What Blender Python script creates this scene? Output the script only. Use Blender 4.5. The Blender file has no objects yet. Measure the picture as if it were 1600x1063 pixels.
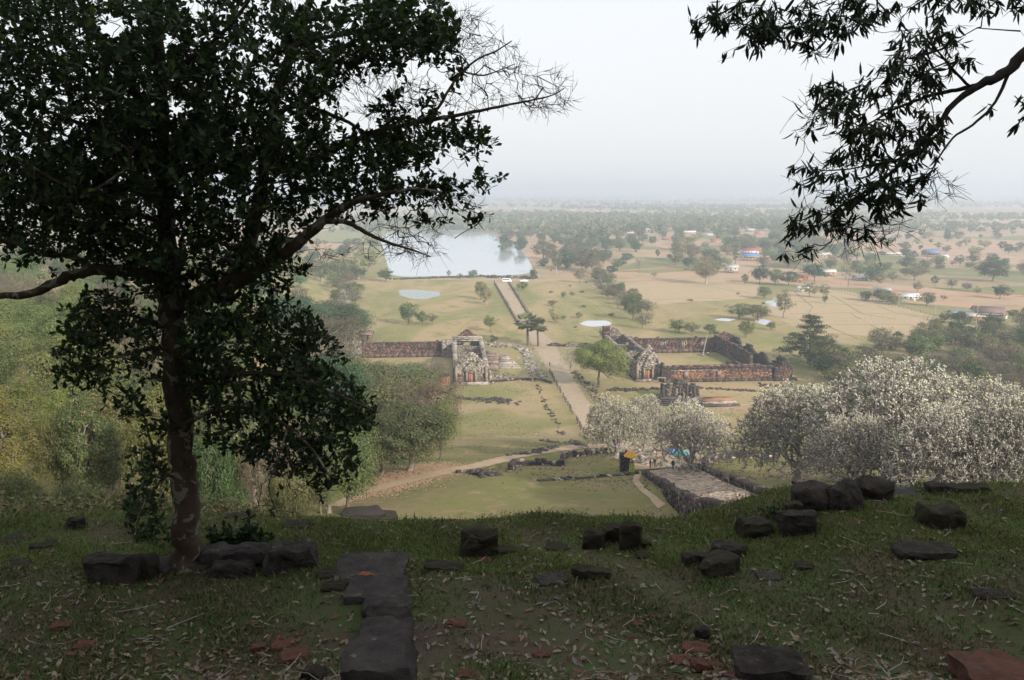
import bpy, math, random
import numpy as np
from mathutils import Vector, Matrix

SC = bpy.context.scene
COL = SC.collection
R = math.radians
rng = np.random.default_rng(7)
random.seed(7)

# ---------------------------------------------------------------- camera
F = 1225.0                       # focal length in photo pixels (1600 wide)
PITCH = R(10.84)
HAZE = 0.00036
CAMZ = 75.0
cam_d = bpy.data.cameras.new('camera')
cam = bpy.data.objects.new('camera', cam_d); COL.objects.link(cam)
cam.location = (0, 0, CAMZ)
cam.rotation_euler = (R(90) - PITCH, 0, 0)
cam_d.sensor_width = 36.0
cam_d.lens = 36.0 * F / 1600.0
cam_d.clip_start = 0.1; cam_d.clip_end = 60000
SC.camera = cam

# ---------------------------------------------------------------- light
SUN_EL, SUN_AZ = R(25), R(137)            # azimuth clockwise from +Y (the view direction)
world = bpy.data.worlds.new('World'); SC.world = world; world.use_nodes = True
wn = world.node_tree; wn.nodes.clear()
w_out = wn.nodes.new('ShaderNodeOutputWorld'); w_bg = wn.nodes.new('ShaderNodeBackground')
w_sky = wn.nodes.new('ShaderNodeTexSky'); w_sky.sky_type = 'NISHITA'; w_sky.sun_disc = False
w_sky.sun_elevation = SUN_EL; w_sky.sun_rotation = SUN_AZ
w_sky.dust_density = 6.0; w_sky.air_density = 1.0; w_sky.ozone_density = 1.0
w_mix = wn.nodes.new('ShaderNodeMix'); w_mix.data_type = 'RGBA'
w_mix.inputs[0].default_value = 0.74
w_mix.inputs[7].default_value = (7.7, 7.75, 7.85, 1)      # milky dry-season overcast veil
wn.links.new(w_sky.outputs[0], w_mix.inputs[6])
wn.links.new(w_mix.outputs[2], w_bg.inputs[0])
w_bg.inputs[1].default_value = 0.13
wn.links.new(w_bg.outputs[0], w_out.inputs[0])

sun_d = bpy.data.lights.new('sun', 'SUN'); sun = bpy.data.objects.new('sun', sun_d); COL.objects.link(sun)
sun_d.energy = 4.9; sun_d.angle = R(1.5); sun_d.color = (1.0, 0.92, 0.81)
sd = Vector((math.sin(SUN_AZ) * math.cos(SUN_EL), math.cos(SUN_AZ) * math.cos(SUN_EL), math.sin(SUN_EL)))
sun.rotation_euler = sd.to_track_quat('Z', 'Y').to_euler()
sun.location = (60, -60, 200)

SC.render.engine = 'CYCLES'
SC.view_settings.view_transform = 'Standard'; SC.view_settings.look = 'None'
SC.view_settings.exposure = 0.27; SC.view_settings.gamma = 1.0
SC.view_settings.use_curve_mapping = False
SC.cycles.max_bounces = 6; SC.cycles.diffuse_bounces = 3; SC.cycles.glossy_bounces = 2
SC.cycles.transmission_bounces = 3; SC.cycles.volume_bounces = 1; SC.cycles.transparent_max_bounces = 8
SC.cycles.use_denoising = True
SC.cycles.volume_step_rate = 1.0

# ---------------------------------------------------------------- ground height
def ss(t):
    t = np.clip(t, 0, 1); return t * t * (3 - 2 * t)

_ty = np.arange(-400, 400, 0.25)
def _table(pts, wnear, wfar):
    a = np.array(pts, float)
    v = np.interp(_ty, a[:, 0], a[:, 1])
    def sm(v, w):
        k = max(1, int(w / 0.25)); return np.convolve(np.pad(v, k, mode='edge'), np.ones(2*k+1)/(2*k+1), 'valid')
    n, f = sm(v, wnear), sm(v, wfar)
    w = ss((_ty - 16) / 20)
    return n * (1 - w) + f * w
_behind = [(-400, -30), (-60, -30), (-27, -28), (-20, -22), (-8, 0.8), (-4, 1.7), (0.6, 1.75), (2, 2.4), (6.15, 4.2)]  # unseen hillside behind the camera, ridge height set to shade the hilltop
_PC = _table(_behind + [(11.5, 4.98), (12.4, 5.6), (16, 8.6), (22, 14), (40, 24), (70, 36), (96, 41.4), (130, 48), (235, 75), (400, 75)], .5, 5)
_PR = _table(_behind + [(11.8, 4.55), (13, 5.3), (16, 7.5), (25, 13), (50, 23.5), (70, 28.9), (88, 34.1), (105, 40.2), (130, 47.6), (235, 75), (400, 75)], .5, 3)
_PL = _table(_behind + [(11.5, 5.0), (18, 7.9), (25, 10.9), (30, 13.6), (40, 19.5), (60, 29), (100, 42), (235, 75), (400, 75)], .5, 5)

def h(x, y):
    """ground height in metres (the plain lies at 0, the camera at 75)"""
    x = np.asarray(x, float); y = np.asarray(y, float)
    c = np.interp(y, _ty, _PC); r = np.interp(y, _ty, _PR); l = np.interp(y, _ty, _PL)
    wl = ss((-x - 0.10*np.abs(y) - 0.5) / (3 + 0.12*np.abs(y)))
    wr = ss((x - 0.16*np.abs(y) - 0.4) / (1.5 + 0.09*np.abs(y)))
    d = c + (l - c) * wl + (r - c) * wr
    z = CAMZ - d
    near = ss((y + 6) / 4) * (1 - ss((y - 30) / 30))
    z = z + near * (0.035*np.sin(x*1.7+0.6*y) + 0.03*np.sin(y*2.3-x*0.8+1) + 0.02*np.sin(x*4.1+y*3.3))
    mid = ss((y - 60) / 40) * (1 - ss((y - 215) / 20))
    z = z + mid * (0.35*np.sin(x*0.11+y*0.07) + 0.25*np.sin(x*0.23-y*0.16+2))
    xs = np.interp(y, [60, 100, 235, 390, 700], [-15, -22, -47, -80, -135])
    A = np.interp(y, [45, 100, 200, 300, 500, 700, 900], [0, 15, 32, 35, 25, 12, 0])
    t = (xs - x) / (40 + 0.1*np.abs(y))
    b = A * ss(t)
    z = z + b * (1 + 0.08*np.sin(x*0.07) * np.sin(y*0.05))
    ybk = ss((-y - 14) / 10)
    z = z + ybk * (1.8*np.sin(x*0.21+1) + 1.2*np.sin(x*0.53+y*0.2))
    return z

cp, sp = math.cos(PITCH), math.sin(PITCH)
def ray(px, py):
    dx = (px - 800) / F; dy = -(py - 531.5) / F
    return np.array((dx, cp + dy*sp, -sp + dy*cp))
def at(px, py, y):
    """the world point seen at a photo pixel, y metres out"""
    d = ray(px, py); t = y / d[1]
    return Vector((d[0]*t, y, CAMZ + d[2]*t))
_ys = np.concatenate([np.arange(2.5, 30, 0.05), np.arange(30, 420, 0.4), np.geomspace(420, 20000, 3000)])
def G(px, py, off=0.0, ymin=0.0):
    """where the ray of a photo pixel meets the ground (raised by off)"""
    d = ray(px, py); t = _ys / d[1]
    X = d[0]*t; Z = CAMZ + d[2]*t
    hit = np.nonzero((Z <= h(X, _ys) + off) & (_ys > ymin))[0]
    if len(hit) == 0: i = len(_ys) - 1
    else: i = hit[0]
    if i == 0 or len(hit) == 0: f = 1.0; j = i
    else:
        j = i - 1
        a = Z[j] - h(X[j], _ys[j]) - off; b = Z[i] - h(X[i], _ys[i]) - off
        f = a / (a - b + 1e-12)
    y = _ys[j] + (_ys[i] - _ys[j]) * f; x = d[0]*y/d[1]
    return Vector((float(x), float(y), float(h(x, y))))
def mpp(y):
    """metres per photo pixel at y metres out"""
    return y / F * 1.02

# ---------------------------------------------------------------- nodes and materials
def nt(m):
    m.use_nodes = True; m.node_tree.nodes.clear(); return m.node_tree
class NB:
    def __init__(s, name):
        s.m = bpy.data.materials.new(name); s.t = nt(s.m)
        s.o = s.n('ShaderNodeOutputMaterial')
        s.geo = s.n('ShaderNodeNewGeometry'); s.tc = s.n('ShaderNodeTexCoord')
    def n(s, typ): return s.t.nodes.new(typ)
    def l(s, a, b): s.t.links.new(a, b)
    def noise(s, scale, detail=4, rough=.55, vec=None, dist=0.0):
        n = s.n('ShaderNodeTexNoise'); n.inputs['Scale'].default_value = scale
        n.inputs['Detail'].default_value = detail; n.inputs['Roughness'].default_value = rough
        n.inputs['Distortion'].default_value = dist
        s.l(vec if vec is not None else s.geo.outputs['Position'], n.inputs['Vector']); return n.outputs[0]
    def mr(s, v, a, b, c=0.0, d=1.0):
        n = s.n('ShaderNodeMapRange'); s.l(v, n.inputs[0])
        for i, q in enumerate((a, b, c, d)): n.inputs[i+1].default_value = q
        return n.outputs[0]
    def mix(s, f, a, b):
        n = s.n('ShaderNodeMix'); n.data_type = 'RGBA'
        for idx, v in ((0, f), (6, a), (7, b)):
            if isinstance(v, (int, float)): n.inputs[idx].default_value = v
            elif isinstance(v, tuple): n.inputs[idx].default_value = (*v, 1)
            else: s.l(v, n.inputs[idx])
        return n.outputs[2]
    def math(s, op, a, b=0.0):
        n = s.n('ShaderNodeMath'); n.operation = op
        for i, v in enumerate((a, b)):
            if isinstance(v, (int, float)): n.inputs[i].default_value = v
            else: s.l(v, n.inputs[i])
        return n.outputs[0]
    def pbsdf(s, col, rough=.9, bump=None, bstr=.3, bdist=.05, spec=.2):
        p = s.n('ShaderNodeBsdfPrincipled')
        if isinstance(col, tuple): p.inputs['Base Color'].default_value = (*col, 1)
        else: s.l(col, p.inputs['Base Color'])
        if isinstance(rough, (int, float)): p.inputs['Roughness'].default_value = rough
        else: s.l(rough, p.inputs['Roughness'])
        p.inputs['Specular IOR Level'].default_value = spec
        if bump is not None:
            b = s.n('ShaderNodeBump'); b.inputs['Strength'].default_value = bstr; b.inputs['Distance'].default_value = bdist
            s.l(bump, b.inputs['Height']); s.l(b.outputs[0], p.inputs['Normal'])
        return p
    def out(s, sh): s.l(sh, s.o.inputs[0]); return s.m

def rough_mat(name, c1, c2, scale=2.0, rough=.9, bstr=.4, bdist=.03, island=0.0, c3=None, s3=.5, t3=(.55, .65), spec=.2):
    b = NB(name); v = b.tc.outputs['Object']
    f = b.mr(b.noise(scale, 6, .65, v), .35, .65)
    c = b.mix(f, c1, c2)
    if c3: c = b.mix(b.mr(b.noise(scale*s3, 5, .6, v), *t3), c, c3)
    if island:
        hs = b.n('ShaderNodeHueSaturation'); b.l(c, hs.inputs['Color'])
        b.l(b.mr(b.geo.outputs['Random Per Island'], 0, 1, 1-island, 1+island), hs.inputs['Value']); c = hs.outputs[0]
    return b.out(b.pbsdf(c, rough, b.noise(scale*3, 8, .7, v), bstr, bdist, spec).outputs[0])

def leaf_mat(name, c1, c2, c3=None, f3=.93, trans=.22, rough=.55, objvar=.25, spec=.3):
    b = NB(name)
    r = b.geo.outputs['Random Per Island']
    c = b.mix(r, c1, c2)
    if c3:
        w = b.n('ShaderNodeTexWhiteNoise'); w.noise_dimensions = '1D'; b.l(r, w.inputs['W'])
        c = b.mix(b.math('GREATER_THAN', w.outputs['Value'], f3), c, c3)
    if objvar:
        oi = b.n('ShaderNodeObjectInfo'); hs = b.n('ShaderNodeHueSaturation'); b.l(c, hs.inputs['Color'])
        b.l(b.mr(oi.outputs['Random'], 0, 1, 1-objvar, 1+objvar), hs.inputs['Value'])
        w2 = b.n('ShaderNodeTexWhiteNoise'); w2.noise_dimensions = '1D'; b.l(oi.outputs['Random'], w2.inputs['W'])
        b.l(b.mr(w2.outputs['Value'], 0, 1, .5-.05*objvar/.25, .5+.035*objvar/.25), hs.inputs['Hue'])
        c = hs.outputs[0]
    p = b.pbsdf(c, rough, spec=spec)
    t = b.n('ShaderNodeBsdfTranslucent'); b.l(c, t.inputs[0])
    m = b.n('ShaderNodeMixShader'); m.inputs[0].default_value = trans
    b.l(p.outputs[0], m.inputs[1]); b.l(t.outputs[0], m.inputs[2])
    return b.out(m.outputs[0])

def plain(name, c, rough=.7, spec=.3, var=.12, scale=3.0):
    c2 = tuple(x*(1-var*2.2) for x in c)
    return rough_mat(name, c, c2, scale, rough, .15, .01, spec=spec)

# ---------------------------------------------------------------- mesh builder
class MB:
    def __init__(s): s.v = []; s.f = []; s.mi = []; s.n = 0
    def add(s, v, f, mi=0):
        v = np.asarray(v, float).reshape(-1, 3); f = np.asarray(f, np.int64)
        s.v.append(v); s.f.append(f + s.n); s.mi.append(np.full(len(f), mi, np.int32)); s.n += len(v)
    def box(s, c, size, rot=None, mi=0, jit=0.0):
        q = np.array([(x, y, z) for x in (-.5, .5) for y in (-.5, .5) for z in (-.5, .5)], float)
        if jit: q = q + rng.uniform(-jit, jit, q.shape)
        q = q * np.array(size)
        if rot is not None:
            m = np.array(Matrix.Rotation(rot, 3, 'Z')) if isinstance(rot, (int, float)) else np.array(rot)
            q = q @ m.T
        s.add(q + np.array(c), [(0,1,3,2),(4,6,7,5),(0,4,5,1),(2,3,7,6),(0,2,6,4),(1,5,7,3)], mi)
    def tube(s, pts, rad, n=6, mi=0, cap=True):
        pts = np.asarray(pts, float); k = len(pts); rad = np.broadcast_to(np.asarray(rad, float), (k,))
        tg = np.gradient(pts, axis=0); tg /= np.linalg.norm(tg, axis=1)[:, None] + 1e-12
        ref = np.array((0, 0, 1.0)) if abs(tg[0][2]) < .9 else np.array((1.0, 0, 0))
        a = np.cross(tg[0], ref); a /= np.linalg.norm(a)
        th = np.arange(n) * 2*math.pi/n; V = []
        for i in range(k):
            a = a - tg[i]*np.dot(a, tg[i]); a /= np.linalg.norm(a) + 1e-12
            b = np.cross(tg[i], a)
            V.append(pts[i] + rad[i]*(np.cos(th)[:, None]*a + np.sin(th)[:, None]*b))
        V = np.concatenate(V)
        Fc = [(i*n+j, i*n+(j+1) % n, (i+1)*n+(j+1) % n, (i+1)*n+j) for i in range(k-1) for j in range(n)]
        s.add(V, Fc, mi)
        if cap: s.add(np.concatenate([V[-n:], [pts[-1]]]), [(q, (q+1) % n, n) for q in range(n)], mi)
    def segs(s, A, B, ra, rb, n=3, mi=0):
        """many thin twigs at once"""
        A, B = np.asarray(A, float), np.asarray(B, float); k = len(A)
        if not k: return
        d = B - A; L = np.linalg.norm(d, axis=1)[:, None] + 1e-9; d = d / L
        ref = np.where(np.abs(d[:, 2:3]) < .9, np.array([[0, 0, 1.]]), np.array([[1., 0, 0]]))
        a = np.cross(d, ref); a /= np.linalg.norm(a, axis=1)[:, None]; b = np.cross(d, a)
        V = np.zeros((k, 2*n, 3)); ra = np.broadcast_to(ra, (k,)); rb = np.broadcast_to(rb, (k,))
        for j in range(n):
            t = 2*math.pi*j/n; o = math.cos(t)*a + math.sin(t)*b
            V[:, j] = A + o*ra[:, None]; V[:, n+j] = B + o*rb[:, None]
        base = (np.arange(k)*2*n)[:, None, None]
        fs = np.array([(j, (j+1) % n, n+(j+1) % n, n+j) for j in range(n)])[None]
        s.add(V.reshape(-1, 3), (base + fs).reshape(-1, 4), mi)
    def mesh(s, name, mats, smooth=False):
        me = bpy.data.meshes.new(name)
        V = np.concatenate(s.v) if s.v else np.zeros((0, 3))
        fl = [f for f in s.f if len(f)]; ml = [m for m, f in zip(s.mi, s.f) if len(f)]
        sizes = np.concatenate([np.full(len(f), f.shape[1], np.int32) for f in fl]) if fl else np.zeros(0, np.int32)
        loops = np.concatenate([f.reshape(-1) for f in fl]).astype(np.int32) if fl else np.zeros(0, np.int32)
        me.vertices.add(len(V)); me.vertices.foreach_set('co', V.reshape(-1).astype(np.float32))
        me.loops.add(len(loops)); me.loops.foreach_set('vertex_index', loops)
        me.polygons.add(len(sizes)); st = np.concatenate([[0], np.cumsum(sizes)[:-1]]).astype(np.int32) if len(sizes) else sizes
        me.polygons.foreach_set('loop_start', st)
        me.polygons.foreach_set('material_index', np.concatenate(ml) if ml else np.zeros(0, np.int32))
        if smooth: me.polygons.foreach_set('use_smooth', np.ones(len(sizes), bool))
        for m in (mats if isinstance(mats, (list, tuple)) else [mats]): me.materials.append(m)
        me.update(calc_edges=True); me.validate()
        return me

def link(name, me, parent=None, loc=None, rz=None, scale=None):
    o = bpy.data.objects.new(name, me); COL.objects.link(o)
    if parent is not None: o.parent = parent
    if loc is not None: o.location = loc
    if rz is not None: o.rotation_euler = (0, 0, rz)
    if scale is not None: o.scale = scale if hasattr(scale, '__len__') else (scale,)*3
    return o
def tag(o, label=None, cat=None, group=None, kind=None):
    if label: o['label'] = label
    if cat: o['category'] = cat
    if group: o['group'] = group
    if kind: o['kind'] = kind
    return o
def thing(name, loc, label, cat, group=None, rz=0, scale=1):
    return tag(link(name, None, None, loc, rz, scale), label, cat, group)

# ---------------------------------------------------------------- ground materials
def ground_material():
    b = NB('ground'); P = b.geo.outputs['Position']
    sx = b.n('ShaderNodeSeparateXYZ'); b.l(P, sx.inputs[0]); Y = sx.outputs['Y']; X = sx.outputs['X']
    n1 = b.noise(.008, 5); n2 = b.noise(.05, 6, .65); n3 = b.noise(.45, 6, .65); n4 = b.noise(6, 6, .7)
    # hilltop soil under the grass
    near = b.mix(b.mr(b.noise(1.1, 6, .6), .42, .6), (.070, .056, .040), (.050, .070, .024))
    near = b.mix(b.mr(b.noise(9, 5, .7), .5, .75), near, (.065, .050, .036))
    # grassy slope down to the temple terraces
    slope = b.mix(b.mr(n2, .38, .62), (.145, .15, .05), (.215, .165, .09))
    slope = b.mix(b.mr(n3, .5, .72), slope, (.13, .14, .045))
    slope = b.mix(b.mr(b.noise(.22, 8, .75), .54, .66), slope, (.27, .19, .12))
    slope = b.mix(b.mr(b.noise(.7, 8, .8), .56, .66), slope, (.09, .10, .032))
    slope = b.mix(b.mr(b.noise(.9, 5, .7), .62, .75), slope, (.17, .125, .075))
    # dry lawns of the plain
    sv = b.n('ShaderNodeVectorMath'); sv.operation = 'MULTIPLY'; sv.inputs[1].default_value = (1, .45, 1); b.l(P, sv.inputs[0])
    lawn = b.mix(b.mr(b.noise(.022, 6, .6, sv.outputs[0], 1.0), .42, .58), (.185, .185, .07), (.35, .265, .145))
    lawn = b.mix(b.mr(b.noise(.10, 6, .7, sv.outputs[0]), .55, .75), lawn, (.32, .235, .135))
    lawn = b.mix(b.mr(n3, .35, .75, 0, .5), lawn, (.24, .21, .10))
    lawn = b.mix(b.mr(b.noise(.06, 8, .78), .54, .62, 0, .7), lawn, (.15, .155, .055))
    lawn = b.mix(b.mr(b.noise(.9, 8, .8), .58, .66, 0, .6), lawn, (.14, .13, .06))
    # farmland further out
    dn = b.n('ShaderNodeVectorMath'); dn.operation = 'ADD'
    nz = b.n('ShaderNodeTexNoise'); nz.inputs['Scale'].default_value = .004; b.l(P, nz.inputs['Vector'])
    ml = b.n('ShaderNodeVectorMath'); ml.operation = 'SCALE'; ml.inputs['Scale'].default_value = 120; b.l(nz.outputs['Color'], ml.inputs[0])
    b.l(P, dn.inputs[0]); b.l(ml.outputs[0], dn.inputs[1])
    vo = b.n('ShaderNodeTexVoronoi'); vo.inputs['Scale'].default_value = .009; b.l(dn.outputs[0], vo.inputs['Vector'])
    sc = b.n('ShaderNodeSeparateColor'); b.l(vo.outputs['Color'], sc.inputs[0])
    far = b.mix(sc.outputs[0], (.42, .28, .20), (.35, .26, .17))
    far = b.mix(b.mr(sc.outputs[1], .7, .72), far, (.17, .17, .075))
    far = b.mix(b.mr(b.noise(.03, 6, .7), .5, .7), far, (.27, .20, .115))
    far = b.mix(b.mr(b.noise(.0016, 6, .6), .56, .66), far, (.13, .14, .07))
    e = b.math('ADD', Y, b.mr(n2, 0, 1, -60, 60))
    eX = b.math('ADD', e, b.math('MULTIPLY', X, .9))
    c = b.mix(b.mr(Y, 30, 80), near, slope)
    c = b.mix(b.mr(e, 190, 290), c, lawn)
    c = b.mix(b.mr(eX, 600, 860), c, far)
    # bare trodden soil round the temple terraces
    tr = b.math('MULTIPLY', b.mr(b.noise(.035, 5, .6), .5, .62), b.math('MULTIPLY', b.mr(Y, 170, 230), b.mr(Y, 470, 380)))
    c = b.mix(b.math('MULTIPLY', tr, .7), c, (.34, .25, .16))
    bm = b.math('ADD', n4, b.math('MULTIPLY', n3, 2.0))
    return b.out(b.pbsdf(c, .95, bm, .5, .08, .1).outputs[0])
M_GROUND = ground_material()

# terrain: one sheet out to the horizon, finer near the camera
az = np.concatenate([np.linspace(-180, -44, 60)[:-1], np.linspace(-44, 44, 330), np.linspace(44, 180, 60)[1:-1]])
az = np.radians(az)
rr = np.concatenate([[0.0], np.arange(.6, 14, .09), np.geomspace(14, 420, 230)[0:], np.geomspace(430, 27000, 70)])
A, RR = np.meshgrid(az, rr)
X = RR*np.sin(A); Y = RR*np.cos(A)
Z = h(X, Y)
Z = np.where(Y < -400, CAMZ + 30, Z)
V = np.stack([X, Y, Z], -1).reshape(-1, 3); na = len(az); nr = len(rr)
i, j = np.meshgrid(np.arange(nr-1), np.arange(na), indexing='ij')
j2 = (j+1) % na
fc = np.stack([i*na+j, i*na+j2, (i+1)*na+j2, (i+1)*na+j], -1).reshape(-1, 4)
m = MB(); m.add(V, fc)
ground = tag(link('ground', m.mesh('ground', M_GROUND, True)), kind='structure')

def sheet(name, pts_l, pts_r, mat_, off=.05, n=14, sub=4, kind='structure', label=None):
    """a strip between two world polylines draped on the ground"""
    L, Rr = np.array(pts_l, float)[:, :2], np.array(pts_r, float)[:, :2]
    t = np.linspace(0, len(L)-1, (len(L)-1)*n+1)
    k = np.arange(len(L))
    Li = np.stack([np.interp(t, k, L[:, 0]), np.interp(t, k, L[:, 1])], -1)
    Ri = np.stack([np.interp(t, k, Rr[:, 0]), np.interp(t, k, Rr[:, 1])], -1)
    wob = rng.uniform(-.12, .12, (len(t), 1)); dlr = Ri - Li
    Li = Li + dlr*wob*.5; Ri = Ri - dlr*np.roll(wob, 3)*.5
    rows = []
    for q in np.linspace(0, 1, sub+1):
        p = Li*(1-q) + Ri*q; rows.append(np.column_stack([p, h(p[:, 0], p[:, 1]) + off]))
    V = np.concatenate(rows); T = len(t)
    fc = [(a*T+b_, a*T+b_+1, (a+1)*T+b_+1, (a+1)*T+b_) for a in range(sub) for b_ in range(T-1)]
    m = MB(); m.add(V, fc)
    return tag(link(name, m.mesh(name, mat_, True)), label, kind=kind)
def path_px(name, pts, mat_, off=.05, **k):
    """pts: (px, py, width in metres)"""
    W = [G(p[0], p[1]) for p in pts]; L = []; Rr = []
    for i_, w in enumerate(W):
        a_ = W[max(0, i_-1)]; b_ = W[min(len(W)-1, i_+1)]
        d = Vector((b_.x-a_.x, b_.y-a_.y)); d.normalize(); q = Vector((-d.y, d.x)) * pts[i_][2]/2
        L.append((w.x+q.x, w.y+q.y)); Rr.append((w.x-q.x, w.y-q.y))
    return sheet(name, L, Rr, mat_, off, **k)
# ---------------------------------------------------------------- paths, water
M_DIRT = rough_mat('trodden_dirt', (.40, .29, .19), (.33, .25, .17), .25, .95, .3, .05, c3=(.26, .22, .13), s3=.6, t3=(.55, .75))
M_RED = rough_mat('red_laterite_road', (.46, .22, .13), (.40, .23, .15), .15, .95, .2, .05)
M_CAUSE = rough_mat('causeway_gravel', (.38, .295, .21), (.31, .245, .18), .35, .95, .3, .05, c3=(.30, .26, .19), s3=.5)

E4 = R(4.58)
AXE = Vector((-math.sin(E4), math.cos(E4), 0)); AXR = Vector((math.cos(E4), math.sin(E4), 0))
ORG = Vector((19.0, 334.4, 0))
def W(u, v, z=0.0): return ORG + AXE*u + AXR*v + Vector((0, 0, z))

def strip_uv(name, pts, mat_, off, **k):
    """pts: (u, v_left, v_right) in the temple's own axes"""
    return sheet(name, [W(u, a)[:2] for u, a, b_ in pts], [W(u, b_)[:2] for u, a, b_ in pts], mat_, off, **k)
strip_uv('causeway', [(318, -8.4, 2.2), (200, -6.2, 2.4), (110, -5.4, 2.8), (78, -5, 3.6), (52, -5.2, 6), (20, -5, 5.4), (0, -4.6, 5), (-25, -3.9, 3.8), (-60, -3.6, 3.6), (-98, -3.6, 3.7)], M_CAUSE, .02, n=16, sub=6)
path_px('dirt_path', [(520, 792, 2.2), (560, 772, 2.4), (620, 756, 3), (680, 742, 3.2), (740, 730, 3.4), (800, 714, 4), (870, 702, 6), (930, 697, 8), (990, 694, 10), (1060, 694, 9), (1110, 702, 5)], M_DIRT, .10, n=20, sub=6)
path_px('terrace_floor', [(1005, 683, 12), (1020, 700, 16), (1040, 715, 18), (1050, 731, 16)], M_DIRT, .16, n=16, sub=8)
path_px('footpath', [(998, 738, 1.1), (993, 752, 1.1), (1003, 765, 1.0), (1020, 778, 1.0), (1035, 792, 1.0)], M_DIRT, .08, n=20, sub=2)
path_px('footpath', [(1190, 549, 1.3), (1222, 572, 1.3), (1240, 590, 1.4), (1238, 606, 1.4), (1215, 622, 1.4), (1130, 640, 1.6)], M_DIRT, .05, n=20, sub=2)
path_px('service_road', [(533, 481, 9), (540, 460, 9), (546, 440, 9)], rough_mat('grey_road', (.33, .30, .27), (.28, .26, .23), .2), .03)
path_px('dirt_road', [(500, 441, 10), (620, 437, 11), (700, 436, 12), (780, 437, 15), (850, 438, 12), (960, 438, 9), (1050, 436, 6)], M_DIRT, .035)
path_px('dirt_path', [(955, 424, 5), (1000, 421, 5), (1040, 419, 7), (1080, 420, 6)], M_RED, .03)
path_px('red_road', [(985, 375, 9), (1010, 380, 9), (1045, 388, 9)], M_RED, .03)
path_px('red_road', [(1290, 437, 9), (1330, 445, 9), (1390, 455, 9), (1440, 465, 9), (1500, 474, 8), (1560, 484, 8), (1640, 497, 8)], M_RED, .03)
path_px('red_road', [(1380, 452, 6), (1480, 461, 7), (1600, 462, 8)], M_RED, .028)

def water_mat(name, c, rough, weeds=0.0, bs=.06):
    b = NB(name); P = b.geo.outputs['Position']
    n = b.noise(.6, 3, .5, P)
    p = b.pbsdf(c, rough, n, bs, .1, .9); p.inputs['IOR'].default_value = 1.38
    if weeds:
        f = b.mr(b.noise(.25, 6, .75, P), .5, .62, 0, weeds)
        d = b.pbsdf((.30, .32, .27), .8); mx = b.n('ShaderNodeMixShader'); b.l(f, mx.inputs[0])
        b.l(p.outputs[0], mx.inputs[1]); b.l(d.outputs[0], mx.inputs[2]); return b.out(mx.outputs[0])
    return b.out(p.outputs[0])
M_LAKE = water_mat('lake_water', (.42, .46, .49), .10)
M_POND = water_mat('pond_water', (.45, .48, .50), .12)
M_WEED = water_mat('weedy_pond_water', (.22, .25, .24), .25, .95)

def poly_px(name, pts, mat_, off, kind='structure', smooth_it=3, label=None):
    P = np.array([G(*p)[:2] for p in pts])
    if len(P) < 9:
        P = np.stack([P, (P+np.roll(P, -1, 0))/2], 1).reshape(-1, 2); cc = P.mean(0); P = cc+(P-cc)*rng.uniform(.86, 1.14, (len(P), 1))
    for _ in range(smooth_it):
        Q = np.roll(P, -1, 0); P = np.stack([P*.75+Q*.25, P*.25+Q*.75], 1).reshape(-1, 2)
    c = P.mean(0); n = len(P)
    V = np.concatenate([[c], P, c+(P-c)*.5]); V = np.column_stack([V, np.full(len(V), off)])
    f3 = [(0, n+1+i, n+1+(i+1) % n) for i in range(n)]; f4 = [(1+i, 1+(i+1) % n, n+1+(i+1) % n, n+1+i) for i in range(n)]
    m = MB(); m.add(V, f3); m.add(np.zeros((0, 3)), np.zeros((0, 4))); m.f.append(np.array(f4)); m.mi.append(np.zeros(n, np.int32)); m.v.append(np.zeros((0, 3)))
    return tag(link(name, m.mesh(name, mat_)), label, kind=kind)
M_SHORE = rough_mat('shore_mud', (.24, .22, .11), (.19, .20, .08), .1)
poly_px('shore', [(592, 437), (700, 434.5), (842, 434), (826, 410), (806, 384), (778, 364), (650, 356), (540, 356), (470, 366), (478, 380), (560, 378), (594, 398), (600, 420)], M_SHORE, .04)
poly_px('lake_water', [(612, 434), (700, 431), (833, 431), (832, 415), (812, 388), (792, 372), (768, 365), (700, 361), (620, 361), (592, 367), (596, 384), (602, 402), (607, 420)], M_LAKE, .09)
poly_px('lake_water', [(484, 386), (480, 378), (478, 372), (490, 371), (500, 375), (494, 383)], M_LAKE, 5.6+.09) if False else None
poly_px('pond_water', [(618, 461), (626, 454), (655, 453), (690, 456), (692, 462), (672, 468), (640, 468)], M_WEED, .05)
poly_px('pond_water', [(906, 506), (915, 501), (945, 501), (956, 505), (950, 510), (925, 511)], M_POND, .05)
poly_px('pond_water', [(1116, 500), (1130, 497), (1150, 499), (1140, 503)], M_POND, .05)
poly_px('pond_water', [(1195, 472), (1210, 469), (1222, 474), (1215, 480), (1200, 478)], M_POND, .05)
poly_px('pond_water', [(1177, 502), (1192, 498), (1208, 503), (1195, 509)], M_POND, .05)
M_DRY = rough_mat('dry_paddy', (.38, .285, .185), (.35, .27, .165), .06, .95, .2, .1, c3=(.30, .26, .13), s3=3, t3=(.5, .7))
poly_px('paddy_field', [(1222, 452), (1320, 452), (1400, 478), (1480, 500), (1570, 520), (1640, 545), (1560, 542), (1420, 532), (1300, 522), (1222, 505), (1195, 480)], M_DRY, .012)
poly_px('paddy_field', [(930, 445), (1060, 437), (1190, 444), (1200, 458), (1130, 470), (1020, 478), (985, 462)], M_DRY, .012)

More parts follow.
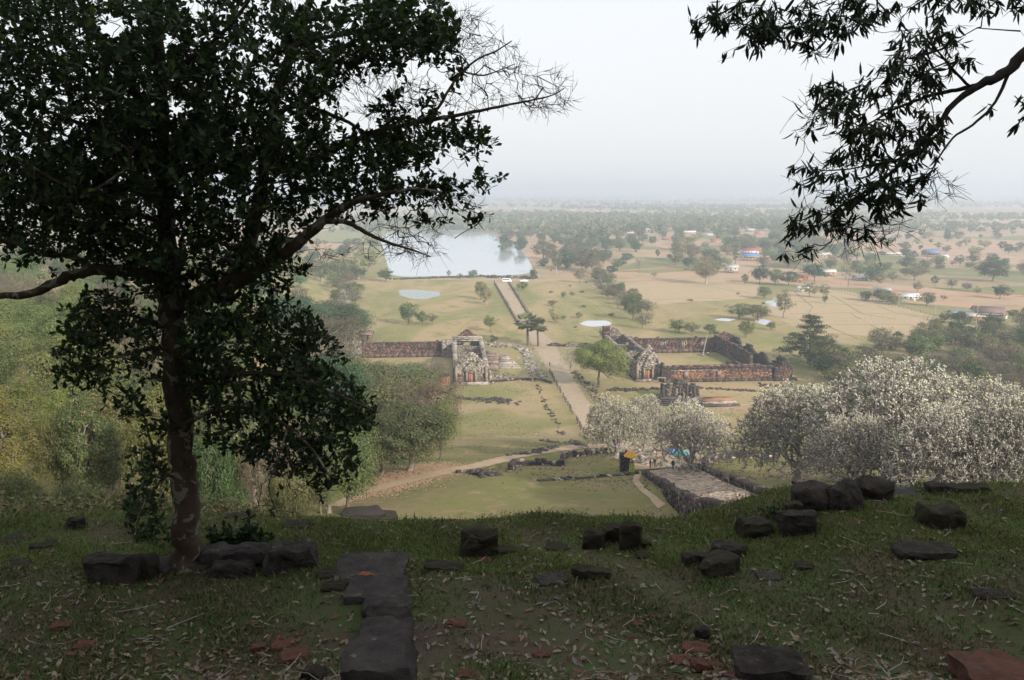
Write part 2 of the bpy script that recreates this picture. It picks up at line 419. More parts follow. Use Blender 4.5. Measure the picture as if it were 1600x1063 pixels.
# low earth banks between the paddies
M_BUND = rough_mat('bund_grass', (.22, .185, .10), (.30, .225, .14), .3)
def bund(pts, w=.9, hh=.2):
    m = MB(); P = [G(*p) for p in pts]; out = []
    for a_, b_ in zip(P, P[1:]):
        k = max(2, int((b_-a_).length/6))
        for q in range(k): out.append(a_.lerp(b_, q/k))
    out.append(P[-1]); n = len(out); V = []
    for i_, p in enumerate(out):
        d = (out[min(n-1, i_+1)]-out[max(0, i_-1)]); d.z = 0; d.normalize(); q = Vector((-d.y, d.x, 0))*w*random.uniform(.35, .65); o = q.normalized()*random.uniform(-.3, .3)
        V += [p-q*1.4+o, p-q*.5+o+Vector((0, 0, hh*random.uniform(.7, 1.2))), p+q*.5+o+Vector((0, 0, hh*random.uniform(.7, 1.2))), p+q*1.4+o]
    m.add(V, [(i_*4+j_, i_*4+j_+1, i_*4+j_+5, i_*4+j_+4) for i_ in range(n-1) for j_ in range(3)])
    tag(link('field_bund', m.mesh('field_bund', M_BUND, True)), kind='structure')
for b_ in [[(1222, 505), (1300, 508), (1400, 507), (1500, 512)], [(1235, 491), (1330, 489), (1400, 491), (1490, 498)], [(1290, 508), (1340, 530)], [(1360, 508), (1390, 522)],
           [(1240, 455), (1270, 480), (1256, 500)], [(1300, 462), (1350, 492), (1400, 499)], [(1370, 478), (1402, 490), (1450, 498)], [(1410, 489), (1470, 500), (1520, 515)],
           [(1330, 490), (1345, 499)], [(1222, 470), (1280, 474), (1360, 478)], [(1420, 507), (1470, 520), (1600, 530)], [(1240, 520), (1300, 521), (1430, 533)],
           [(1030, 443), (1060, 441), (1120, 443), (1190, 446)], [(1120, 450), (1170, 458)], [(1000, 470), (1100, 466), (1190, 470)], [(930, 447), (1010, 444)],
           [(1080, 480), (1150, 484), (1230, 498)]]:
    bund(b_)

# ---------------------------------------------------------------- stone
M_SAND = rough_mat('weathered_sandstone', (.18, .145, .12), (.27, .225, .185), .9, .95, .5, .08, .25, c3=(.09, .075, .07), s3=.35, t3=(.5, .62))
M_SANDL = rough_mat('lichened_sandstone', (.24, .20, .165), (.40, .36, .32), 1.3, .95, .5, .08, .3, c3=(.10, .085, .08), s3=.5, t3=(.52, .62))
M_LAT = rough_mat('laterite_brick', (.20, .11, .08), (.13, .08, .065), .7, .95, .5, .08, .3, c3=(.06, .045, .045), s3=.5, t3=(.46, .6))
M_ORANGE = rough_mat('orange_laterite', (.29, .15, .088), (.21, .118, .08), .5, .95, .4, .08, .2, c3=(.13, .07, .05), s3=.8, t3=(.55, .7))
M_DARKST = rough_mat('blackened_stone', (.045, .037, .036), (.085, .068, .060), .8, .95, .5, .08, .35, c3=(.15, .12, .10), s3=.6, t3=(.58, .7))
M_DOOR = rough_mat('blind_door_stone', (.34, .17, .11), (.28, .13, .09), 1.5, .9, .3, .03)
M_WOOD = rough_mat('grey_timber', (.26, .24, .22), (.18, .16, .14), 2, .8, .2, .02)

def ruin_wall(m, a, b_, hh, th=1.4, bw=1.5, bh=.7, ragged=.6, mi=0, holes=(), hfun=None, base=None):
    """stone courses between two ground points; top broken; holes = (s0,s1,z0,z1)"""
    a, b_ = Vector(a), Vector(b_); d = b_-a; d.z = 0; L = d.length; d.normalize(); ang = math.atan2(d.y, d.x)
    rows = int(round(hh/bh*1.35))+1
    for r_ in range(rows):
        s = -(r_ % 2)*bw*.5
        while s < L:
            w = bw*random.uniform(.75, 1.3); s0, s1 = max(0, s), min(L, s+w); s += w
            if s1-s0 < .25: continue
            c = (s0+s1)/2; top = hfun(c/L)*hh if hfun else hh
            zc = (r_+.5)*bh
            if zc > top + random.uniform(-ragged, ragged*.4): continue
            if any(x0 < c < x1 and z0 < zc < z1 for x0, x1, z0, z1 in holes): continue
            p = a + d*c; z0 = base if base is not None else float(h(p.x, p.y))
            k = mi if not callable(mi) else mi(c/L, zc)
            m.box((p.x+random.uniform(-.05, .05), p.y+random.uniform(-.05, .05), z0+zc-.1), (s1-s0-.05, th*random.uniform(.88, 1.08), bh-.03), ang, k, .035)
    return L

def moulding(m, a, b_, z, hh, th, mi=0, base=0):
    a, b_ = Vector(a), Vector(b_); d = b_-a; L = d.length; ang = math.atan2(d.y, d.x); n = max(1, int(L/2.6))
    for i_ in range(n):
        c = a.lerp(b_, (i_+.5)/n)
        m.box((c.x, c.y, base+z+hh/2+random.uniform(-.03, .03)), (L/n-.06, th*random.uniform(.96, 1.04), hh), ang, mi, .02)

def gable(m, cen, half, z_eave, z_top, th, ang, mi=0, step=.62):
    """ragged stepped pediment"""
    n = int((z_top-z_eave)/step)
    for r_ in range(n+1):
        t = r_/n; w = half*2*((1-t)**.82)*random.uniform(.94, 1.06); k = max(1, int(w/1.1))
        for q in range(k):
            s = (q+.5)/k*w-w/2
            if random.random() < .05: continue
            m.box((cen.x+math.cos(ang)*s, cen.y+math.sin(ang)*s, z_eave+(r_+.5)*step), (w/k-.04, th*random.uniform(.85, 1.25), step-.03), ang, mi, .08)

def rubble(m, pts, n, size, mi=0, spread=1.0):
    P = [G(*p) if len(p) == 2 else Vector(p) for p in pts]
    for _ in range(n):
        t = random.random()*(len(P)-1); i_ = min(int(t), len(P)-2); p = P[i_].lerp(P[i_+1], t-i_) if len(P) > 1 else P[0]
        x = p.x+random.gauss(0, spread); y = p.y+random.gauss(0, spread); s = size*random.uniform(.4, 1.2)
        rot = np.array(Matrix.Rotation(random.uniform(0, 3.1), 3, 'Z') @ Matrix.Rotation(random.uniform(-.3, .3), 3, 'X'))
        m.box((x, y, float(h(x, y))+s*.2), (s*random.uniform(.8, 1.6), s, s*random.uniform(.5, .9)), rot, mi, .12)

MS = [M_SAND, M_SANDL, M_LAT, M_ORANGE, M_DARKST, M_DOOR]
AR = math.atan2(AXR.y, AXR.x); AE = math.atan2(AXE.y, AXE.x)

def palace(sgn, u0, u1, v0, v1, vfar, apex_w, label, roof_beams):
    root = thing('temple_palace', W(u0, v0), label, 'temple ruin')
    def P(u, v): p = W(u, v); return Vector((p.x-root.location.x, p.y-root.location.y, 0))
    def fin(m, name, lab=None, stuff=True):
        V = np.concatenate(m.v); V[:, 0] -= root.location.x; V[:, 1] -= root.location.y; m.v = [V]; f = m.f; m.f = f
        o = link(name, m.mesh(name, MS), root)
        if stuff: o['kind'] = 'stuff'
        if lab: o['label'] = lab
        return o
    vm = (v0+v1)/2; half = abs(v1-v0)/2
    # hall long walls
    for v, nm in ((v0, 'hall_wall'), (v1, 'hall_wall')):
        m = MB(); n_w = 7
        holes = [(6+k*8.2, 7.6+k*8.2, 2.2, 4.9) for k in range(n_w)]
        ruin_wall(m, W(u0, v), W(u1, v), 7.0, 1.3, 1.6, .62, .5, lambda s, z: 0 if random.random() < .8 else 1, holes, lambda s: .97+.05*math.sin(s*17)-.12*(abs(s-.62) < .05))
        moulding(m, W(u0, v), W(u1, v), 0, .9, 1.9, 4); moulding(m, W(u0, v), W(u1, v), 6.6, .45, 1.9, 1 if sgn < 0 else 0)
        fin(m, nm)
    # west front: door, pilasters, double pediment
    m = MB(); c = W(u0, vm)
    ruin_wall(m, W(u0, v0), W(u0, v1), 7.2, 1.4, 1.3, .6, .2, lambda s, z: 1 if z > 4 else (2 if abs(s-.5) > .36 else 0), [(half-1.3, half+1.3, 0, 4.6)])
    gable(m, c, half*1.05, 7.0, apex_w, 1.5, AR, 1)
    c2 = W(u0-1.1, vm); gable(m, c2, half*.52, 5.4, 5.4+(apex_w-7)*.62, .9, AR, 1, .5)
    fin(m, 'west_front')
    for q in (-1, 1):
        m = MB(); p = W(u0-1.2, vm+q*1.75); m.box((p.x, p.y, 2.6), (.75, .8, 5.2), AR, 0, .02); m.box((p.x, p.y, 5.25), (1.0, 1.0, .35), AR, 1, .02); m.box((p.x, p.y, .35), (1.05, 1.05, .7), AR, 1, .02)
        fin(m, 'pilaster', stuff=False)
        m = MB(); p = W(u0-.9, vm+q*(half-.2)); m.box((p.x, p.y, 3.4), (.9, 1.0, 6.8), AR, 0, .02); m.box((p.x, p.y, .4), (1.3, 1.3, .8), AR, 4, .02)
        fin(m, 'corner_pier', stuff=False)
    m = MB(); p = W(u0-.55, vm); m.box((p.x, p.y, 2.3), (2.55, .35, 4.5), AR, 5, 0)
    for q in (-.85, -.02, .85): w_ = W(u0-.78, vm+q); m.box((w_.x, w_.y, 2.3), (.22, .2, 4.4), AR, 5, 0)
    fin(m, 'false_door', stuff=False)
    m = MB(); p = W(u0-1.0, vm); m.box((p.x, p.y, 4.95), (4.4, .9, .6), AR, 0, .02); fin(m, 'lintel', stuff=False)
    m = MB()
    for k in range(3): p = W(u0-2.6+k*.5, vm); m.box((p.x, p.y, .15+k*.3), (half*2.3-k*.4, 1.6, .3), AR, 1 if k else 0, .01)
    fin(m, 'plinth', stuff=False)
    # east front of the hall
    m = MB(); ce = W(u1, vm)
    ruin_wall(m, W(u1, v0), W(u1, v1), 7.0, 1.4, 1.4, .62, .4, 0, [(half-1.3, half+1.3, 0, 4.2)])
    gable(m, ce, half*.9, 6.0, apex_w-(2.2 if sgn < 0 else 4.5), 1.3, AR, 2 if sgn < 0 else 0)
    fin(m, 'east_front')
    m = MB()
    for uu in (u0+26, u0+44): ruin_wall(m, W(uu, v0), W(uu, v1), 6.6, 1.1, 1.4, .62, .5, 0, [(half-1.4, half+1.4, 0, 4)])
    fin(m, 'cross_wall')
    if roof_beams:
        m = MB()
        for k in range(6): p = W(u1-3-k*1.5, vm); m.box((p.x, p.y, 7.4+.45*math.sin(k)), (half*2.0, .55, .4), AR, 1, .02)
        fin(m, 'roof_beam')
    return root, fin, P

# left (north) palace
LP, finL, _ = palace(-1, -31, 33, -43.8, -31.6, -85, 13.0, 'roofless sandstone temple hall with steep stone gable left of the causeway', True)
# right (south) palace
RP, finR, _ = palace(1, -31, 33, 28.3, 37.6, 93, 15.0, 'roofless temple hall with tall pale lichened gable right of the causeway', False)

def court(fin, sg, uW, uE, va, vb, left):
    # east gallery wall, back wall of the courtyard
    m = MB(); L = abs(vb-va)
    pan = [(k, k+1.9, 3.0, 5.0) for k in (L*.30, L*.53, L*.74)] if not left else []
    ruin_wall(m, W(uE, va), W(uE, vb), 7.0, 1.5, 1.6, .62, .25, lambda s, z: (4 if z < .9 else (2 if random.random() < .72 else 4)), pan, lambda s: .95+.07*math.sin(s*31)+.04*math.sin(s*77))
    moulding(m, W(uE-.9, va), W(uE-.9, vb), 0, 1.3, 1.6, 2); moulding(m, W(uE-1.2, va), W(uE-1.2, vb), 0, .7, 2.4, 4)
    moulding(m, W(uE, va), W(uE, vb), 6.1, .5, 2.0, 4)
    fin(m, 'courtyard_east_wall')
    if not left:
        m = MB()
        for k in (L*.30, L*.53, L*.74):
            p = W(uE-.3, va+(k+.95)*sg); m.box((p.x, p.y, 4.0), (.5, .5, 2.0), AR, 1, .03)
            for q in (-1.05, 1.05): p = W(uE-.55, va+(k+.95)*sg+q); m.box((p.x, p.y, 4.0), (.3, .5, 2.3), AR, 1, .03)
        fin(m, 'window_frame')
court(finL, -1, -31, 23, -86, -45.2, True)
court(finR, 1, -34, 23, 39.5, 84, False)
# north palace: end pavilion, west wall stub, stair flank, east steps
m = MB(); ruin_wall(m, W(23, -91), W(23, -86), 8.2, 3, 1.3, .6, .3, 1); finL(m, 'end_pavilion')
m = MB(); ruin_wall(m, W(-30, -60), W(-30, -46), 4.0, 1.4, 1.3, .6, .4, lambda s, z: 3 if z < 3 else 4); moulding(m, W(-30, -60), W(-30, -46), 3.6, .4, 1.9, 4); finL(m, 'courtyard_west_wall')
m = MB(); ruin_wall(m, W(21, -49.5), W(21, -45), 7.6, 4, 1.6, .7, .3, 1); finL(m, 'gallery_pavilion')
m = MB(); ruin_wall(m, W(-29, -30), W(14, -30), 3.2, 1.2, 1.6, .6, .5, 1, hfun=lambda s: .9-.5*s); finL(m, 'buttress_wall')
m = MB()
for k in range(7): p = W(2-k*.2, -27+k*.0); pw = 10-k*.8; q = W(-5+k*1.7, -22); m.box((q.x, q.y, .2+k*.42), (13-k*1.5, 1.9, .42), AR, 1, .02)
finL(m, 'terrace_steps')
m = MB()
for k in range(9): q = W(-9+k*2.4, -28); m.box((q.x, q.y, 1.3+k*.12), (5.2, .9, 2.6+k*.2), AR, 2 if k % 2 else 0, .05)
finL(m, 'south_porch')
m = MB(); ruin_wall(m, W(12, -30), W(12, -20), 2.4, .8, 1.2, .5, .8, 1); finL(m, 'porch_wall')

# south palace: west wall with orange panels, south wing, corner tower, far pillar
m = MB()
def wmi(s, z):
    if z < 1.2: return 4 if z < .7 else 2
    if z > 4.6: return 4 if random.random() < .7 else 2
    if .10 < s < .38 or .44 < s < .56: return 3
    if s > .6 and z < 3.2: return 3 if random.random() < .5 else 2
    return 2 if random.random() < .75 else 4
ruin_wall(m, W(-34, 38.5), W(-34, 83), 5.8, 1.5, 1.5, .58, .18, wmi, (), lambda s: 1.0+.05*math.sin(s*40)-.0)
moulding(m, W(-34.8, 38.5), W(-34.8, 83), 0, .9, 2.6, 4); moulding(m, W(-34, 38.5), W(-34, 83), 5.4, .45, 2.3, 4); moulding(m, W(-34, 42), W(-34, 78), 6.0, .5, 1.6, 2)
moulding(m, W(-34.6, 41), W(-34.6, 60), 4.4, .3, .8, 1)
finR(m, 'courtyard_west_wall')
for v in (47.5, 61): 
    m = MB(); p = W(-34.95, v); m.box((p.x, p.y, 2.9), (1.7, .4, 2.4), AR, 0, .02)
    for q in (-.5, 0, .5): p = W(-35.2, v+q); m.box((p.x, p.y, 2.9), (.14, .14, 2.2), AR, 1, .0)
    finR(m, 'blind_window', stuff=False)
m = MB(); ruin_wall(m, W(-34, 37.6), W(-34, 40.5), 8.0, 2.0, 1.2, .6, .8, 4, hfun=lambda s: 1.0-.35*s); finR(m, 'broken_pier')
m = MB(); ruin_wall(m, W(23, 79), W(-12, 83), 8.2, 1.6, 1.6, .62, .35, lambda s, z: 4 if random.random() < .7 else 2, [(8+k*5, 8.8+k*5, 2, 5) for k in range(4)], lambda s: 1-.25*s); finR(m, 'south_gallery_wall')
m = MB(); ruin_wall(m, W(23, 88), W(-30, 90), 6.4, 1.5, 1.6, .62, .7, 4, (), lambda s: 1-.35*s+.2*math.sin(s*23)); finR(m, 'south_outer_wall')
m = MB(); ruin_wall(m, W(23, 78), W(23, 90), 8.6, 2.4, 1.5, .62, .8, 2, (), lambda s: .8+.25*math.sin(s*3.1)); finR(m, 'south_east_pavilion')
m = MB()
for k in range(5): q = W(-8+k*1.2, 80-k*.6); m.box((q.x, q.y, .5+k*.35), (1.2, 12-k, .5), AR, 4, .05)
rubble(m, [tuple(W(-4, 79)), tuple(W(-24, 84))], 40, 1.6, 4, 2.2)
finR(m, 'fallen_stones')
m = MB(); tw = lambda s: 1-.45*abs(s-.5)*2
for uu in (-34.5, -32, -29.5): ruin_wall(m, W(uu, 83.5), W(uu, 91), 9.6 if uu < -30 else 7.5, 2.4, 1.2, .6, .5, lambda s, z: 2 if z < 5.5 and .2 < s < .85 and uu < -34 else 4, (), lambda s: .58+.5*max(0, 1-abs(s-.55)*3.2))
moulding(m, W(-35.5, 83), W(-35.5, 92.5), 0, 1.0, 2.6, 4); finR(m, 'corner_pavilion')
m = MB(); ruin_wall(m, W(33, 27.2), W(33, 30.4), 11.0, 3, 1.1, .65, .15, lambda s, z: 4 if z < 7.5 else 2); finR(m, 'tall_pier')
m = MB(); ruin_wall(m, W(34, 31), W(34, 42), 7.5, 2.6, 1.3, .62, .8, lambda s, z: 2 if random.random() < .5 else 1, (), lambda s: 1.05-.35*s); finR(m, 'east_porch')
m = MB(); p = W(-33.6, 38.9-.9); m.box((p.x-.5, p.y-1.5, 2.0), (3.4, 2.6, .12), AR, 1, 0)
for q in ((-1.4, -1.1), (1.4, -1.1), (-1.4, 1.1), (1.4, 1.1)): m.box((p.x-.5+q[0], p.y-1.5+q[1], 1.0), (.18, .18, 2.0), AR, 1, 0)
finR(m, 'awning', stuff=False)

# timber prop leaning on the gallery wall
prop = thing('timber_prop', W(13, 70), 'pale diagonal timber prop leaning inside the right courtyard', 'prop')
m = MB(); m.tube([(0, 0, 0), (3.6, 8.0, 8.5)], .28, 6); link('pole', m.mesh('pole', M_WOOD), prop)
m = MB(); m.box((0, 0, .4), (1.4, 1.4, .8), 0, 0, .05); link('footing', m.mesh('footing', M_SANDL), prop)

# small stone shrine in front of the right palace
sh = thing('stone_shrine', G(1065, 630), 'small dark ruined shrine with square pillars before the right temple', 'shrine')
def fin_to(root, m, name, mats=None, stuff=True, label=None):
    V = np.concatenate(m.v); V = V - np.array(root.location); m.v = [V]
    o = link(name, m.mesh(name, mats or MS), root)
    if stuff: o['kind'] = 'stuff'
    if label: o['label'] = label
    return o
def box_at(m, px, py, w, d, z0, hh, mi, rot=AR, j=.02):
    p = G(px, py); m.box((p.x, p.y+d/2, p.z+z0+hh/2), (w, d, hh), rot, mi, j)
    return p
m = MB()
for k in range(4): box_at(m, 1064, 634-k*1.2, 18-k*1.0, 9-k*.6, k*.45, .5, 4)
fin_to(sh, m, 'stepped_base', stuff=False)
m = MB(); g0 = G(1038, 628); g1 = G(1094, 628)
ruin_wall(m, g0+Vector((0, 2, 0)), g1+Vector((0, 2, 0)), 5.6, 1.0, 1.2, .55, .5, lambda s, z: 4 if s > .72 or s < .1 else 0, (), lambda s: .85+.2*math.sin(s*9))
ruin_wall(m, g0+Vector((0, 8, 0)), g1+Vector((0, 8, 0)), 5.0, 1.0, 1.2, .55, .6, 4)
fin_to(sh, m, 'wall')
for px in (1036, 1062, 1073, 1085):
    m = MB(); box_at(m, px, 629, .8, .8, 1.2, 4.6 if px != 1062 else 5.2, 4); fin_to(sh, m, 'pillar', stuff=False)
m = MB(); p = G(1063, 628); m.box((p.x, p.y+1.5, p.z+6.9), (4.6, 2.2, 1.0), AR, 4, .12); m.box((p.x-.4, p.y+1.5, p.z+7.7), (2.6, 1.8, .8), AR, 4, .12); fin_to(sh, m, 'lintel', stuff=False)
bp = thing('brick_platform', G(1126, 634), 'low orange brick platform just right of the dark shrine', 'platform')
m = MB()
for k in range(3): box_at(m, 1126-k*2, 636-k*2.5, 14-k*1.4, 7-k, k*.4, .45, [4, 1, 3][k])
fin_to(bp, m, 'tier', stuff=False)
m = MB(); rubble(m, [(1100, 630), (1150, 632)], 30, .6, 3, .8); fin_to(bp, m, 'loose_brick')

# stone rows and rubble
def rub(name, label, pts, n, size, mi, spread, cat='rubble', kind='stuff'):
    m = MB(); rubble(m, pts, n, size, mi, spread)
    o = link(name, m.mesh(name, MS)); tag(o, label, cat, None, kind); return o
rub('stone_rubble', 'row of blackened fallen stones on grass below the left temple', [(712, 622), (740, 624), (770, 624), (795, 626)], 130, .75, 4, .8)
rub('stone_rubble', 'pale broken stones beside the right flank of left temple', [(762, 600), (775, 585), (800, 592)], 90, .8, 1, 2.0)
rub('stone_rubble', 'scattered blocks in a line near a dark upright stone', [(795, 628), (745, 628), (808, 630)], 40, .7, 4, 1.6)
rub('stone_rubble', 'dark stone line on the grass before the right temple', [(1045, 606), (1090, 607), (1140, 609), (1185, 612)], 150, .7, 4, .8)
rub('stone_rubble', 'dark stones beside the causeway before the right temple', [(950, 610), (985, 610), (1032, 608)], 110, .9, 4, .9)
rub('stone_rubble', 'dark bank stones following the right side of the causeway', [(896, 580), (915, 600), (935, 622), (950, 640)], 110, .7, 4, 1.0)
rub('stone_rubble', 'stones along the left bank of the causeway', [(838, 600), (852, 630), (866, 655), (880, 680)], 70, .6, 4, .5)
rub('stone_rubble', 'pale rubble heap and grey slabs left of the plumeria on the crossing', [(820, 545), (826, 560), (835, 580), (845, 590)], 140, 1.1, 1, 1.6)
rub('stone_rubble', 'ruined stone line crossing the far side of the temple terrace', [(765, 540), (800, 541), (822, 548)], 90, 1.2, 1, 1.2)
rub('stone_rubble', 'dark stones at the far right of the crossing', [(860, 539), (900, 540), (925, 541)], 60, 1.2, 4, 1.3)
rub('stone_rubble', 'dark stones on the open grass at left of terrace wall', [(735, 738), (752, 742), (765, 745)], 46, .75, 4, .9)
rub('stone_rubble', 'small scattered black stones lower on the slope', [(800, 712), (835, 708), (865, 700)], 60, .7, 4, .8)
rub('stone_rubble', 'low stones by the foot of the path wall', [(850, 690), (880, 693)], 36, .7, 4, .7)
rub('stone_rubble', 'dark stones piled at the foot of the causeway left posts', [(895, 690), (905, 700)], 30, .8, 4, .8)
rub('stone_rubble', 'black stones scattered by the right temple corner', [(1190, 603), (1230, 604)], 30, .8, 4, 1.5)
rub('stone_rubble', 'crumbling stone edge along the near lake shore', [(615, 437), (680, 435), (750, 432), (835, 436)], 260, 1.8, 4, 1.6)
rub('stone_rubble', 'pale paving blocks heaped at head of lower terrace', [(1000, 706), (1010, 720), (1025, 728)], 60, .8, 1, 1.6)
# far stone platform on the lake edge
pl = thing('stone_platform', G(770, 434), 'low ruined stone landing platform where causeway meets the lake', 'platform')
m = MB(); ruin_wall(m, G(762, 434), G(842, 435), 2.0, 7, 3, .8, .4, lambda s, z: 4 if random.random() < .5 else 1); fin_to(pl, m, 'wall')

# terrace retaining walls
def tw_(label, pts, hh, th=.8, mi=4, name='retaining_wall', off=0, ragged=.12, bw=1.1, bh=.5):
    root = thing(name, G(*pts[0]), label, 'stone wall'); m = MB(); P = [G(*p) for p in pts]
    for a_, b_ in zip(P, P[1:]): ruin_wall(m, a_, b_, hh, th, bw, bh, ragged, mi)
    fin_to(root, m, 'stonework'); return root
dk = lambda s, z: 4 if random.random() < .85 else 1
tw_('dark stepped retaining wall running just below the dirt path', [(797, 737), (803, 729), (838, 727), (878, 729), (879, 719), (903, 713), (958, 709)], 1.25, mi=dk)
tw_('long straight low kerb wall across the grass slope', [(840, 752), (905, 748), (955, 744), (998, 741)], .42, mi=dk, bh=.3, ragged=.3, bw=.7)
tw_('dark retaining wall behind the vendors running right', [(1100, 728), (1112, 720), (1140, 716), (1160, 716), (1215, 718)], 1.5, mi=dk)
tw_('stone edge of the crossing terrace below left temple', [(768, 598), (810, 594), (845, 594), (862, 600)], 1.2, mi=dk)
tw_('low stone border crossing left side of the far terrace', [(775, 543), (800, 543), (820, 545)], 1.3, mi=1)
tw_('low stone border crossing right side of the far terrace', [(858, 541), (890, 542), (940, 543)], 1.0, mi=dk)
# ---------------------------------------------------------------- stone causeway climbing towards the camera
def lift(px, py, off): 
    p = G(px, py, off, 60); return Vector((p.x, p.y, p.z + off))
CW = thing('stone_causeway', G(1050, 745), 'broad cracked stone causeway ramp with dark side walls climbing towards the hill', 'causeway')
rowsL = [(1008, 737), (1040, 752), (1072, 771), (1110, 787), (1150, 800), (1195, 818), (1240, 832)]
rowsR = [(1086, 729), (1108, 741), (1130, 752), (1158, 763), (1185, 774), (1207, 785), (1262, 812)]
M_PAVE = rough_mat('causeway_paving', (.44, .35, .265), (.34, .27, .205), 1.2, .9, .5, .05, .22, c3=(.14, .12, .11), s3=.6, t3=(.5, .7))
M_CRACK = rough_mat('paving_joint', (.17, .135, .10), (.10, .085, .06), 3)
offL = [0.3, .9, 1.7, 2.2, 2.4, 2.4, 2.4]; offR = [.3, .8, 1.2, 1.4, 1.5, 1.5, 1.5]
PLs = [lift(*p, o) for p, o in zip(rowsL, offL)]; PRs = [lift(*p, o) for p, o in zip(rowsR, offR)]
def lerp_poly(P, t):
    t = t*(len(P)-1); i_ = min(int(t), len(P)-2); return P[i_].lerp(P[i_+1], t-i_)
m = MB(); NR, NC = 64, 15; k = []
V = []
for r_ in range(NR+1):
    for c_ in range(NC+1):
        V.append(lerp_poly(PLs, r_/NR).lerp(lerp_poly(PRs, r_/NR), c_/NC)-Vector((0, 0, .06)))
m.add(V, [(r_*(NC+1)+c_, r_*(NC+1)+c_+1, (r_+1)*(NC+1)+c_+1, (r_+1)*(NC+1)+c_) for r_ in range(NR) for c_ in range(NC)])
fin_to(CW, m, 'bed', [M_CRACK], stuff=False)
m = MB()
for r_ in range(NR):
    c0 = 0.0
    while c0 < 1:
        c1 = min(1, c0+random.uniform(.045, .11)); g_ = .006
        if random.random() < .94:
            t0, t1 = (r_+.06)/NR, (r_+.94)/NR; z = Vector((0, 0, random.uniform(0, .07))); tj = lambda: random.uniform(-.12, .12)/NR
            q = [lerp_poly(PLs, min(1, max(0, t+tj()))).lerp(lerp_poly(PRs, min(1, max(0, t+tj()))), c)+z+Vector((0, 0, random.uniform(-.03, .03))) for t, c in ((t0, c0+g_), (t0, c1-g_), (t1, c1-g_), (t1, c0+g_))]
            lo = [p_-Vector((0, 0, .2)) for p_ in q]
            m.add(q+lo, [(0, 1, 2, 3), (0, 4, 5, 1), (1, 5, 6, 2), (2, 6, 7, 3), (3, 7, 4, 0)])
        c0 = c1
fin_to(CW, m, 'paving_stone', [M_PAVE])
for P_, nm, out in ((PLs, 'side_wall', -1), (PRs, 'side_wall', 1)):
    m = MB()
    for s in range(110):
        t = (s+.5)/110; p = lerp_poly(P_, t); q = lerp_poly(P_, min(1, t+.01)); ang = math.atan2(q.y-p.y, q.x-p.x) if (q-p).length > 1e-4 else 0
        L = (lerp_poly(P_, 1)-lerp_poly(P_, 0)).length/110
        g = float(h(p.x, p.y)); H = p.z-g
        top = .28 if out < 0 else .75
        n_ = max(2, int((H+top+.5)/.42))
        for k_ in range(n_):
            zz = g-.4+k_*.42
            if zz > p.z+top-.2: break
            m.box((p.x+random.uniform(-.06, .06)+out*.35, p.y+random.uniform(-.06, .06), zz+.2), (L*1.0, random.uniform(.65, .95), .40), ang, 4 if random.random() < .93 else 0, .05)
    fin_to(CW, m, nm)

# ---------------------------------------------------------------- boundary posts
M_POST = rough_mat('dark_post_stone', (.085, .07, .062), (.15, .12, .10), 1.5, .9, .5, .05, c3=(.28, .23, .19), s3=.7, t3=(.62, .75))
def post_mesh():
    m = MB(); prof = [(.26, 0), (.26, .35), (.19, .4), (.19, 1.05), (.24, 1.1), (.24, 1.18), (.17, 1.22), (.21, 1.34), (.14, 1.52), (.02, 1.66)]
    V = []; n = 8
    for r_, z in prof: V += [(r_*math.cos(2*math.pi*i_/n+.39), r_*math.sin(2*math.pi*i_/n+.39), z) for i_ in range(n)]
    m.add(V, [(a*n+b_, a*n+(b_+1) % n, (a+1)*n+(b_+1) % n, (a+1)*n+b_) for a in range(len(prof)-1) for b_ in range(n)])
    return m.mesh('boundary_post', M_POST)
PM = post_mesh()
def post_row(rng_, vf, side, where, gap):
    u = rng_[0]
    while u > rng_[1]:
        p = W(u+random.uniform(-.3, .3), vf(u)+random.uniform(-.2, .2)); p.z = float(h(p.x, p.y))
        if random.random() < .93:
            o = link('boundary_post', PM, None, p, random.uniform(-.3, .3), random.uniform(1.0, 1.35)); o.rotation_euler[0] = random.uniform(-.07, .07); o.rotation_euler[1] = random.uniform(-.07, .07)
            tag(o, 'short dark stone post in the %s row along the %s' % (side, where), 'stone post', 'stone posts in the %s row along the %s' % (side, where))
        u -= gap*random.uniform(.85, 1.15)
post_row((-14, -102), lambda u: -4.5, 'left', 'near causeway', 3.4)
post_row((-18, -66), lambda u: 5.6, 'right', 'near causeway', 3.6)
post_row((312, 108), lambda u: -9.0+.010*(318-u), 'left', 'far causeway', 7.0)
post_row((306, 104), lambda u: 3.1, 'right', 'far causeway', 7.0)
for v, lab in ((-8.8, 'left'), (2.9, 'right')):
    root = thing('causeway_kerb', W(108, v), 'low dark stone kerb on the %s side of the far causeway' % lab, 'kerb'); m = MB()
    for k_ in range(10):
        a_ = W(108+k_*20, v+(k_*.0)+(-.9+.09*k_ if v > 0 else 1.6-.19*k_)); b_ = W(127+k_*20, v+(-.9+.09*k_ if v > 0 else 1.6-.19*k_)); ruin_wall(m, a_, b_, .7, .9, 2.2, .5, .4, 4)
    fin_to(root, m, 'stonework')

# guardian pillar with orange parasol and draped yellow cloth
gp = thing('stone_pillar', G(976, 737), 'rough dark stone pillar standing at the head of the grass terrace', 'pillar')
m = MB(); p = G(976, 737); ruin_wall(m, p+Vector((-.9, 0, 0)), p+Vector((.9, 0, 0)), 4.0, 1.3, .7, .5, .3, 4, (), lambda s: 1.0-.3*abs(s-.6)); fin_to(gp, m, 'stonework')
def lobed(name, c, r, n, mat_, parent=None):
    pass

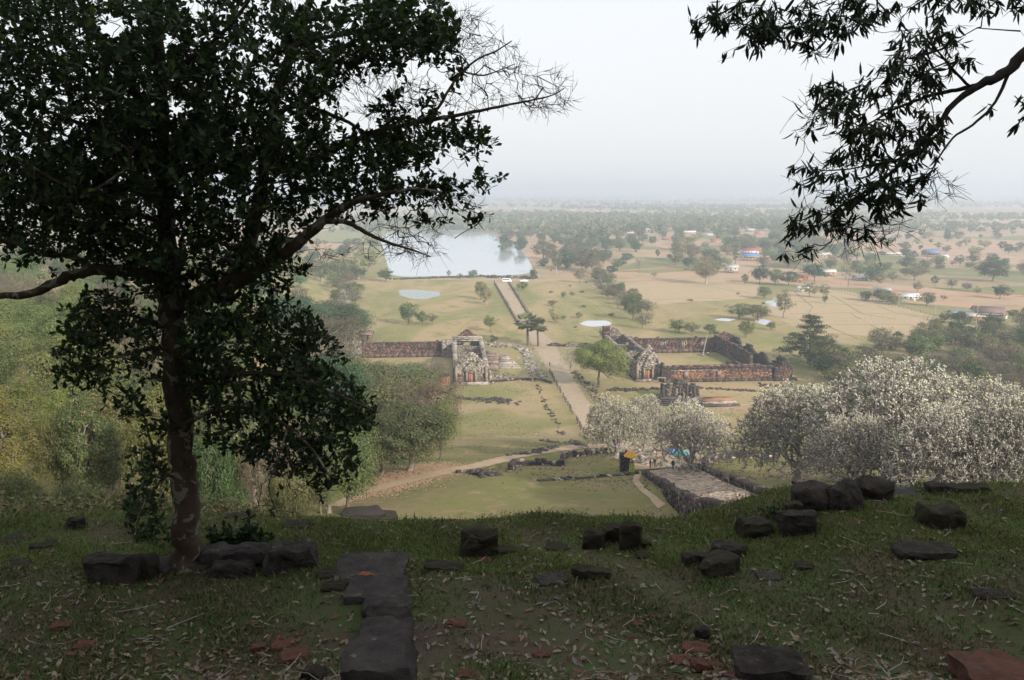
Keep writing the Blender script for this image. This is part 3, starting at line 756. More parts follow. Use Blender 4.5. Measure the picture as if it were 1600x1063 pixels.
# ---------------------------------------------------------------- parasols, stalls
def canopy_mesh(name, r, hh, mats, n=8, sag=.12, stripes=1):
    m = MB(); V = [(0, 0, hh)]; Fc = []
    rings = 4
    for q in range(1, rings+1):
        for i_ in range(n*2):
            a_ = math.pi*i_/n; rr_ = r*q/rings*(1 if i_ % 2 == 0 else .96); V.append((rr_*math.cos(a_), rr_*math.sin(a_), hh*(1-(q/rings)**1.6)-(sag*(q/rings)**3 if i_ % 2 else 0)))
    k = n*2
    m.add(V, [(0, 1+i_, 1+(i_+1) % k) for i_ in range(k)])
    vv = np.array(V); f = [(1+(q-1)*k+i_, 1+q*k+i_, 1+q*k+(i_+1) % k, 1+(q-1)*k+(i_+1) % k) for q in range(1, rings) for i_ in range(k)]
    m.add(vv, f)
    last = [V[1+(rings-1)*k+i_] for i_ in range(k)]; low = [(x*1.0, y*1.0, z-.16) for x, y, z in last]
    m.add(last+low, [(i_, (i_+1) % k, k+(i_+1) % k, k+i_) for i_ in range(k)], len(mats)-1)
    return m.mesh(name, mats, False)
M_STEEL = plain('painted_metal', (.35, .35, .34), .4, .5)
def parasol(loc, r, hgt, mats, label, tiers=1, name='parasol'):
    root = thing(name, loc, label, 'parasol')
    m = MB(); m.tube([(0, 0, 0), (0, 0, hgt+.1)], .035, 6); link('pole', m.mesh('pole', M_STEEL), root)
    for t in range(tiers):
        o = link('canopy', canopy_mesh('canopy', r*(1-.35*t), r*.42, mats), root, (0, 0, hgt-r*.42+.38*t))
    m = MB()
    for i_ in range(8): a_ = math.pi*2*i_/8; m.tube([(0, 0, hgt-r*.42), (r*.9*math.cos(a_), r*.9*math.sin(a_), hgt-r*.40)], .012, 3)
    r_ = link('ribs', m.mesh('ribs', M_STEEL), root); r_.name = 'rib_frame'
    return root
MO = plain('orange_cloth', (.70, .32, .05), .7); MY = plain('yellow_cloth', (.75, .62, .05), .7)
MB_ = plain('blue_cloth', (.10, .26, .52), .7); MT = plain('teal_cloth', (.12, .42, .42), .7); MWH = plain('white_cloth', (.78, .77, .75), .7)
parasol(G(984, 738), 1.15, 3.7, [MO, MY], 'orange ceremonial parasol with yellow rim beside dark stone pillar', 2)
parasol(G(1051, 727), 1.5, 3.3, [MB_, MB_], 'blue parasol over the vendor stall under the plumeria')
parasol(G(1064, 732), 1.7, 3.4, [MT, MWH], 'teal parasol behind the vendor stall by the trunk')
st = thing('statue', G(987, 739), 'small stone guardian figure draped in yellow green cloth under the orange parasol', 'statue')
m = MB(); V = []; prof = [(.42, .0), (.46, .5), (.36, 1.0), (.40, 1.5), (.34, 1.9), (.14, 2.0), (.17, 2.2), (.14, 2.4), (.02, 2.5)]
for r_, z in prof: V += [(r_*math.cos(2*math.pi*i_/10), r_*.75*math.sin(2*math.pi*i_/10), z) for i_ in range(10)]
m.add(V, [(a*10+b_, a*10+(b_+1) % 10, (a+1)*10+(b_+1) % 10, (a+1)*10+b_) for a in range(len(prof)-1) for b_ in range(10)]); link('body', m.mesh('body', M_POST, True), st)
m = MB(); V = []
for r_, z in [(.56, .25), (.50, .6), (.42, 1.1), (.46, 1.5), (.38, 1.85)]: V += [(r_*math.cos(2*math.pi*i_/14)*(1+.08*(i_ % 2)), r_*.8*math.sin(2*math.pi*i_/14)*(1+.08*(i_ % 2)), z) for i_ in range(14)]
m.add(V, [(a*14+b_, a*14+(b_+1) % 14, (a+1)*14+(b_+1) % 14, (a+1)*14+b_) for a in range(4) for b_ in range(14)]); link('robe', m.mesh('robe', plain('lime_cloth', (.34, .40, .07))), st)

def stall(loc, label, w=2.4, col=MWH, rz=0):
    root = thing('vendor_table', loc, label, 'table', rz=rz)
    m = MB(); m.box((0, 0, .78), (w, .9, .06)); link('tabletop', m.mesh('tabletop', col), root)
    m = MB(); m.box((0, -.46, .5), (w, .02, .5)); link('cloth', m.mesh('cloth', col), root)
    for x in (-w/2+.08, w/2-.08):
        for y in (-.38, .38): m = MB(); m.box((x, y, .375), (.06, .06, .75)); link('leg', m.mesh('leg', M_WOOD), root)
    return root
stall(G(1051, 733), 'white covered vendor table with goods under blue parasol', 2.2)
stall(G(1068, 737), 'low grey vendor table with bundles beside the big plumeria trunk', 2.6, M_WOOD, .2)
mm = [plain('goods_a', (.6, .5, .4)), plain('goods_b', (.2, .3, .45)), plain('goods_c', (.55, .12, .1)), plain('goods_d', (.6, .6, .58))]
for k_, (px, py, z) in enumerate([(1049, 733, .81), (1053, 733, .81), (1066, 737, .81), (1070, 737, .81), (1058, 740, 0), (1062, 741, 0), (1074, 741, 0)]):
    m = MB(); s = random.uniform(.35, .6); V = []
    for r_, zz in ((.5, 0), (.6, .35), (.52, .7), (.2, .95), (.25, 1.05)): V += [(r_*s*math.cos(2*math.pi*i_/8)*random.uniform(.9, 1.1), r_*s*math.sin(2*math.pi*i_/8)*random.uniform(.9, 1.1), zz*s) for i_ in range(8)]
    m.add(V, [(a*8+b_, a*8+(b_+1) % 8, (a+1)*8+(b_+1) % 8, (a+1)*8+b_) for a in range(4) for b_ in range(8)])
    o = link('sack', m.mesh('sack', mm[k_ % 4], True), None, G(px, py)+Vector((0, 0, z)))
    tag(o, ['tan bundle at left end of the white vendor table', 'blue bundle at right end of the white vendor table', 'red bundle on low grey vendor table', 'pale bundle on low grey vendor table', 'tan sack on the ground left of the grey table', 'blue sack on ground in front of grey table', 'red sack on the ground by the plumeria trunk'][k_], 'bundle')

# ---------------------------------------------------------------- people
def person_mesh(pose, mats):
    """one skinned body; material by height: shoes, legs, top, skin, hair"""
    J = {'pel': (0, 0, .93, .135), 'che': (0, .0, 1.22, .15), 'shl': (0, 0, 1.38, .12), 'nek': (0, 0, 1.47, .055), 'hed': (0, .015, 1.57, .09), 'top': (0, 0, 1.67, .085)}
    s = {'stand': (0.02, .03), 'walk': (.24, .18), 'bend': (.05, .1), 'sit': (0, 0)}[pose]
    for q, sg in (('l', -1), ('r', 1)):
        st_ = s[0]*sg
        J['hip'+q] = (sg*.09, 0, .88, .095); J['kne'+q] = (sg*.10, st_*.6, .48, .065); J['ank'+q] = (sg*.10, st_, .08, .042); J['toe'+q] = (sg*.11, st_-.17, .035, .036)
        J['sho'+q] = (sg*.18, 0, 1.36, .062); J['elb'+q] = (sg*.235, -st_*.5+.02, 1.10, .045); J['wri'+q] = (sg*.24, -st_*.9-.08, .87, .033); J['han'+q] = (sg*.235, -st_-.12, .77, .036)
    E_ = [('pel', 'che'), ('che', 'shl'), ('shl', 'nek'), ('nek', 'hed'), ('hed', 'top')]
    for q in 'lr': E_ += [('pel', 'hip'+q), ('hip'+q, 'kne'+q), ('kne'+q, 'ank'+q), ('ank'+q, 'toe'+q), ('shl', 'sho'+q), ('sho'+q, 'elb'+q), ('elb'+q, 'wri'+q), ('wri'+q, 'han'+q)]
    if pose == 'sit':
        for k_ in list(J):
            x, y, z, r_ = J[k_]
            if k_[:3] == 'kne': J[k_] = (x*1.6, -.42, .52, r_)
            elif k_[:3] == 'ank': J[k_] = (x*1.5, -.38, .08, r_)
            elif k_[:3] == 'toe': J[k_] = (x*1.5, -.54, .04, r_)
            elif k_[:3] in ('elb',): J[k_] = (x, -.12, z-.42, r_)
            elif k_[:3] in ('wri',): J[k_] = (x*.8, -.32, z-.28, r_)
            elif k_[:3] in ('han',): J[k_] = (x*.7, -.40, z-.18, r_)
            else: J[k_] = (x, y, z-.45, r_)
    if pose == 'bend':
        for k_ in ('che', 'shl', 'nek', 'hed', 'top', 'shol', 'shor'):
            x, y, z, r_ = J[k_]; d = z-.93; J[k_] = (x, y-d*.5, .93+d*.86, r_)
        for q in 'lr': J['elb'+q] = (J['elb'+q][0], -.26, 1.05, .045); J['wri'+q] = (J['wri'+q][0]*.8, -.42, .9, .033); J['han'+q] = (J['han'+q][0]*.7, -.5, .86, .036)
    ks = list(J); me = bpy.data.meshes.new('person')
    me.from_pydata([J[k_][:3] for k_ in ks], [(ks.index(a_), ks.index(b_)) for a_, b_ in E_], [])
    o = bpy.data.objects.new('tmp', me); COL.objects.link(o)
    o.modifiers.new('s', 'SKIN'); ss_ = o.modifiers.new('u', 'SUBSURF'); ss_.levels = 1; ss_.render_levels = 1
    for i_, k_ in enumerate(ks):
        v = me.skin_vertices[0].data[i_]; v.radius = (J[k_][3],)*2; v.use_root = (k_ == 'pel')
    dg = bpy.context.evaluated_depsgraph_get(); ev = o.evaluated_get(dg)
    nm = bpy.data.meshes.new_from_object(ev); bpy.data.objects.remove(o); bpy.data.meshes.remove(me)
    nm.name = 'person'; nm.materials.clear()
    for m_ in mats: nm.materials.append(m_)
    dz = -.45 if pose == 'sit' else 0
    for p_ in nm.polygons:
        c = p_.center; z = c.z-dz; p_.use_smooth = True
        arm = abs(c.x) > .17
        if pose == 'sit' and c.y < -.2: p_.material_index = 0 if c.z < .1 else (3 if arm and c.z > .45 else 1)
        elif z < .09: p_.material_index = 0
        elif arm and z < 1.12: p_.material_index = 3
        elif z < .95: p_.material_index = 1
        elif z < 1.44: p_.material_index = 2
        elif z > 1.6 or (c.y > .04 and z > 1.5): p_.material_index = 4
        else: p_.material_index = 3
    return nm
_skin = plain('skin', (.42, .26, .18)); _hair = plain('dark_hair', (.03, .025, .02)); _shoe = plain('shoes', (.06, .05, .05))
_cl = {'red': (.48, .05, .06), 'black': (.03, .03, .035), 'white': (.75, .75, .74), 'pink': (.75, .38, .34), 'blue': (.10, .18, .36), 'tan': (.45, .36, .25), 'navy': (.05, .06, .12), 'yellow': (.65, .5, .12), 'grey': (.25, .25, .26), 'brown': (.22, .1, .07), 'purple': (.25, .2, .42)}
_cm = {k_: plain('cloth_'+k_, c_, .85) for k_, c_ in _cl.items()}
_pc = {}
def person(px, py, pose, top, legs, label, rz=0, hair=None, hgt=1.0, hat=None):
    key = (pose, top, legs, hair)
    if key not in _pc: _pc[key] = person_mesh(pose, [_shoe, _cm[legs], _cm[top], _skin, _cm[hair] if hair else _hair])
    loc = G(px, py)
    if 1003 < px < 1085 and 728 < py < 748: loc.z = max(loc.z+.16, loc.z)
    o = link('person', _pc[key], None, loc, rz, hgt); tag(o, label, 'person')
    if hat:
        m = MB(); V = []
        for r_, z in ((.2, 1.60), (.11, 1.62), (.10, 1.70), (.02, 1.73)): V += [(r_*math.cos(2*math.pi*i_/10), r_*math.sin(2*math.pi*i_/10)+.01, z) for i_ in range(10)]
        m.add(V, [(a*10+b_, a*10+(b_+1) % 10, (a+1)*10+(b_+1) % 10, (a+1)*10+b_) for a in range(3) for b_ in range(10)]); link('hat', m.mesh('hat', _cm[hat]), o)
    return o
person(1016, 734, 'stand', 'red', 'red', 'person in red dress at the top of the stone causeway, left of the group', .6, hgt=1.1)
person(1021, 731, 'walk', 'tan', 'navy', 'person in tan top and dark trousers just behind the red dress', 2.2, hgt=1.12)
person(1023, 732, 'stand', 'black', 'grey', 'person in black top and grey trousers at right of the red dress', 3.6, hgt=1.08)
person(1032, 737, 'walk', 'white', 'tan', 'person in white shirt walking alone on the causeway head', .4, hgt=1.1)
person(1051, 736, 'stand', 'black', 'black', 'person all in black with a white head scarf beside the stall', 3.4, hair='white', hgt=1.15)
person(1084, 729, 'bend', 'pink', 'tan', 'person in pink top leaning forward right of plumeria trunk', 1.2, hgt=1.15)
person(1098, 727, 'sit', 'yellow', 'brown', 'person in yellow top sitting by the dark wall', 1.0)
person(1107, 726, 'sit', 'white', 'grey', 'person in white shirt sitting against the dark wall', 1.6, hgt=1.1)
person(1155, 725, 'stand', 'brown', 'brown', 'person in brown standing at the wall near the plumeria grove', 2.0, hgt=1.1)
person(986, 731, 'stand', 'yellow', 'tan', 'person in yellow standing under the orange parasol by the pillar', .2)
person(859, 572, 'walk', 'black', 'navy', 'person in black walking alone on the causeway between the temples', 3.0, hgt=1.1)
person(833, 548, 'stand', 'navy', 'black', 'person in navy beneath the palm trees', 2.4)
person(829, 553, 'stand', 'white', 'tan', 'person in white shirt at left below the palm trees', 1.4)
person(836, 555, 'walk', 'black', 'tan', 'person in black top and tan trousers nearest below the palms', 5.0)
person(808, 519, 'stand', 'tan', 'brown', 'person in brown standing left of the far causeway', 1.0, hgt=1.1)
person(811, 508, 'walk', 'white', 'white', 'person all in white on the far causeway above the palms', 3.3, hgt=1.1)
person(819, 551, 'bend', 'purple', 'grey', 'person in purple bending beside the rubble heap', 2.0, hgt=1.15)
person(1099, 556, 'stand', 'white', 'blue', 'person in white shirt at left foot of the timber prop', 1.0, hgt=1.15)
person(1106, 556, 'stand', 'white', 'navy', 'person in white shirt in the middle of the courtyard group', 2.6, hgt=1.15)
person(1110, 553, 'walk', 'blue', 'grey', 'person in blue shirt at right of the courtyard group', 4.4, hgt=1.15)
person(759, 538, 'sit', 'white', 'purple', 'person in white sitting on the grass behind left temple', 1.0)
person(763, 538, 'sit', 'purple', 'navy', 'person in purple sitting in the picnic group behind left temple', 2.4)
person(774, 537, 'sit', 'white', 'tan', 'person in white sitting apart at right of the picnic group', 4.0)
person(785, 536, 'sit', 'navy', 'grey', 'person in dark clothes sitting farthest right behind left temple', 5.0)

# ---------------------------------------------------------------- vehicles at the lake end
M_WPAINT = plain('white_car_paint', (.80, .80, .79), .3, .6, .03); M_GLASS = plain('dark_glass', (.04, .05, .06), .1, .8, .05); M_TYRE = plain('tyre_rubber', (.03, .03, .03)); M_RIM = plain('wheel_rim', (.5, .5, .5), .3); M_LAMP = plain('tail_lamp', (.5, .03, .02), .3)
def vehicle(name, loc, rz, prof, w, win, wheels, label, cat, bed=None):
    root = thing(name, loc, label, cat, rz=rz)
    m = MB(); n = len(prof); V = [(x, -w/2*(.9 if z > 1.3 else 1), z) for x, z in prof]+[(x, w/2*(.9 if z > 1.3 else 1), z) for x, z in prof]
    m.add(V, [(i_, (i_+1) % n, n+(i_+1) % n, n+i_) for i_ in range(n)])
    c0 = (sum(p[0] for p in prof)/n, 0, .9)
    m.add([(x, y, z) for x, y, z in V[:n]]+[(c0[0], -w/2, .9)], [((i_+1) % n, i_, n) for i_ in range(n)]); m.add([(x, y, z) for x, y, z in V[n:]]+[(c0[0], w/2, .9)], [(i_, (i_+1) % n, n) for i_ in range(n)])
    link('body', m.mesh('body', M_WPAINT), root)
    for x0, x1, z0, z1 in win:
        for sg in (-1, 1):
            m = MB(); m.box(((x0+x1)/2, sg*(w/2*.955), (z0+z1)/2), (x1-x0, .06, z1-z0)); link('window', m.mesh('window', M_GLASS), root)
    m = MB(); xf = max(p[0] for p in prof if p[1] > 1.3); m.box((xf-.02, 0, 1.45), (.3, w*.78, .5), None); link('windscreen', m.mesh('windscreen', M_GLASS), root)
    for x in wheels:
        for sg in (-1, 1):
            m = MB(); m.tube([(x, sg*(w/2-.22), .34), (x, sg*(w/2-.01), .34)], .34, 14); wh = link('wheel', m.mesh('wheel', M_TYRE), root)
            m = MB(); m.tube([(x, sg*(w/2-.02), .34), (x, sg*(w/2+.01), .34)], .19, 10); link('rim', m.mesh('rim', M_RIM), wh)
    for sg in (-1, 1): m = MB(); xr = min(p[0] for p in prof); m.box((xr-.01, sg*w*.4, .95), (.05, .18, .3)); link('tail_light', m.mesh('tail_light', M_LAMP), root)
    return root
vehicle('minibus', G(792, 441), .05, [(-2.6, .4), (2.7, .4), (2.75, .9), (2.45, 1.15), (1.9, 1.95), (1.5, 2.1), (-2.4, 2.15), (-2.6, 1.9)], 1.8, [(-2.3, -1.2, 1.3, 1.85), (-1.1, .2, 1.3, 1.85), (.3, 1.5, 1.3, 1.85)], (-1.7, 1.8), 'white minibus parked at the lake end of the causeway', 'minibus').scale = (1.45,)*3
vehicle('pickup_truck', G(819, 441), .0, [(-2.6, .5), (2.5, .5), (2.55, .95), (1.5, 1.1), (.9, 1.7), (-.6, 1.75), (-.9, 1.1), (-2.6, 1.1)], 1.75, [(-.5, .15, 1.15, 1.6), (.25, .9, 1.15, 1.55)], (-1.6, 1.6), 'white pickup truck parked right of the minibus by the lake', 'pickup').scale = (1.4,)*3

# ---------------------------------------------------------------- village
_roofc = {'red': (.42, .10, .09), 'blue': (.12, .22, .45), 'grey': (.45, .45, .44), 'rust': (.35, .14, .08), 'pale': (.60, .57, .52), 'brown': (.20, .13, .12), 'orange': (.50, .20, .10), 'white': (.75, .74, .72)}
_wallc = {'white': (.72, .70, .66), 'cream': (.60, .52, .38), 'wood': (.22, .16, .11), 'grey': (.42, .42, .40), 'pink': (.58, .36, .28), 'orange': (.55, .27, .12)}
_rm = {k_: plain('roof_'+k_, c_, .6, .3, .1, .3) for k_, c_ in _roofc.items()}; _wm = {k_: plain('wall_'+k_, c_, .9, .2, .1, .3) for k_, c_ in _wallc.items()}
M_SHUT = plain('dark_window', (.05, .045, .04), .5)
def house(px, py, w, d, hh, roof, wall, label, stilts=0.0, rz=0.0, pitch=.45, lean=0):
    root = thing('house', G(px, py), label, 'house', rz=rz)
    m = MB(); m.box((0, 0, stilts+hh/2), (w, d, hh)); m.add([(-w/2, -d/2, stilts+hh), (-w/2, d/2, stilts+hh), (-w/2, 0, stilts+hh+d/2*pitch), (w/2, -d/2, stilts+hh), (w/2, d/2, stilts+hh), (w/2, 0, stilts+hh+d/2*pitch)], [(0, 1, 2), (3, 5, 4)]); link('wall', m.mesh('wall', _wm[wall]), root)
    ov = .8; z0 = stilts+hh-ov*pitch; z1 = stilts+hh+d/2*pitch+.12
    for sg in (-1, 1):
        m = MB(); A_ = [(-w/2-ov, sg*(d/2+ov), z0), (w/2+ov, sg*(d/2+ov), z0), (w/2+ov, 0, z1), (-w/2-ov, 0, z1)]; m.add(A_+[(x, y, z-.12) for x, y, z in A_], [(0, 1, 2, 3), (7, 6, 5, 4), (0, 4, 5, 1), (1, 5, 6, 2), (3, 7, 4, 0), (2, 6, 7, 3)]); link('roof', m.mesh('roof', _rm[roof]), root)
    nw = max(2, int(w/3.2))
    for k_ in range(nw):
        x = -w/2+(k_+.5)*w/nw
        if k_ == nw//2: m = MB(); m.box((x, -d/2-.02, stilts+1.05), (1.1, .08, 2.1)); link('door', m.mesh('door', M_SHUT), root)
        else: m = MB(); m.box((x, -d/2-.02, stilts+hh*.58), (1.2, .08, 1.1)); link('window', m.mesh('window', M_SHUT), root)
    if stilts:
        for x in np.linspace(-w/2+.3, w/2-.3, max(3, int(w/3))):
            for y in (-d/2+.3, d/2-.3): m = MB(); m.box((x, y, stilts/2), (.35, .35, stilts)); link('post', m.mesh('post', _wm['wood']), root)
    if lean:
        m = MB(); m.box((0, -d/2-lean/2-.6, stilts+hh*.72), (w*.8, lean, .12), Matrix.Rotation(.18, 3, 'X')); link('porch_roof', m.mesh('porch_roof', _rm['grey']), root)
    return root
HS = [(1173, 398, 20, 10, 5.5, 'red', 'white', 'two storey white house with long red roof above blue roof', 0, .1),
      (1170, 407, 17, 10, 3.6, 'blue', 'cream', 'house with bright blue roof in front of the red roofed one', 2.2, .1),
      (1142, 426, 12, 9, 3.4, 'grey', 'white', 'small white stilt house with grey metal roof beside big pale trees', 2.0, -.3),
      (1454, 401, 17, 10, 4, 'blue', 'wood', 'lone wooden house with blue roof among dry fields', 1.8, .15),
      (1474, 404, 8, 6, 2.6, 'white', 'white', 'small white shed right of the lone blue roofed house', 0, .1),
      (1471, 360, 18, 9, 3.5, 'pale', 'grey', 'long pale hall far out beneath the mango branch tips', 0, 0),
      (1378, 462, 11, 8, 3.2, 'grey', 'wood', 'shed with shiny grey roof by the red road', .6, -.4),
      (1346, 438, 13, 8, 3, 'pale', 'grey', 'pale roofed low house left of the red road bend', 0, .2),
      (1420, 467, 11, 7, 2.4, 'white', 'white', 'low whitish tarpaulin covered shed beside the red road', 0, -.1),
      (1542, 499, 15, 11, 3.6, 'brown', 'pink', 'big brown roofed house with porch at the right field edge', 1.6, -.35),
      (1523, 500, 10, 7, 3, 'pale', 'orange', 'small orange walled house just left of big brown roof', 0, -.2),
      (1497, 495, 10, 7, 2.6, 'grey', 'grey', 'grey metal roofed shed at left end of the roadside farm', 0, .1),
      (1583, 533, 9, 7, 3, 'brown', 'orange', 'orange house with brown roof near right picture edge', 0, 0),
      (1013, 363, 14, 10, 5.5, 'white', 'white', 'white two storey house among palms beyond the lawn', 0, .3),
      (1076, 366, 22, 8, 4, 'white', 'pink', 'long white and pink building with arched front', 0, 0),
      (1041, 375, 12, 8, 3, 'orange', 'pink', 'small salmon pink house by the red dirt road', 0, .2),
      (1118, 379, 12, 8, 3.6, 'rust', 'pink', 'rust roofed pink house behind the long white building', 0, .2),
      (1107, 369, 11, 7, 2.8, 'pale', 'white', 'house with pale flat looking roof right of long white building', 0, 0),
      (1055, 352, 11, 8, 3, 'grey', 'grey', 'small grey roofed house deep among the palms', 0, 0),
      (1172, 362, 16, 9, 3.4, 'pale', 'grey', 'grey roofed farm buildings in the tree belt, left one', 0, .3),
      (1186, 366, 13, 8, 3.2, 'orange', 'pink', 'salmon roofed farm building right of the grey roofed one', 0, .1),
      (795, 357, 17, 10, 3, 'orange', 'cream', 'orange roofed pavilion on the far lake shore', 0, .4),
      (862, 388, 14, 9, 3.2, 'orange', 'cream', 'house with faded orange roof between trees right of the lake', 0, .1),
      (877, 357, 20, 8, 3, 'pale', 'white', 'long pale roofed school building beyond the lake trees', 0, -.5),
      (891, 365, 10, 6, 2.6, 'white', 'white', 'small white shed far right of the lake', 0, 0),
      (984, 367, 12, 8, 3, 'pale', 'cream', 'pale roofed hut left of white two storey house', 0, .2),
      (1270, 427, 12, 8, 3.2, 'grey', 'wood', 'house with grey roof among trees under the mango tips', 1, .3),
      (1293, 431, 12, 8, 3.2, 'pale', 'pink', 'house with pale double roof under hanging mango leaves', .8, -.2),
      (1255, 436, 9, 6, 2.6, 'rust', 'orange', 'low rust coloured hut left of the pale double roof', 0, 0),
      (1245, 441, 7, 5, 2.4, 'orange', 'orange', 'tiny orange hut at the edge of the dry paddy', 0, 0),
      (1253, 456, 7, 5, 3.4, 'white', 'white', 'small bright white water house on the paddy edge', 0, 0),
      (1285, 402, 16, 9, 3.2, 'pale', 'cream', 'pale long roof just behind the mango leaf tips', 0, .1),
      (1392, 398, 22, 6, 1.6, 'pale', 'grey', 'low pale wall like shed far out in the dry fields', 0, .05),
      (572, 536, 6, 5, 2.4, 'brown', 'wood', 'small brown roofed shelter at the left end of the temple wall', 2.6, 0)]
for H_ in HS:
    house(*H_[:8], stilts=H_[8], rz=H_[9], lean=2.2 if H_[2] > 14 and H_[8] else 0)
M_TANKW = plain('white_tank', (.75, .75, .75), .4)
for px, py, lb in ((1396, 464, 'white water tank at left of the tarpaulin shed'), (1428, 470, 'white water tank right of the tarpaulin shed'), (1571, 498, 'white water tank right of brown roofed house'), (1557, 505, 'white drum before the brown roofed house')):
    t = thing('water_tank', G(px, py), lb, 'tank'); m = MB(); m.tube([(0, 0, 0), (0, 0, 1.7), (0, 0, 2.0)], [.9, .9, .45], 12); link('body', m.mesh('body', M_TANKW), t); m = MB(); m.tube([(0, 0, 2.0), (0, 0, 2.12)], .3, 8); link('lid', m.mesh('lid', M_STEEL), t)

# poles and fence
M_POLE = plain('concrete_pole', (.50, .46, .40), .9)
for px, py, hp, lb in ((1404, 478, 10.5, 'tall thin utility pole beside the tarpaulin shed'), (1461, 493, 8, 'utility pole halfway along the paddy fence'), (1525, 508, 11, 'utility pole left of the brown roofed house'), (1314, 447, 9, 'utility pole near the red road bend'), (1130, 443, 9, 'utility pole left of white stilt house'), (1027, 392, 9, 'utility pole by the salmon pink house')):
    t = thing('utility_pole', G(px, py), lb, 'utility pole'); m = MB(); m.tube([(0, 0, 0), (0, 0, hp)], [.17, .11], 6); link('pole', m.mesh('pole', M_POLE), t)
    m = MB(); m.box((0, 0, hp-.5), (1.8, .12, .12)); link('crossarm', m.mesh('crossarm', M_POLE), t)
def fence(pts, label, gap=4.0):
    P = [G(*p) for p in pts]; root = thing('fence', P[0], label, 'fence'); pm = MB(); pm.box((0, 0, .8), (.18, .18, 1.7)); pme = pm.mesh('post', M_WOOD)
    m = MB()
    for a_, b_ in zip(P, P[1:]):
        n = max(1, int((b_-a_).length/gap))
        for q in range(n):
            p = a_.lerp(b_, q/n); p.z = float(h(p.x, p.y)); link('post', pme, root, p-P[0], random.uniform(-.2, .2), random.uniform(.85, 1.1))
        for z in (.6, 1.2): m.tube([a_-P[0]+Vector((0, 0, z)), b_-P[0]+Vector((0, 0, z))], .035, 3)
    link('rail', m.mesh('rail', M_WOOD), root)
fence([(1300, 455), (1345, 465), (1404, 481), (1460, 494), (1500, 503)], 'wooden post fence along the edge of dry paddies')
fence([(1500, 503), (1530, 508), (1570, 510), (1588, 515)], 'dark board fence around the roadside farm', 1.6)
# ---------------------------------------------------------------- plants
def leaf_quads(m, P, size, out, mi=0, asp=.55, up=.5, jit=.9):
    """diamond leaf blades round points P"""
    k = len(P); 
    if not k: return
    n = out + rng.normal(0, jit, (k, 3)); n[:, 2] += up; n /= np.linalg.norm(n, axis=1)[:, None]+1e-9
    r = rng.normal(0, 1, (k, 3)); a = np.cross(n, r); a /= np.linalg.norm(a, axis=1)[:, None]+1e-9; b = np.cross(n, a)
    s = (size*rng.uniform(.6, 1.3, k))[:, None]
    V = np.stack([P-a*s*.5, P+b*s*asp*.5+a*s*.06, P+a*s*.5, P-b*s*asp*.5+a*s*.06], 1).reshape(-1, 3)
    m.add(V, np.arange(k*4).reshape(-1, 4), mi)

def grow(nodes, targets, pull=None, step=None):
    """join every target to the nearest node already on the tree; returns nodes, parent, load"""
    N = list(map(tuple, nodes['p'])); par = list(nodes['par']); T = np.asarray(targets, float)
    cap = len(N)+len(T); arr = np.zeros((cap, 3)); n = len(N); arr[:n] = N; parent = np.full(cap, -1); parent[:n] = par
    c = arr[:n].mean(0) if pull is None else np.asarray(pull)
    order = np.argsort(np.min(np.linalg.norm(T[:, None, :]-arr[None, :n:max(1, n//40)], axis=2), axis=1)) if n < 4000 else np.arange(len(T))
    for t in order:
        d = arr[:n]-T[t]; dd = (d*d).sum(1)
        i_ = int(np.argmin(dd)); arr[n] = T[t]; parent[n] = i_; n += 1
    load = np.ones(n)
    for i_ in range(n-1, len(N)-1, -1): load[parent[i_]] += load[i_]
    return arr, parent, load

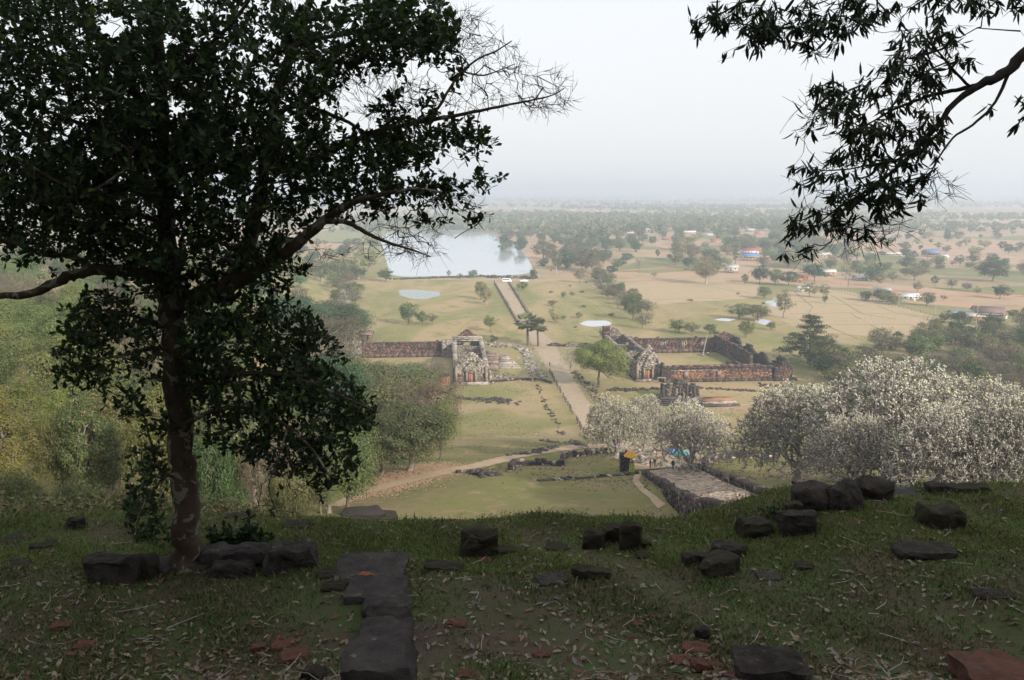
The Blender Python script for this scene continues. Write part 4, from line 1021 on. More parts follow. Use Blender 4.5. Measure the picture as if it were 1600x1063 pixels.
def make_tree(seed, Hh, cr, z0, nl, leaf, mats, clumps=60, sig=.14, asp=.6, flat=1.0, trunk_r=None, sparse=0.0, shape='round', lean=0, ntop=0):
    """trunk mesh (bole and limbs) and crown mesh, base at the origin, height Hh"""
    r_ = np.random.default_rng(seed); ch = (Hh-z0)/2; cz = z0+ch
    u = r_.normal(0, 1, (clumps, 3)); u /= np.linalg.norm(u, axis=1)[:, None]; rad = r_.uniform(.35, 1.0, clumps)**.5
    if shape == 'umbrella': u[:, 2] = np.abs(u[:, 2])*.9-.15
    lump = 1+.22*np.sin(u[:, 0]*4+seed)+.18*np.cos(u[:, 1]*5+seed*2)
    T = u*rad[:, None]*np.array([cr, cr, ch*.92])*lump[:, None]*.84+np.array([0, 0, cz])
    if shape == 'cone': 
        t = (T[:, 2]-z0)/(Hh-z0); T[:, :2] *= np.clip(1.35*(1-t), .12, 1)[:, None]
    if shape == 'tier':
        lv = np.linspace(z0, Hh*.97, 9); k = r_.integers(0, 9, clumps); a = r_.uniform(0, 6.28, clumps); tt = k/8
        rr_ = cr*(1-tt**1.3*.85)*np.sqrt(r_.uniform(.05, 1, clumps)); T = np.stack([rr_*np.cos(a), rr_*np.sin(a), lv[k]+rr_*.12+r_.normal(0, .12, clumps)], 1)
    T[:, 2] = np.clip(T[:, 2], z0*.8, Hh*.985)
    tr = trunk_r or Hh*.022
    ntk = 9; tz = np.linspace(0, cz+ch*.2, ntk); wob = np.cumsum(r_.normal(0, Hh*.008, (ntk, 2)), 0); wob[0] = 0
    tp = np.column_stack([wob[:, 0]+lean*tz, wob[:, 1], tz])
    tm = MB(); tm.tube(tp, np.linspace(tr, tr*.35, ntk)*(1+.5*np.exp(-tz/(.04*Hh))), 7)
    start = int(ntk*.4)
    nodes = {'p': tp[start:], 'par': [-1]+list(range(ntk-start-1))}
    mids = np.concatenate([T*np.array([.5, .5, 1])-np.array([0, 0, ch*.25]), T]); arr, par, load = grow(nodes, mids)
    nn = ntk-start; ii = np.arange(nn, len(arr)); rr_ = np.clip(tr*.16*np.sqrt(load[ii]), tr*.08, tr*.6)
    tm.segs(arr[par[ii]], arr[ii], np.clip(tr*.16*np.sqrt(load[par[ii]]), 0, tr*.55) if False else rr_*1.1, rr_*.8, 4)
    cm = MB(); per = nl//clumps; 
    w = r_.uniform(.4, 1.6, clumps); idx = r_.choice(clumps, nl, p=w/w.sum())
    off = r_.normal(0, 1, (nl, 3)); off /= np.linalg.norm(off, axis=1)[:, None]; off[:, 2] = np.where((off[:, 2] < -.2) & (r_.uniform(0, 1, nl) < .6), -off[:, 2], off[:, 2]); s = sig*cr*r_.uniform(.8, 1.9, clumps)[idx]
    P = T[idx]+off*(s*r_.uniform(.35, 1.0, nl)**.4)[:, None]*np.array([1.2, 1.2, .85*flat])+r_.normal(0, .05*cr*sig*4, (nl, 3))
    P[:, 2] = np.clip(P[:, 2], z0*.55, None)
    o = P-np.array([0, 0, cz]); o /= np.linalg.norm(o, axis=1)[:, None]+1e-9
    leaf_quads(cm, P, np.full(nl, leaf), off*1.3+o*.5, 0, asp, .35, .42)
    if sparse:   # bare twigs showing
        k = int(nl*sparse); q = r_.integers(0, clumps, k); A_ = T[q]; d = r_.normal(0, 1, (k, 3)); d[:, 2] = np.abs(d[:, 2]); d /= np.linalg.norm(d, axis=1)[:, None]
        tm.segs(A_+r_.normal(0, .05*cr, (k, 3)), A_+d*cr*r_.uniform(.15, .38, (k, 1)), np.full(k, tr*.09), np.full(k, tr*.03), 3)
    return tm.mesh('trunk', mats[0], True), cm.mesh('crown', mats[1:])

M_BARK = rough_mat('bark', (.16, .125, .095), (.10, .08, .06), 3, .95, .5, .03)
M_BARKM = rough_mat('grey_brown_bark', (.24, .20, .165), (.15, .125, .10), 3, .95, .4, .03)
M_BARKP = rough_mat('pale_bark', (.42, .37, .32), (.30, .26, .22), 3, .95, .4, .03)
L_MID = leaf_mat('leaf_mid', (.065, .10, .024), (.12, .155, .045), (.20, .17, .07), .9)
L_DARK = leaf_mat('leaf_dark', (.030, .062, .020), (.06, .10, .03), None)
L_PALE = leaf_mat('leaf_pale', (.17, .19, .06), (.24, .24, .09), (.30, .24, .12), .85)
L_YEL = leaf_mat('leaf_yellow_green', (.105, .145, .028), (.155, .185, .042), (.30, .22, .08), .9)
L_DRY = leaf_mat('leaf_dry', (.11, .098, .048), (.085, .10, .038), (.22, .145, .075), .85)
L_BUSH = leaf_mat('leaf_bush', (.075, .10, .032), (.12, .135, .05), (.22, .16, .09), .85)
L_TEAK = leaf_mat('leaf_teak', (.058, .088, .023), (.10, .125, .04), (.26, .18, .09), .92)
PROTO = {}
def proto(kind):
    if kind in PROTO: return PROTO[kind]
    base, lod = kind.split('/'); near = lod in ('near', 'close'); nf = {'close': 20000, 'near': 15000, 'mid': 3000, 'far': 560}[lod]; lf = {'close': .27, 'near': .26, 'mid': .56, 'far': 1.2}[lod]
    out = []
    for v in range(1 if base == 'tier' or lod == 'close' else 3):
        s = hash_(base)+v*17
        k = 80 if lod == 'close' else 90 if near else (60 if lod == 'mid' else 34)
        if base == 'broad': q = make_tree(s, 12, 5.5, 1.3, nf, lf, (M_BARK, L_MID), k, .17)
        elif base == 'dark': q = make_tree(s, 10, 5.2, 1.2, nf, lf, (M_BARK, L_DARK), k, .17)
        elif base == 'teak': q = make_tree(s, 15, 5.5, 1.6, nf, lf*1.15, (M_BARKM, L_TEAK), k, .17)
        elif base == 'pale': q = make_tree(s, 14, 5.0, 1.8, int(nf*.8), lf, (M_BARKP, L_PALE), k, .17, sparse=.03)
        elif base == 'dry': q = make_tree(s, 11, 5.2, 1.2, int(nf*.6), lf*.8, (M_BARKM, L_DRY), k, .18, sparse=.10)
        elif base == 'bare': q = make_tree(s, 11, 4.8, 2.8, int(nf*.14), lf*.7, (M_BARKM, L_DRY), k, .16, sparse=.20, trunk_r=.17)
        elif base == 'bush': q = make_tree(s, 5, 3.6, .3, int(nf*.7), lf*.7, (M_BARK, L_BUSH), k, .2, sparse=.02)
        elif base == 'bamboo': q = make_tree(s, 12, 3.6, 1.0, int(nf*1.3), lf*.85, (M_BARKM, L_YEL), k, .17, asp=.26, shape='cone', sparse=.02)
        elif base == 'tier': q = make_tree(s, 14, 6.2, 2.6, nf, lf*1.1, (M_BARK, L_DARK), 150, .12, flat=.45, shape='tier')
        elif base == 'umbrella': q = make_tree(s, 8, 7.5, 4.2, nf, lf, (M_BARK, L_MID), k, .15, flat=.9, shape='umbrella')
        elif base == 'ivy': q = make_tree(s, 15, 4.2, 2.5, nf, lf*.9, (M_BARKP, L_DRY), k, .17, sparse=.05)
        elif base == 'lime': q = make_tree(s, 11, 6, 3.2, int(nf*1.3), lf*.95, (M_BARK, L_LIME), k, .15)
        out.append(q)
    PROTO[kind] = out; return out
L_LIME = leaf_mat('leaf_fresh_green', (.085, .14, .03), (.13, .185, .045), None)
def hash_(s): return sum(ord(c)*(i_+3) for i_, c in enumerate(s)) % 997
DIM = {'broad': (12, 11), 'dark': (10, 10.5), 'teak': (15, 11), 'pale': (14, 10), 'dry': (11, 10.5), 'bare': (11, 9.8), 'bush': (5, 7.2), 'bamboo': (12, 7.2), 'tier': (14, 12.4), 'umbrella': (8, 15), 'ivy': (15, 8.5), 'lime': (11, 12)}
NAMES = {'broad': ('broadleaf_tree', 'tree'), 'dark': ('evergreen_tree', 'tree'), 'teak': ('teak_tree', 'tree'), 'pale': ('pale_tree', 'tree'), 'dry': ('dry_tree', 'tree'), 'bare': ('bare_tree', 'tree'), 'bush': ('bush', 'bush'), 'bamboo': ('bamboo_clump', 'bamboo'), 'tier': ('layered_tree', 'tree'), 'umbrella': ('spreading_tree', 'tree'), 'ivy': ('ivy_tree', 'tree'), 'lime': ('fresh_green_tree', 'tree')}
def put_tree(kind, lod, p, wm, hm, label, group=None, simple=False):
    P_ = proto(kind+'/'+lod); tm, cm = P_[random.randrange(len(P_))]; nm, cat = NAMES[kind]; D_ = DIM[kind]
    root = thing(nm, p, label, cat, group, random.uniform(0, 6.28), (wm/D_[1], wm/D_[1]*random.uniform(.92, 1.08), hm/D_[0]))
    link('trunk', tm, root); link('crown', cm, root)
    return root
def tree_px(px, py, w, hp, kind, label, group=None):
    p = G(px, py); lod = 'close' if w > 88 else 'near' if w > 45 else ('mid' if w > 14 else 'far')
    top = at(px, py-hp, p.y); k = (Vector((p.x, p.y, p.z))-Vector((0, 0, CAMZ))).length/F
    p.z -= .1
    return put_tree(kind, lod, p, w*k, max(1.0, top.z-p.z), label, group)

TL = [ # px, base py, width px, height px, kind, label
 (935, 606, 100, 76, 'lime', 'round fresh green tree between the causeway and right temple'),
 (1264, 568, 84, 74, 'tier', 'dark layered conifer like tree alone right of the temple'),
 (603, 440, 28, 21, 'dark', 'dense dome shaped tree at the near left lake corner'),
 (638, 508, 32, 38, 'broad', 'taller tree of the group standing on the left lawn'),
 (660, 508, 20, 24, 'broad', 'smaller middle tree of the group on the left lawn'),
 (676, 507, 18, 18, 'dry', 'smallest dry tree right in the left lawn group'),
 (752, 468, 26, 30, 'broad', 'leafy tree left of the far causeway kerb'),
 (760, 476, 24, 30, 'pale', 'pale tree in front of the leafy one by the far causeway'),
 (766, 518, 26, 24, 'lime', 'bright green small tree on the lawn behind left temple'),
 (772, 535, 14, 12, 'bush', 'green bush behind the left temple picnic spot'),
 (701, 433, 8, 12, 'broad', 'slim small tree on the near lake bank'),
 (719, 436, 10, 9, 'bush', 'round bush on the lake bank right of the slim tree'),
 (739, 435, 17, 14, 'broad', 'small bushy tree on the lake bank near the landing'),
 (833, 437, 14, 20, 'dark', 'pointed dark tree right of the white pickup truck'),
 (816, 454, 20, 15, 'broad', 'small round tree just below the white pickup truck'),
 (869, 430, 20, 50, 'ivy', 'tall narrow vine covered tree stump right of the lake'),
 (884, 420, 36, 30, 'dark', 'dark green leaning tree behind the vine covered stump'),
 (915, 425, 40, 42, 'ivy', 'big brown rounded tree right of the vine covered stump'),
 (850, 405, 40, 32, 'broad', 'green tree at the right shore of the lake'),
 (905, 442, 26, 24, 'dry', 'greyish tree below the big brown rounded tree'),
 (935, 438, 24, 20, 'broad', 'leafy tree at lower right of the brown rounded tree'),
 (978, 412, 22, 18, 'dark', 'dark umbrella shaped tree alone on the far lawn'),
 (998, 427, 18, 26, 'bare', 'leafless tree right of the dark umbrella tree'),
 (965, 424, 26, 20, 'lime', 'bright green low tree beside the pale dirt track'),
 (955, 430, 18, 16, 'dark', 'dark low tree left of the bright green low one'),
 (1027, 403, 8, 14, 'dark', 'slim dark tree alone on the far lawn'),
 (948, 381, 9, 18, 'dark', 'slim dark tree in front of the palm belt'),
 (1066, 408, 38, 44, 'pale', 'tall pale tree at the left end of the village trees'),
 (1082, 412, 30, 36, 'dry', 'brownish tree right of the tall pale tree'),
 (1103, 444, 46, 48, 'pale', 'big pale tree left of the white stilt house'),
 (1076, 420, 26, 22, 'dark', 'dark tree tucked under the tall pale tree'),
 (1120, 425, 22, 30, 'dark', 'dark tree just behind the white stilt house'),
 (1187, 443, 30, 30, 'dark', 'first dark mango tree right of the white stilt house'),
 (1211, 446, 24, 28, 'broad', 'second mango tree right of the white stilt house'),
 (1232, 446, 30, 24, 'dark', 'third mango tree right of the white stilt house'),
 (1273, 440, 34, 30, 'dark', 'dark tree beneath the hanging mango leaf tips'),
 (1163, 444, 12, 18, 'broad', 'small thin tree before the mango row'),
 (1060, 520, 36, 22, 'broad', 'green round topped tree behind the right temple back wall'),
 (1082, 523, 26, 20, 'dry', 'dry tree right of the round topped tree behind the temple'),
 (1110, 522, 22, 17, 'broad', 'small green tree behind the right temple back wall'),
 (988, 500, 34, 40, 'broad', 'green tree in the bushy line right of the ponds'),
 (1003, 514, 30, 26, 'dry', 'dry brown tree just behind the right temple'),
 (1018, 505, 22, 18, 'bare', 'leafless tree on lawn behind right temple'),
 (950, 468, 24, 22, 'dry', 'brown dry tree in the line above the pond'),
 (960, 462, 18, 18, 'dark', 'dark small tree in the line above the pond'),
 (965, 482, 26, 22, 'bare', 'leafless thicket tree in the line above the pond'),
 (985, 478, 26, 24, 'broad', 'round green tree in the line right of the pond'),
 (938, 455, 20, 18, 'dry', 'dry shrubby tree at top of the line above the pond'),
 (880, 465, 10, 9, 'bush', 'small bush alone on the right lawn'),
 (868, 505, 16, 16, 'pale', 'pale shrubby tree right of the palms'),
 (905, 497, 14, 9, 'bush', 'reddish low bush on the lawn left of pond'),
 (862, 500, 12, 22, 'pale', 'slim pale tree close behind the palm trees'),
 (940, 528, 12, 14, 'broad', 'little green tree behind the tall dark pier'),
 (1155, 499, 38, 26, 'broad', 'left one of two wide green trees above the right temple'),
 (1185, 501, 40, 26, 'broad', 'right one of two wide green trees above the right temple'),
 (1165, 527, 26, 28, 'broad', 'green tree in front of the flat crowned tree'),
 (1205, 516, 16, 14, 'broad', 'small green tree right of the flat crowned tree'),
 (1223, 497, 32, 46, 'dry', 'tall dry tree at the left edge of the dry paddies'),
 (1194, 467, 24, 20, 'broad', 'green tree beside the small paddy pond'),
 (1265, 464, 24, 26, 'pale', 'pale tree on the paddy edge below mango leaves'),
 (1287, 466, 18, 24, 'pale', 'slim pale tree on paddy edge right of its twin'),
 (1288, 473, 10, 12, 'dark', 'little dark shrub tree inside the dry paddies'),
 (1325, 448, 34, 44, 'bare', 'tall leafless tree near the red road bend'),
 (1362, 440, 34, 26, 'dark', 'dark tree left of the shiny grey roofed shed'),
 (1372, 448, 20, 26, 'pale', 'pale tree behind the shiny grey roofed shed'),
 (1395, 440, 20, 18, 'dry', 'dry tree beyond the red road'),
 (1428, 438, 40, 30, 'dry', 'olive spreading tree beyond the red road'),
 (1433, 457, 18, 18, 'dry', 'small olive tree at edge of the red road'),
 (1448, 478, 26, 22, 'broad', 'vase shaped green tree beside the red road'),
 (1474, 470, 12, 10, 'dry', 'little dry tree right of the vase shaped one'),
 (1461, 447, 12, 18, 'broad', 'small slim green tree beyond the red road'),
 (1487, 452, 18, 18, 'dry', 'dusty brown tree in the far dry field'),
 (1510, 455, 18, 15, 'dry', 'dusty round tree right of the brown one'),
 (1527, 461, 12, 14, 'pale', 'pale small tree left of the dark round tree'),
 (1562, 467, 26, 24, 'dark', 'dark round tree alone beyond the red road'),
 (1550, 440, 46, 36, 'dark', 'large dark tree at the far right field edge'),
 (1500, 416, 14, 18, 'broad', 'small tree right of the lone blue roofed house'),
 (1465, 418, 24, 20, 'broad', 'green tree below the lone blue roofed house'),
 (1480, 378, 10, 20, 'dark', 'slim dark tree in the far right fields'),
 (1440, 372, 12, 18, 'dark', 'narrow cypress like tree near the mango branch tips'),
 (1380, 472, 34, 22, 'bush', 'dusty thicket around the shiny grey roofed shed'),
 (1352, 470, 26, 16, 'bush', 'dusty hedge left of the shiny grey roofed shed'),
 (1395, 476, 22, 16, 'bush', 'dusty bush at the right end of the roadside thicket'),
 (1475, 503, 18, 15, 'bush', 'dark bush at left end of the roadside farm'),
 (1498, 505, 24, 20, 'dark', 'dark tree in the yard of the roadside farm'),
 (1512, 507, 14, 14, 'bush', 'bush before the small orange walled house'),
 (1534, 497, 16, 16, 'dark', 'dark tree hiding the brown roofed house corner'),
 (1583, 497, 18, 14, 'broad', 'green tree right of the brown roofed house'),
 (470, 456, 30, 32, 'lime', 'light green tree near the road by the forest edge'),
 (560, 436, 44, 44, 'pale', 'large pale tree on the left lake bank'),
 (528, 432, 36, 30, 'broad', 'green tree left of the large pale lake bank tree'),
 (560, 434, 26, 18, 'dark', 'dark round tree under the large pale lake tree'),
 (500, 440, 30, 28, 'broad', 'roadside tree where the grey road meets the forest'),
 (578, 420, 26, 28, 'pale', 'pale green tree leaning over the lake water'),
 (1350, 376, 26, 22, 'broad', 'far tree seen between the mango leaf tips'),
]
for t_ in TL: tree_px(*t_)

# forest edge trees close below the hilltop (left)
FL = [
 (640, 736, 112, 112, 'teak', 'large broad leaved tree with pale brown dry leaves at the forest edge'),
 (688, 718, 62, 96, 'broad', 'rightmost forest edge tree with a short white trunk'),
 (575, 690, 150, 122, 'broad', 'big rounded green tree rising behind the forest edge'),
 (675, 702, 86, 112, 'dry', 'olive fine leaved tree behind the rightmost forest edge tree'),
 (520, 700, 100, 150, 'dark', 'dark green tree seen past the big tree right foliage'),
 (596, 742, 70, 96, 'teak', 'low branching teak left of its bigger twin at forest edge'),
 (500, 770, 50, 90, 'teak', 'thin young teak with pale straight trunk'),
 (460, 770, 60, 120, 'bare', 'leafless pale tree under the big tree branches'),
 (672, 602, 62, 40, 'dry', 'brownish tree in front of the left temple court'),
 (628, 642, 110, 76, 'broad', 'wide green crown in front of the left temple wall'),
 (550, 640, 120, 78, 'broad', 'rounded green crown left of the temple courtyard'),
 (500, 610, 120, 120, 'dry', 'olive brown thicket tree left of the temple'),
 (500, 535, 120, 64, 'dark', 'dark green tree mass left of temple wall end, main crown'),
 (545, 530, 70, 50, 'dark', 'dark green crown touching the temple wall left end'),
 (452, 520, 90, 60, 'dark', 'dark green crown leftmost in the mass above the temple'),
 (60, 800, 120, 220, 'bamboo', 'tall yellow green bamboo clump at the far left'),
 (30, 800, 80, 60, 'bush', 'dense leafy undergrowth bush below left bamboo'),
 (120, 800, 70, 50, 'bush', 'leafy undergrowth bush between bamboo and trunk'),
 (215, 795, 70, 50, 'bush', 'leafy undergrowth bush just left of the trunk'),
 (340, 785, 80, 120, 'dark', 'dark green low tree just right of the trunk foot'),
 (180, 790, 70, 130, 'dark', 'dark green tree left of the trunk hanging foliage'),
 (95, 785, 60, 150, 'broad', 'leafy tree rising between the bamboo clumps'),
 (405, 790, 70, 130, 'bare', 'pale stemmed leafless tree right of trunk'),
 (130, 795, 60, 130, 'bare', 'pale stemmed leafless tree left of trunk'),
 (450, 785, 70, 46, 'bush', 'leafy undergrowth bush under the straight pale boles'),
 (10, 800, 130, 210, 'bamboo', 'yellow green bamboo clump cut by the left picture edge'),
 (150, 795, 90, 190, 'teak', 'dull leafy thicket tree between bamboo and the big trunk'),
 (110, 790, 80, 200, 'bamboo', 'bamboo clump behind the dull leafy thicket tree'),
 (200, 790, 110, 190, 'teak', 'dull green forest tree left of the big trunk'),
 (340, 780, 120, 190, 'teak', 'dull forest tree right behind the big trunk'),
 (400, 770, 80, 170, 'teak', 'forest tree with straight pale bole right of big trunk'),
 (440, 775, 70, 130, 'bare', 'bare crooked tree right of the straight pale bole'),
 (260, 785, 100, 200, 'broad', 'green tree hidden right behind the big trunk'),
]
for px, py, w, hp, kind, lab in FL:
    if py < 763: tree_px(px, py, w*1.18, hp*1.04, kind, lab); continue
    D_ = (48+37*((px*7+hp*3) % 23)/23) if kind != 'bush' else 44; p = at(px, py, D_); p.z = float(h(p.x, p.y))-.2; top = at(px, py-hp, D_)
    put_tree(kind, 'close' if w > 60 else 'near', p, w*D_*1.03/F*1.15, top.z-p.z, lab)

KD = {'broad': 'green leafy tree', 'dark': 'dark green tree', 'teak': 'dull broad leaved tree', 'dry': 'olive brown tree', 'bare': 'leafless grey tree', 'pale': 'pale yellowish tree', 'bush': 'shrubby bush', 'bamboo': 'yellow green bamboo', 'lime': 'light green tree'}
MARKS = [(60, 640, 'the tall yellow bamboo'), (290, 650, 'the big trunk'), (150, 560, 'the low left foliage of the big tree'), (30, 500, 'the left picture edge'), (430, 620, 'the big tree right foliage'), (480, 740, 'the straight pale boles'), (540, 500, 'the dark mass above the temple wall'), (640, 650, 'the rounded forest edge crowns'),
 (545, 455, 'the grey service road'), (603, 430, 'the dome shaped lake corner tree'), (490, 378, 'the little patch of water left of the lake'), (560, 400, 'the large pale lake bank tree'), (640, 460, 'the weedy pond'), (700, 430, 'the near lake shore'), (760, 455, 'the leafy tree by the far causeway'), (660, 540, 'the left temple wall'), (690, 350, 'the far lake shore'), (795, 355, 'the orange roofed lake pavilion'), (869, 400, 'the vine covered stump'), (915, 400, 'the big brown rounded tree'), (862, 380, 'the faded orange roof'), (880, 353, 'the school building'),
 (930, 505, 'the small open pond'), (985, 490, 'the bushy line by the pond'), (1013, 355, 'the white two storey house'), (1076, 360, 'the long white building'), (1041, 370, 'the salmon pink house'), (1118, 373, 'the rust roofed house'), (1172, 358, 'the grey farm roofs'), (1172, 395, 'the long red roof'), (1142, 420, 'the white stilt house'), (1100, 400, 'the big pale trees'), (1040, 440, 'the dry far lawn'), (998, 410, 'the leafless lawn tree'), (1205, 430, 'the mango tree row'), (1240, 375, 'the hanging mango leaves'), (1285, 398, 'the pale long roof'), (1290, 425, 'the pale double roof'), (1253, 452, 'the white water house'),
 (1325, 425, 'the tall leafless roadside tree'), (1346, 434, 'the low pale roofed house'), (1378, 458, 'the shiny grey roofed shed'), (1420, 464, 'the tarpaulin shed'), (1454, 397, 'the lone blue roofed house'), (1471, 356, 'the long pale hall'), (1448, 468, 'the vase shaped roadside tree'), (1392, 396, 'the pale wall like shed'), (1562, 455, 'the dark round field tree'), (1550, 425, 'the large dark field tree'), (1510, 445, 'the dusty round tree'), (1542, 495, 'the brown roofed house'), (1590, 400, 'the right picture edge'), (1580, 350, 'the upper right far fields'), (1400, 350, 'the mango branch tips'),
 (1170, 485, 'the flat crowned tree'), (1223, 480, 'the tall dry paddy tree'), (1060, 510, 'the right temple back wall'), (1264, 540, 'the layered tree'), (1320, 580, 'the tallest plumeria top'), (1420, 540, 'the thicket palms'), (1560, 560, 'the plumeria grove right end'), (1480, 560, 'the plumeria grove'), (1583, 530, 'the orange house near the edge')]
USED = {}
def newlabel(l_, qx, qy):
    if l_ in USED:
        for q in sorted(MARKS, key=lambda q: (q[0]-qx)**2+((q[1]-qy)*2.2)**2)[1:9]:
            c = l_+' towards '+q[2]
            if c not in USED and len(c.split()) <= 16: l_ = c; break
    USED[l_] = 1; return l_
def scatter(region, n, kinds, spf, group, label, hs, wid, lod=None, existing=[]):
    """individual trees with random places inside region(x, y)->bool; label is shared by a group nothing tells apart"""
    pts = []; tries = 0; hp_ = [(H_[0], H_[1]) for H_ in HS]
    while len(pts) < n and tries < n*60:
        tries += 1; px, D_ = random.uniform(region[0], region[1]), math.exp(random.uniform(math.log(region[2]), math.log(region[3])))
        x = (px-800)/F*D_*1.02; 
        if len(region) > 4 and not region[4](x, D_, px): continue
        s = spf(D_); bz = float(h(x, D_)); dp = D_*cp-(bz-CAMZ)*sp; bx, by = 800+F*x/dp, 531.5-F*(D_*sp+(bz-CAMZ)*cp)/dp
        if any(abs(bx-a) < 13 and -2 < by-b_ < 15 for a, b_ in hp_): continue
        if any((x-a)**2+(D_-b_)**2 < s*s for a, b_ in pts): continue
        pts.append((x, D_))
    for x, y in pts:
        k = random.choice(kinds); hm = random.uniform(*hs); wm = hm*random.uniform(*wid)
        pxw = wm*F/y; l_ = lod or ('close' if pxw > 130 else 'near' if pxw > 55 else 'mid' if pxw > 15 else 'far')
        if k == 'bush': hm *= .45; wm *= .8
        t = (hm-hs[0])/(hs[1]-hs[0]); sz = 'tall' if t > .66 else 'small' if t < .3 else 'middling'
        gz = float(h(x, y)); dp = y*cp-(gz+hm*.6-CAMZ)*sp; qx = 800+F*x/dp; qy = 531.5-F*(y*sp+(gz+hm*.6-CAMZ)*cp)/dp
        b_ = min(MARKS, key=lambda q: ((q[0]-qx)*1.0)**2+((q[1]-qy)*2.2)**2)
        dx_, dy_ = qx-b_[0], (qy-b_[1])*2.2; rel = ('right of' if dx_ > 0 else 'left of') if abs(dx_) > abs(dy_) else ('in front of' if dy_ > 0 else 'behind')
        put_tree(k, l_, Vector((x, y, gz-.2)), wm, hm, newlabel('%s %s %s %s' % (sz, KD[k], rel, b_[2]), qx, qy), group)
    return pts
def xsp(y): return float(np.interp(y, [60, 100, 235, 390, 700], [-15, -22, -47, -80, -135]))
kd = lambda base, pl: {k_: '%s %s' % (v_, pl) for k_, v_ in {'broad': 'green leafy tree', 'dark': 'dark green dense tree', 'teak': 'broad leaved dull green tree', 'dry': 'dry olive brown tree', 'bare': 'leafless pale grey tree', 'pale': 'pale yellowish tree', 'bush': 'low shrubby bush', 'bamboo': 'yellow green bamboo', 'lime': 'fresh light green tree', 'palm': 'fan palm'}.items()}
scatter((-60, 560, 88, 240, lambda x, y, px: x < xsp(y)+4 and y > 30), 105, ['broad', 'teak', 'dry', 'broad', 'dark', 'bamboo', 'broad'], lambda D_: 3.5+.045*D_, 'trees in the forest on the near left hillside', kd(0, 'in the forest on the near left hillside'), (9, 15), (.7, 1.0))
scatter((-60, 590, 240, 640, lambda x, y, px: x < xsp(y)-2), 120, ['broad', 'dry', 'pale', 'broad', 'dark', 'lime', 'dry'], lambda D_: 6+.028*D_, 'trees in the forest on the far left hillside', kd(0, 'in the forest on the far left hillside'), (11, 16), (.8, 1.1))
scatter((380, 640, 640, 1100, lambda x, y, px: x < -120-.10*(y-650) and px < 592), 60, ['broad', 'pale', 'dry', 'dark'], lambda D_: .022*D_, 'trees along the left bank of the lake', kd(0, 'in the belt along the left lake bank'), (10, 15), (.9, 1.2))
scatter((1272, 1700, 262, 425, lambda x, y, px: y < 345+.62*(x-135) and x > 124), 135, ['broad', 'bush', 'dry', 'dark', 'dry', 'broad'], lambda D_: 5.8, 'thicket of trees behind the plumeria grove', kd(0, ''), (8, 14), (.9, 1.2))
scatter((785, 1000, 950, 1500, lambda x, y, px: True), 75, ['broad', 'dark', 'dry', 'broad'], lambda D_: .016*D_, 'trees around the far right side of the lake', kd(0, 'in the belt right of the lake'), (11, 17), (.9, 1.2))
scatter((970, 1270, 920, 1650, lambda x, y, px: y > 1050 or px > 1130), 170, ['broad', 'dark', 'broad', 'pale', 'dry'], lambda D_: .011*D_, 'trees among the village houses', kd(0, 'among the village houses'), (11, 18), (.9, 1.3))
scatter((1270, 1640, 560, 1500, lambda x, y, px: y > 690), 125, ['broad', 'dry', 'dark', 'bush', 'broad', 'pale'], lambda D_: .02*D_, 'trees dotted over the dry fields on the right', kd(0, 'dotted over the dry fields on the right'), (7, 14), (.9, 1.4))
scatter((860, 1210, 360, 800, lambda x, y, px: x > 24 and not (315 < y < 372 and x < 125) and abs(y-(450+1.9*(x-55))) > 0), 26, ['bush', 'dry', 'bush', 'broad'], lambda D_: .03*D_, 'small bushes dotted over the lawns right of the causeway', kd(0, 'dotted over the lawns right of the causeway'), (2.5, 5), (1.0, 1.5))

scatter((1118, 1300, 760, 1010, lambda x, y, px: True), 44, ['dark', 'broad', 'dark', 'dry', 'pale'], lambda D_: 9, 'village edge trees', '', (9, 15), (.9, 1.3))
scatter((836, 945, 700, 980, lambda x, y, px: y > 735 or px > 880), 34, ['dry', 'broad', 'dark', 'dry', 'bush'], lambda D_: 9, 'trees right of the lake', '', (8, 16), (.9, 1.2))
scatter((915, 1020, 470, 700, lambda x, y, px: abs(px-(925+(1/y-1/700)/(1/440-1/700)*95)) < 14), 40, ['dry', 'bush', 'broad', 'dry', 'bare'], lambda D_: 6, 'bushy line of trees by the pond', '', (6, 10), (.9, 1.3))
scatter((1040, 1110, 780, 1010, lambda x, y, px: True), 12, ['pale', 'dark', 'broad'], lambda D_: 11, 'village edge trees', '', (10, 16), (.9, 1.2))

# fan palms
def palm_meshes(seed, fr=26):
    r_ = np.random.default_rng(seed); tm = MB(); Hh = 8.2; zz = np.linspace(0, Hh, 9); tm.tube(np.column_stack([.25*np.sin(zz*.2+seed), .1*zz*0, zz]), np.linspace(.34, .22, 9), 8)
    cm = MB(); top = np.array([.25*np.sin(Hh*.2+seed), 0, Hh])
    for k_ in range(fr):
        a = r_.uniform(0, 6.28); e = r_.uniform(-1.05, 1.35); d = np.array([math.cos(a)*math.cos(e), math.sin(a)*math.cos(e), math.sin(e)]); L = r_.uniform(1.5, 2.3)
        c = top+d*L; cm.segs([top], [c], np.array([.05]), np.array([.03]), 3, 0)
        side = np.cross(d, (0, 0, 1)); side /= np.linalg.norm(side)+1e-9; upv = np.cross(side, d)
        mi = 1 if e < -.35 else 0
        for q in range(15):
            t = (q/14-.5)*3.6; dd = d*math.cos(t)+side*math.sin(t); tip = c+dd*r_.uniform(1.5, 2.0)+np.array([0, 0, -.25*abs(math.sin(t))-.15]); w = np.cross(dd, upv); w = w/np.linalg.norm(w)*.09+side*0
            mid = c+(tip-c)*.6
            cm.add([c, mid+np.cross(upv, dd)*.2, tip, mid-np.cross(upv, dd)*.2], [(0, 1, 2, 3)], mi)
    return tm.mesh('trunk', M_BARK, True), cm.mesh('crown', [L_PALM, L_DRY])
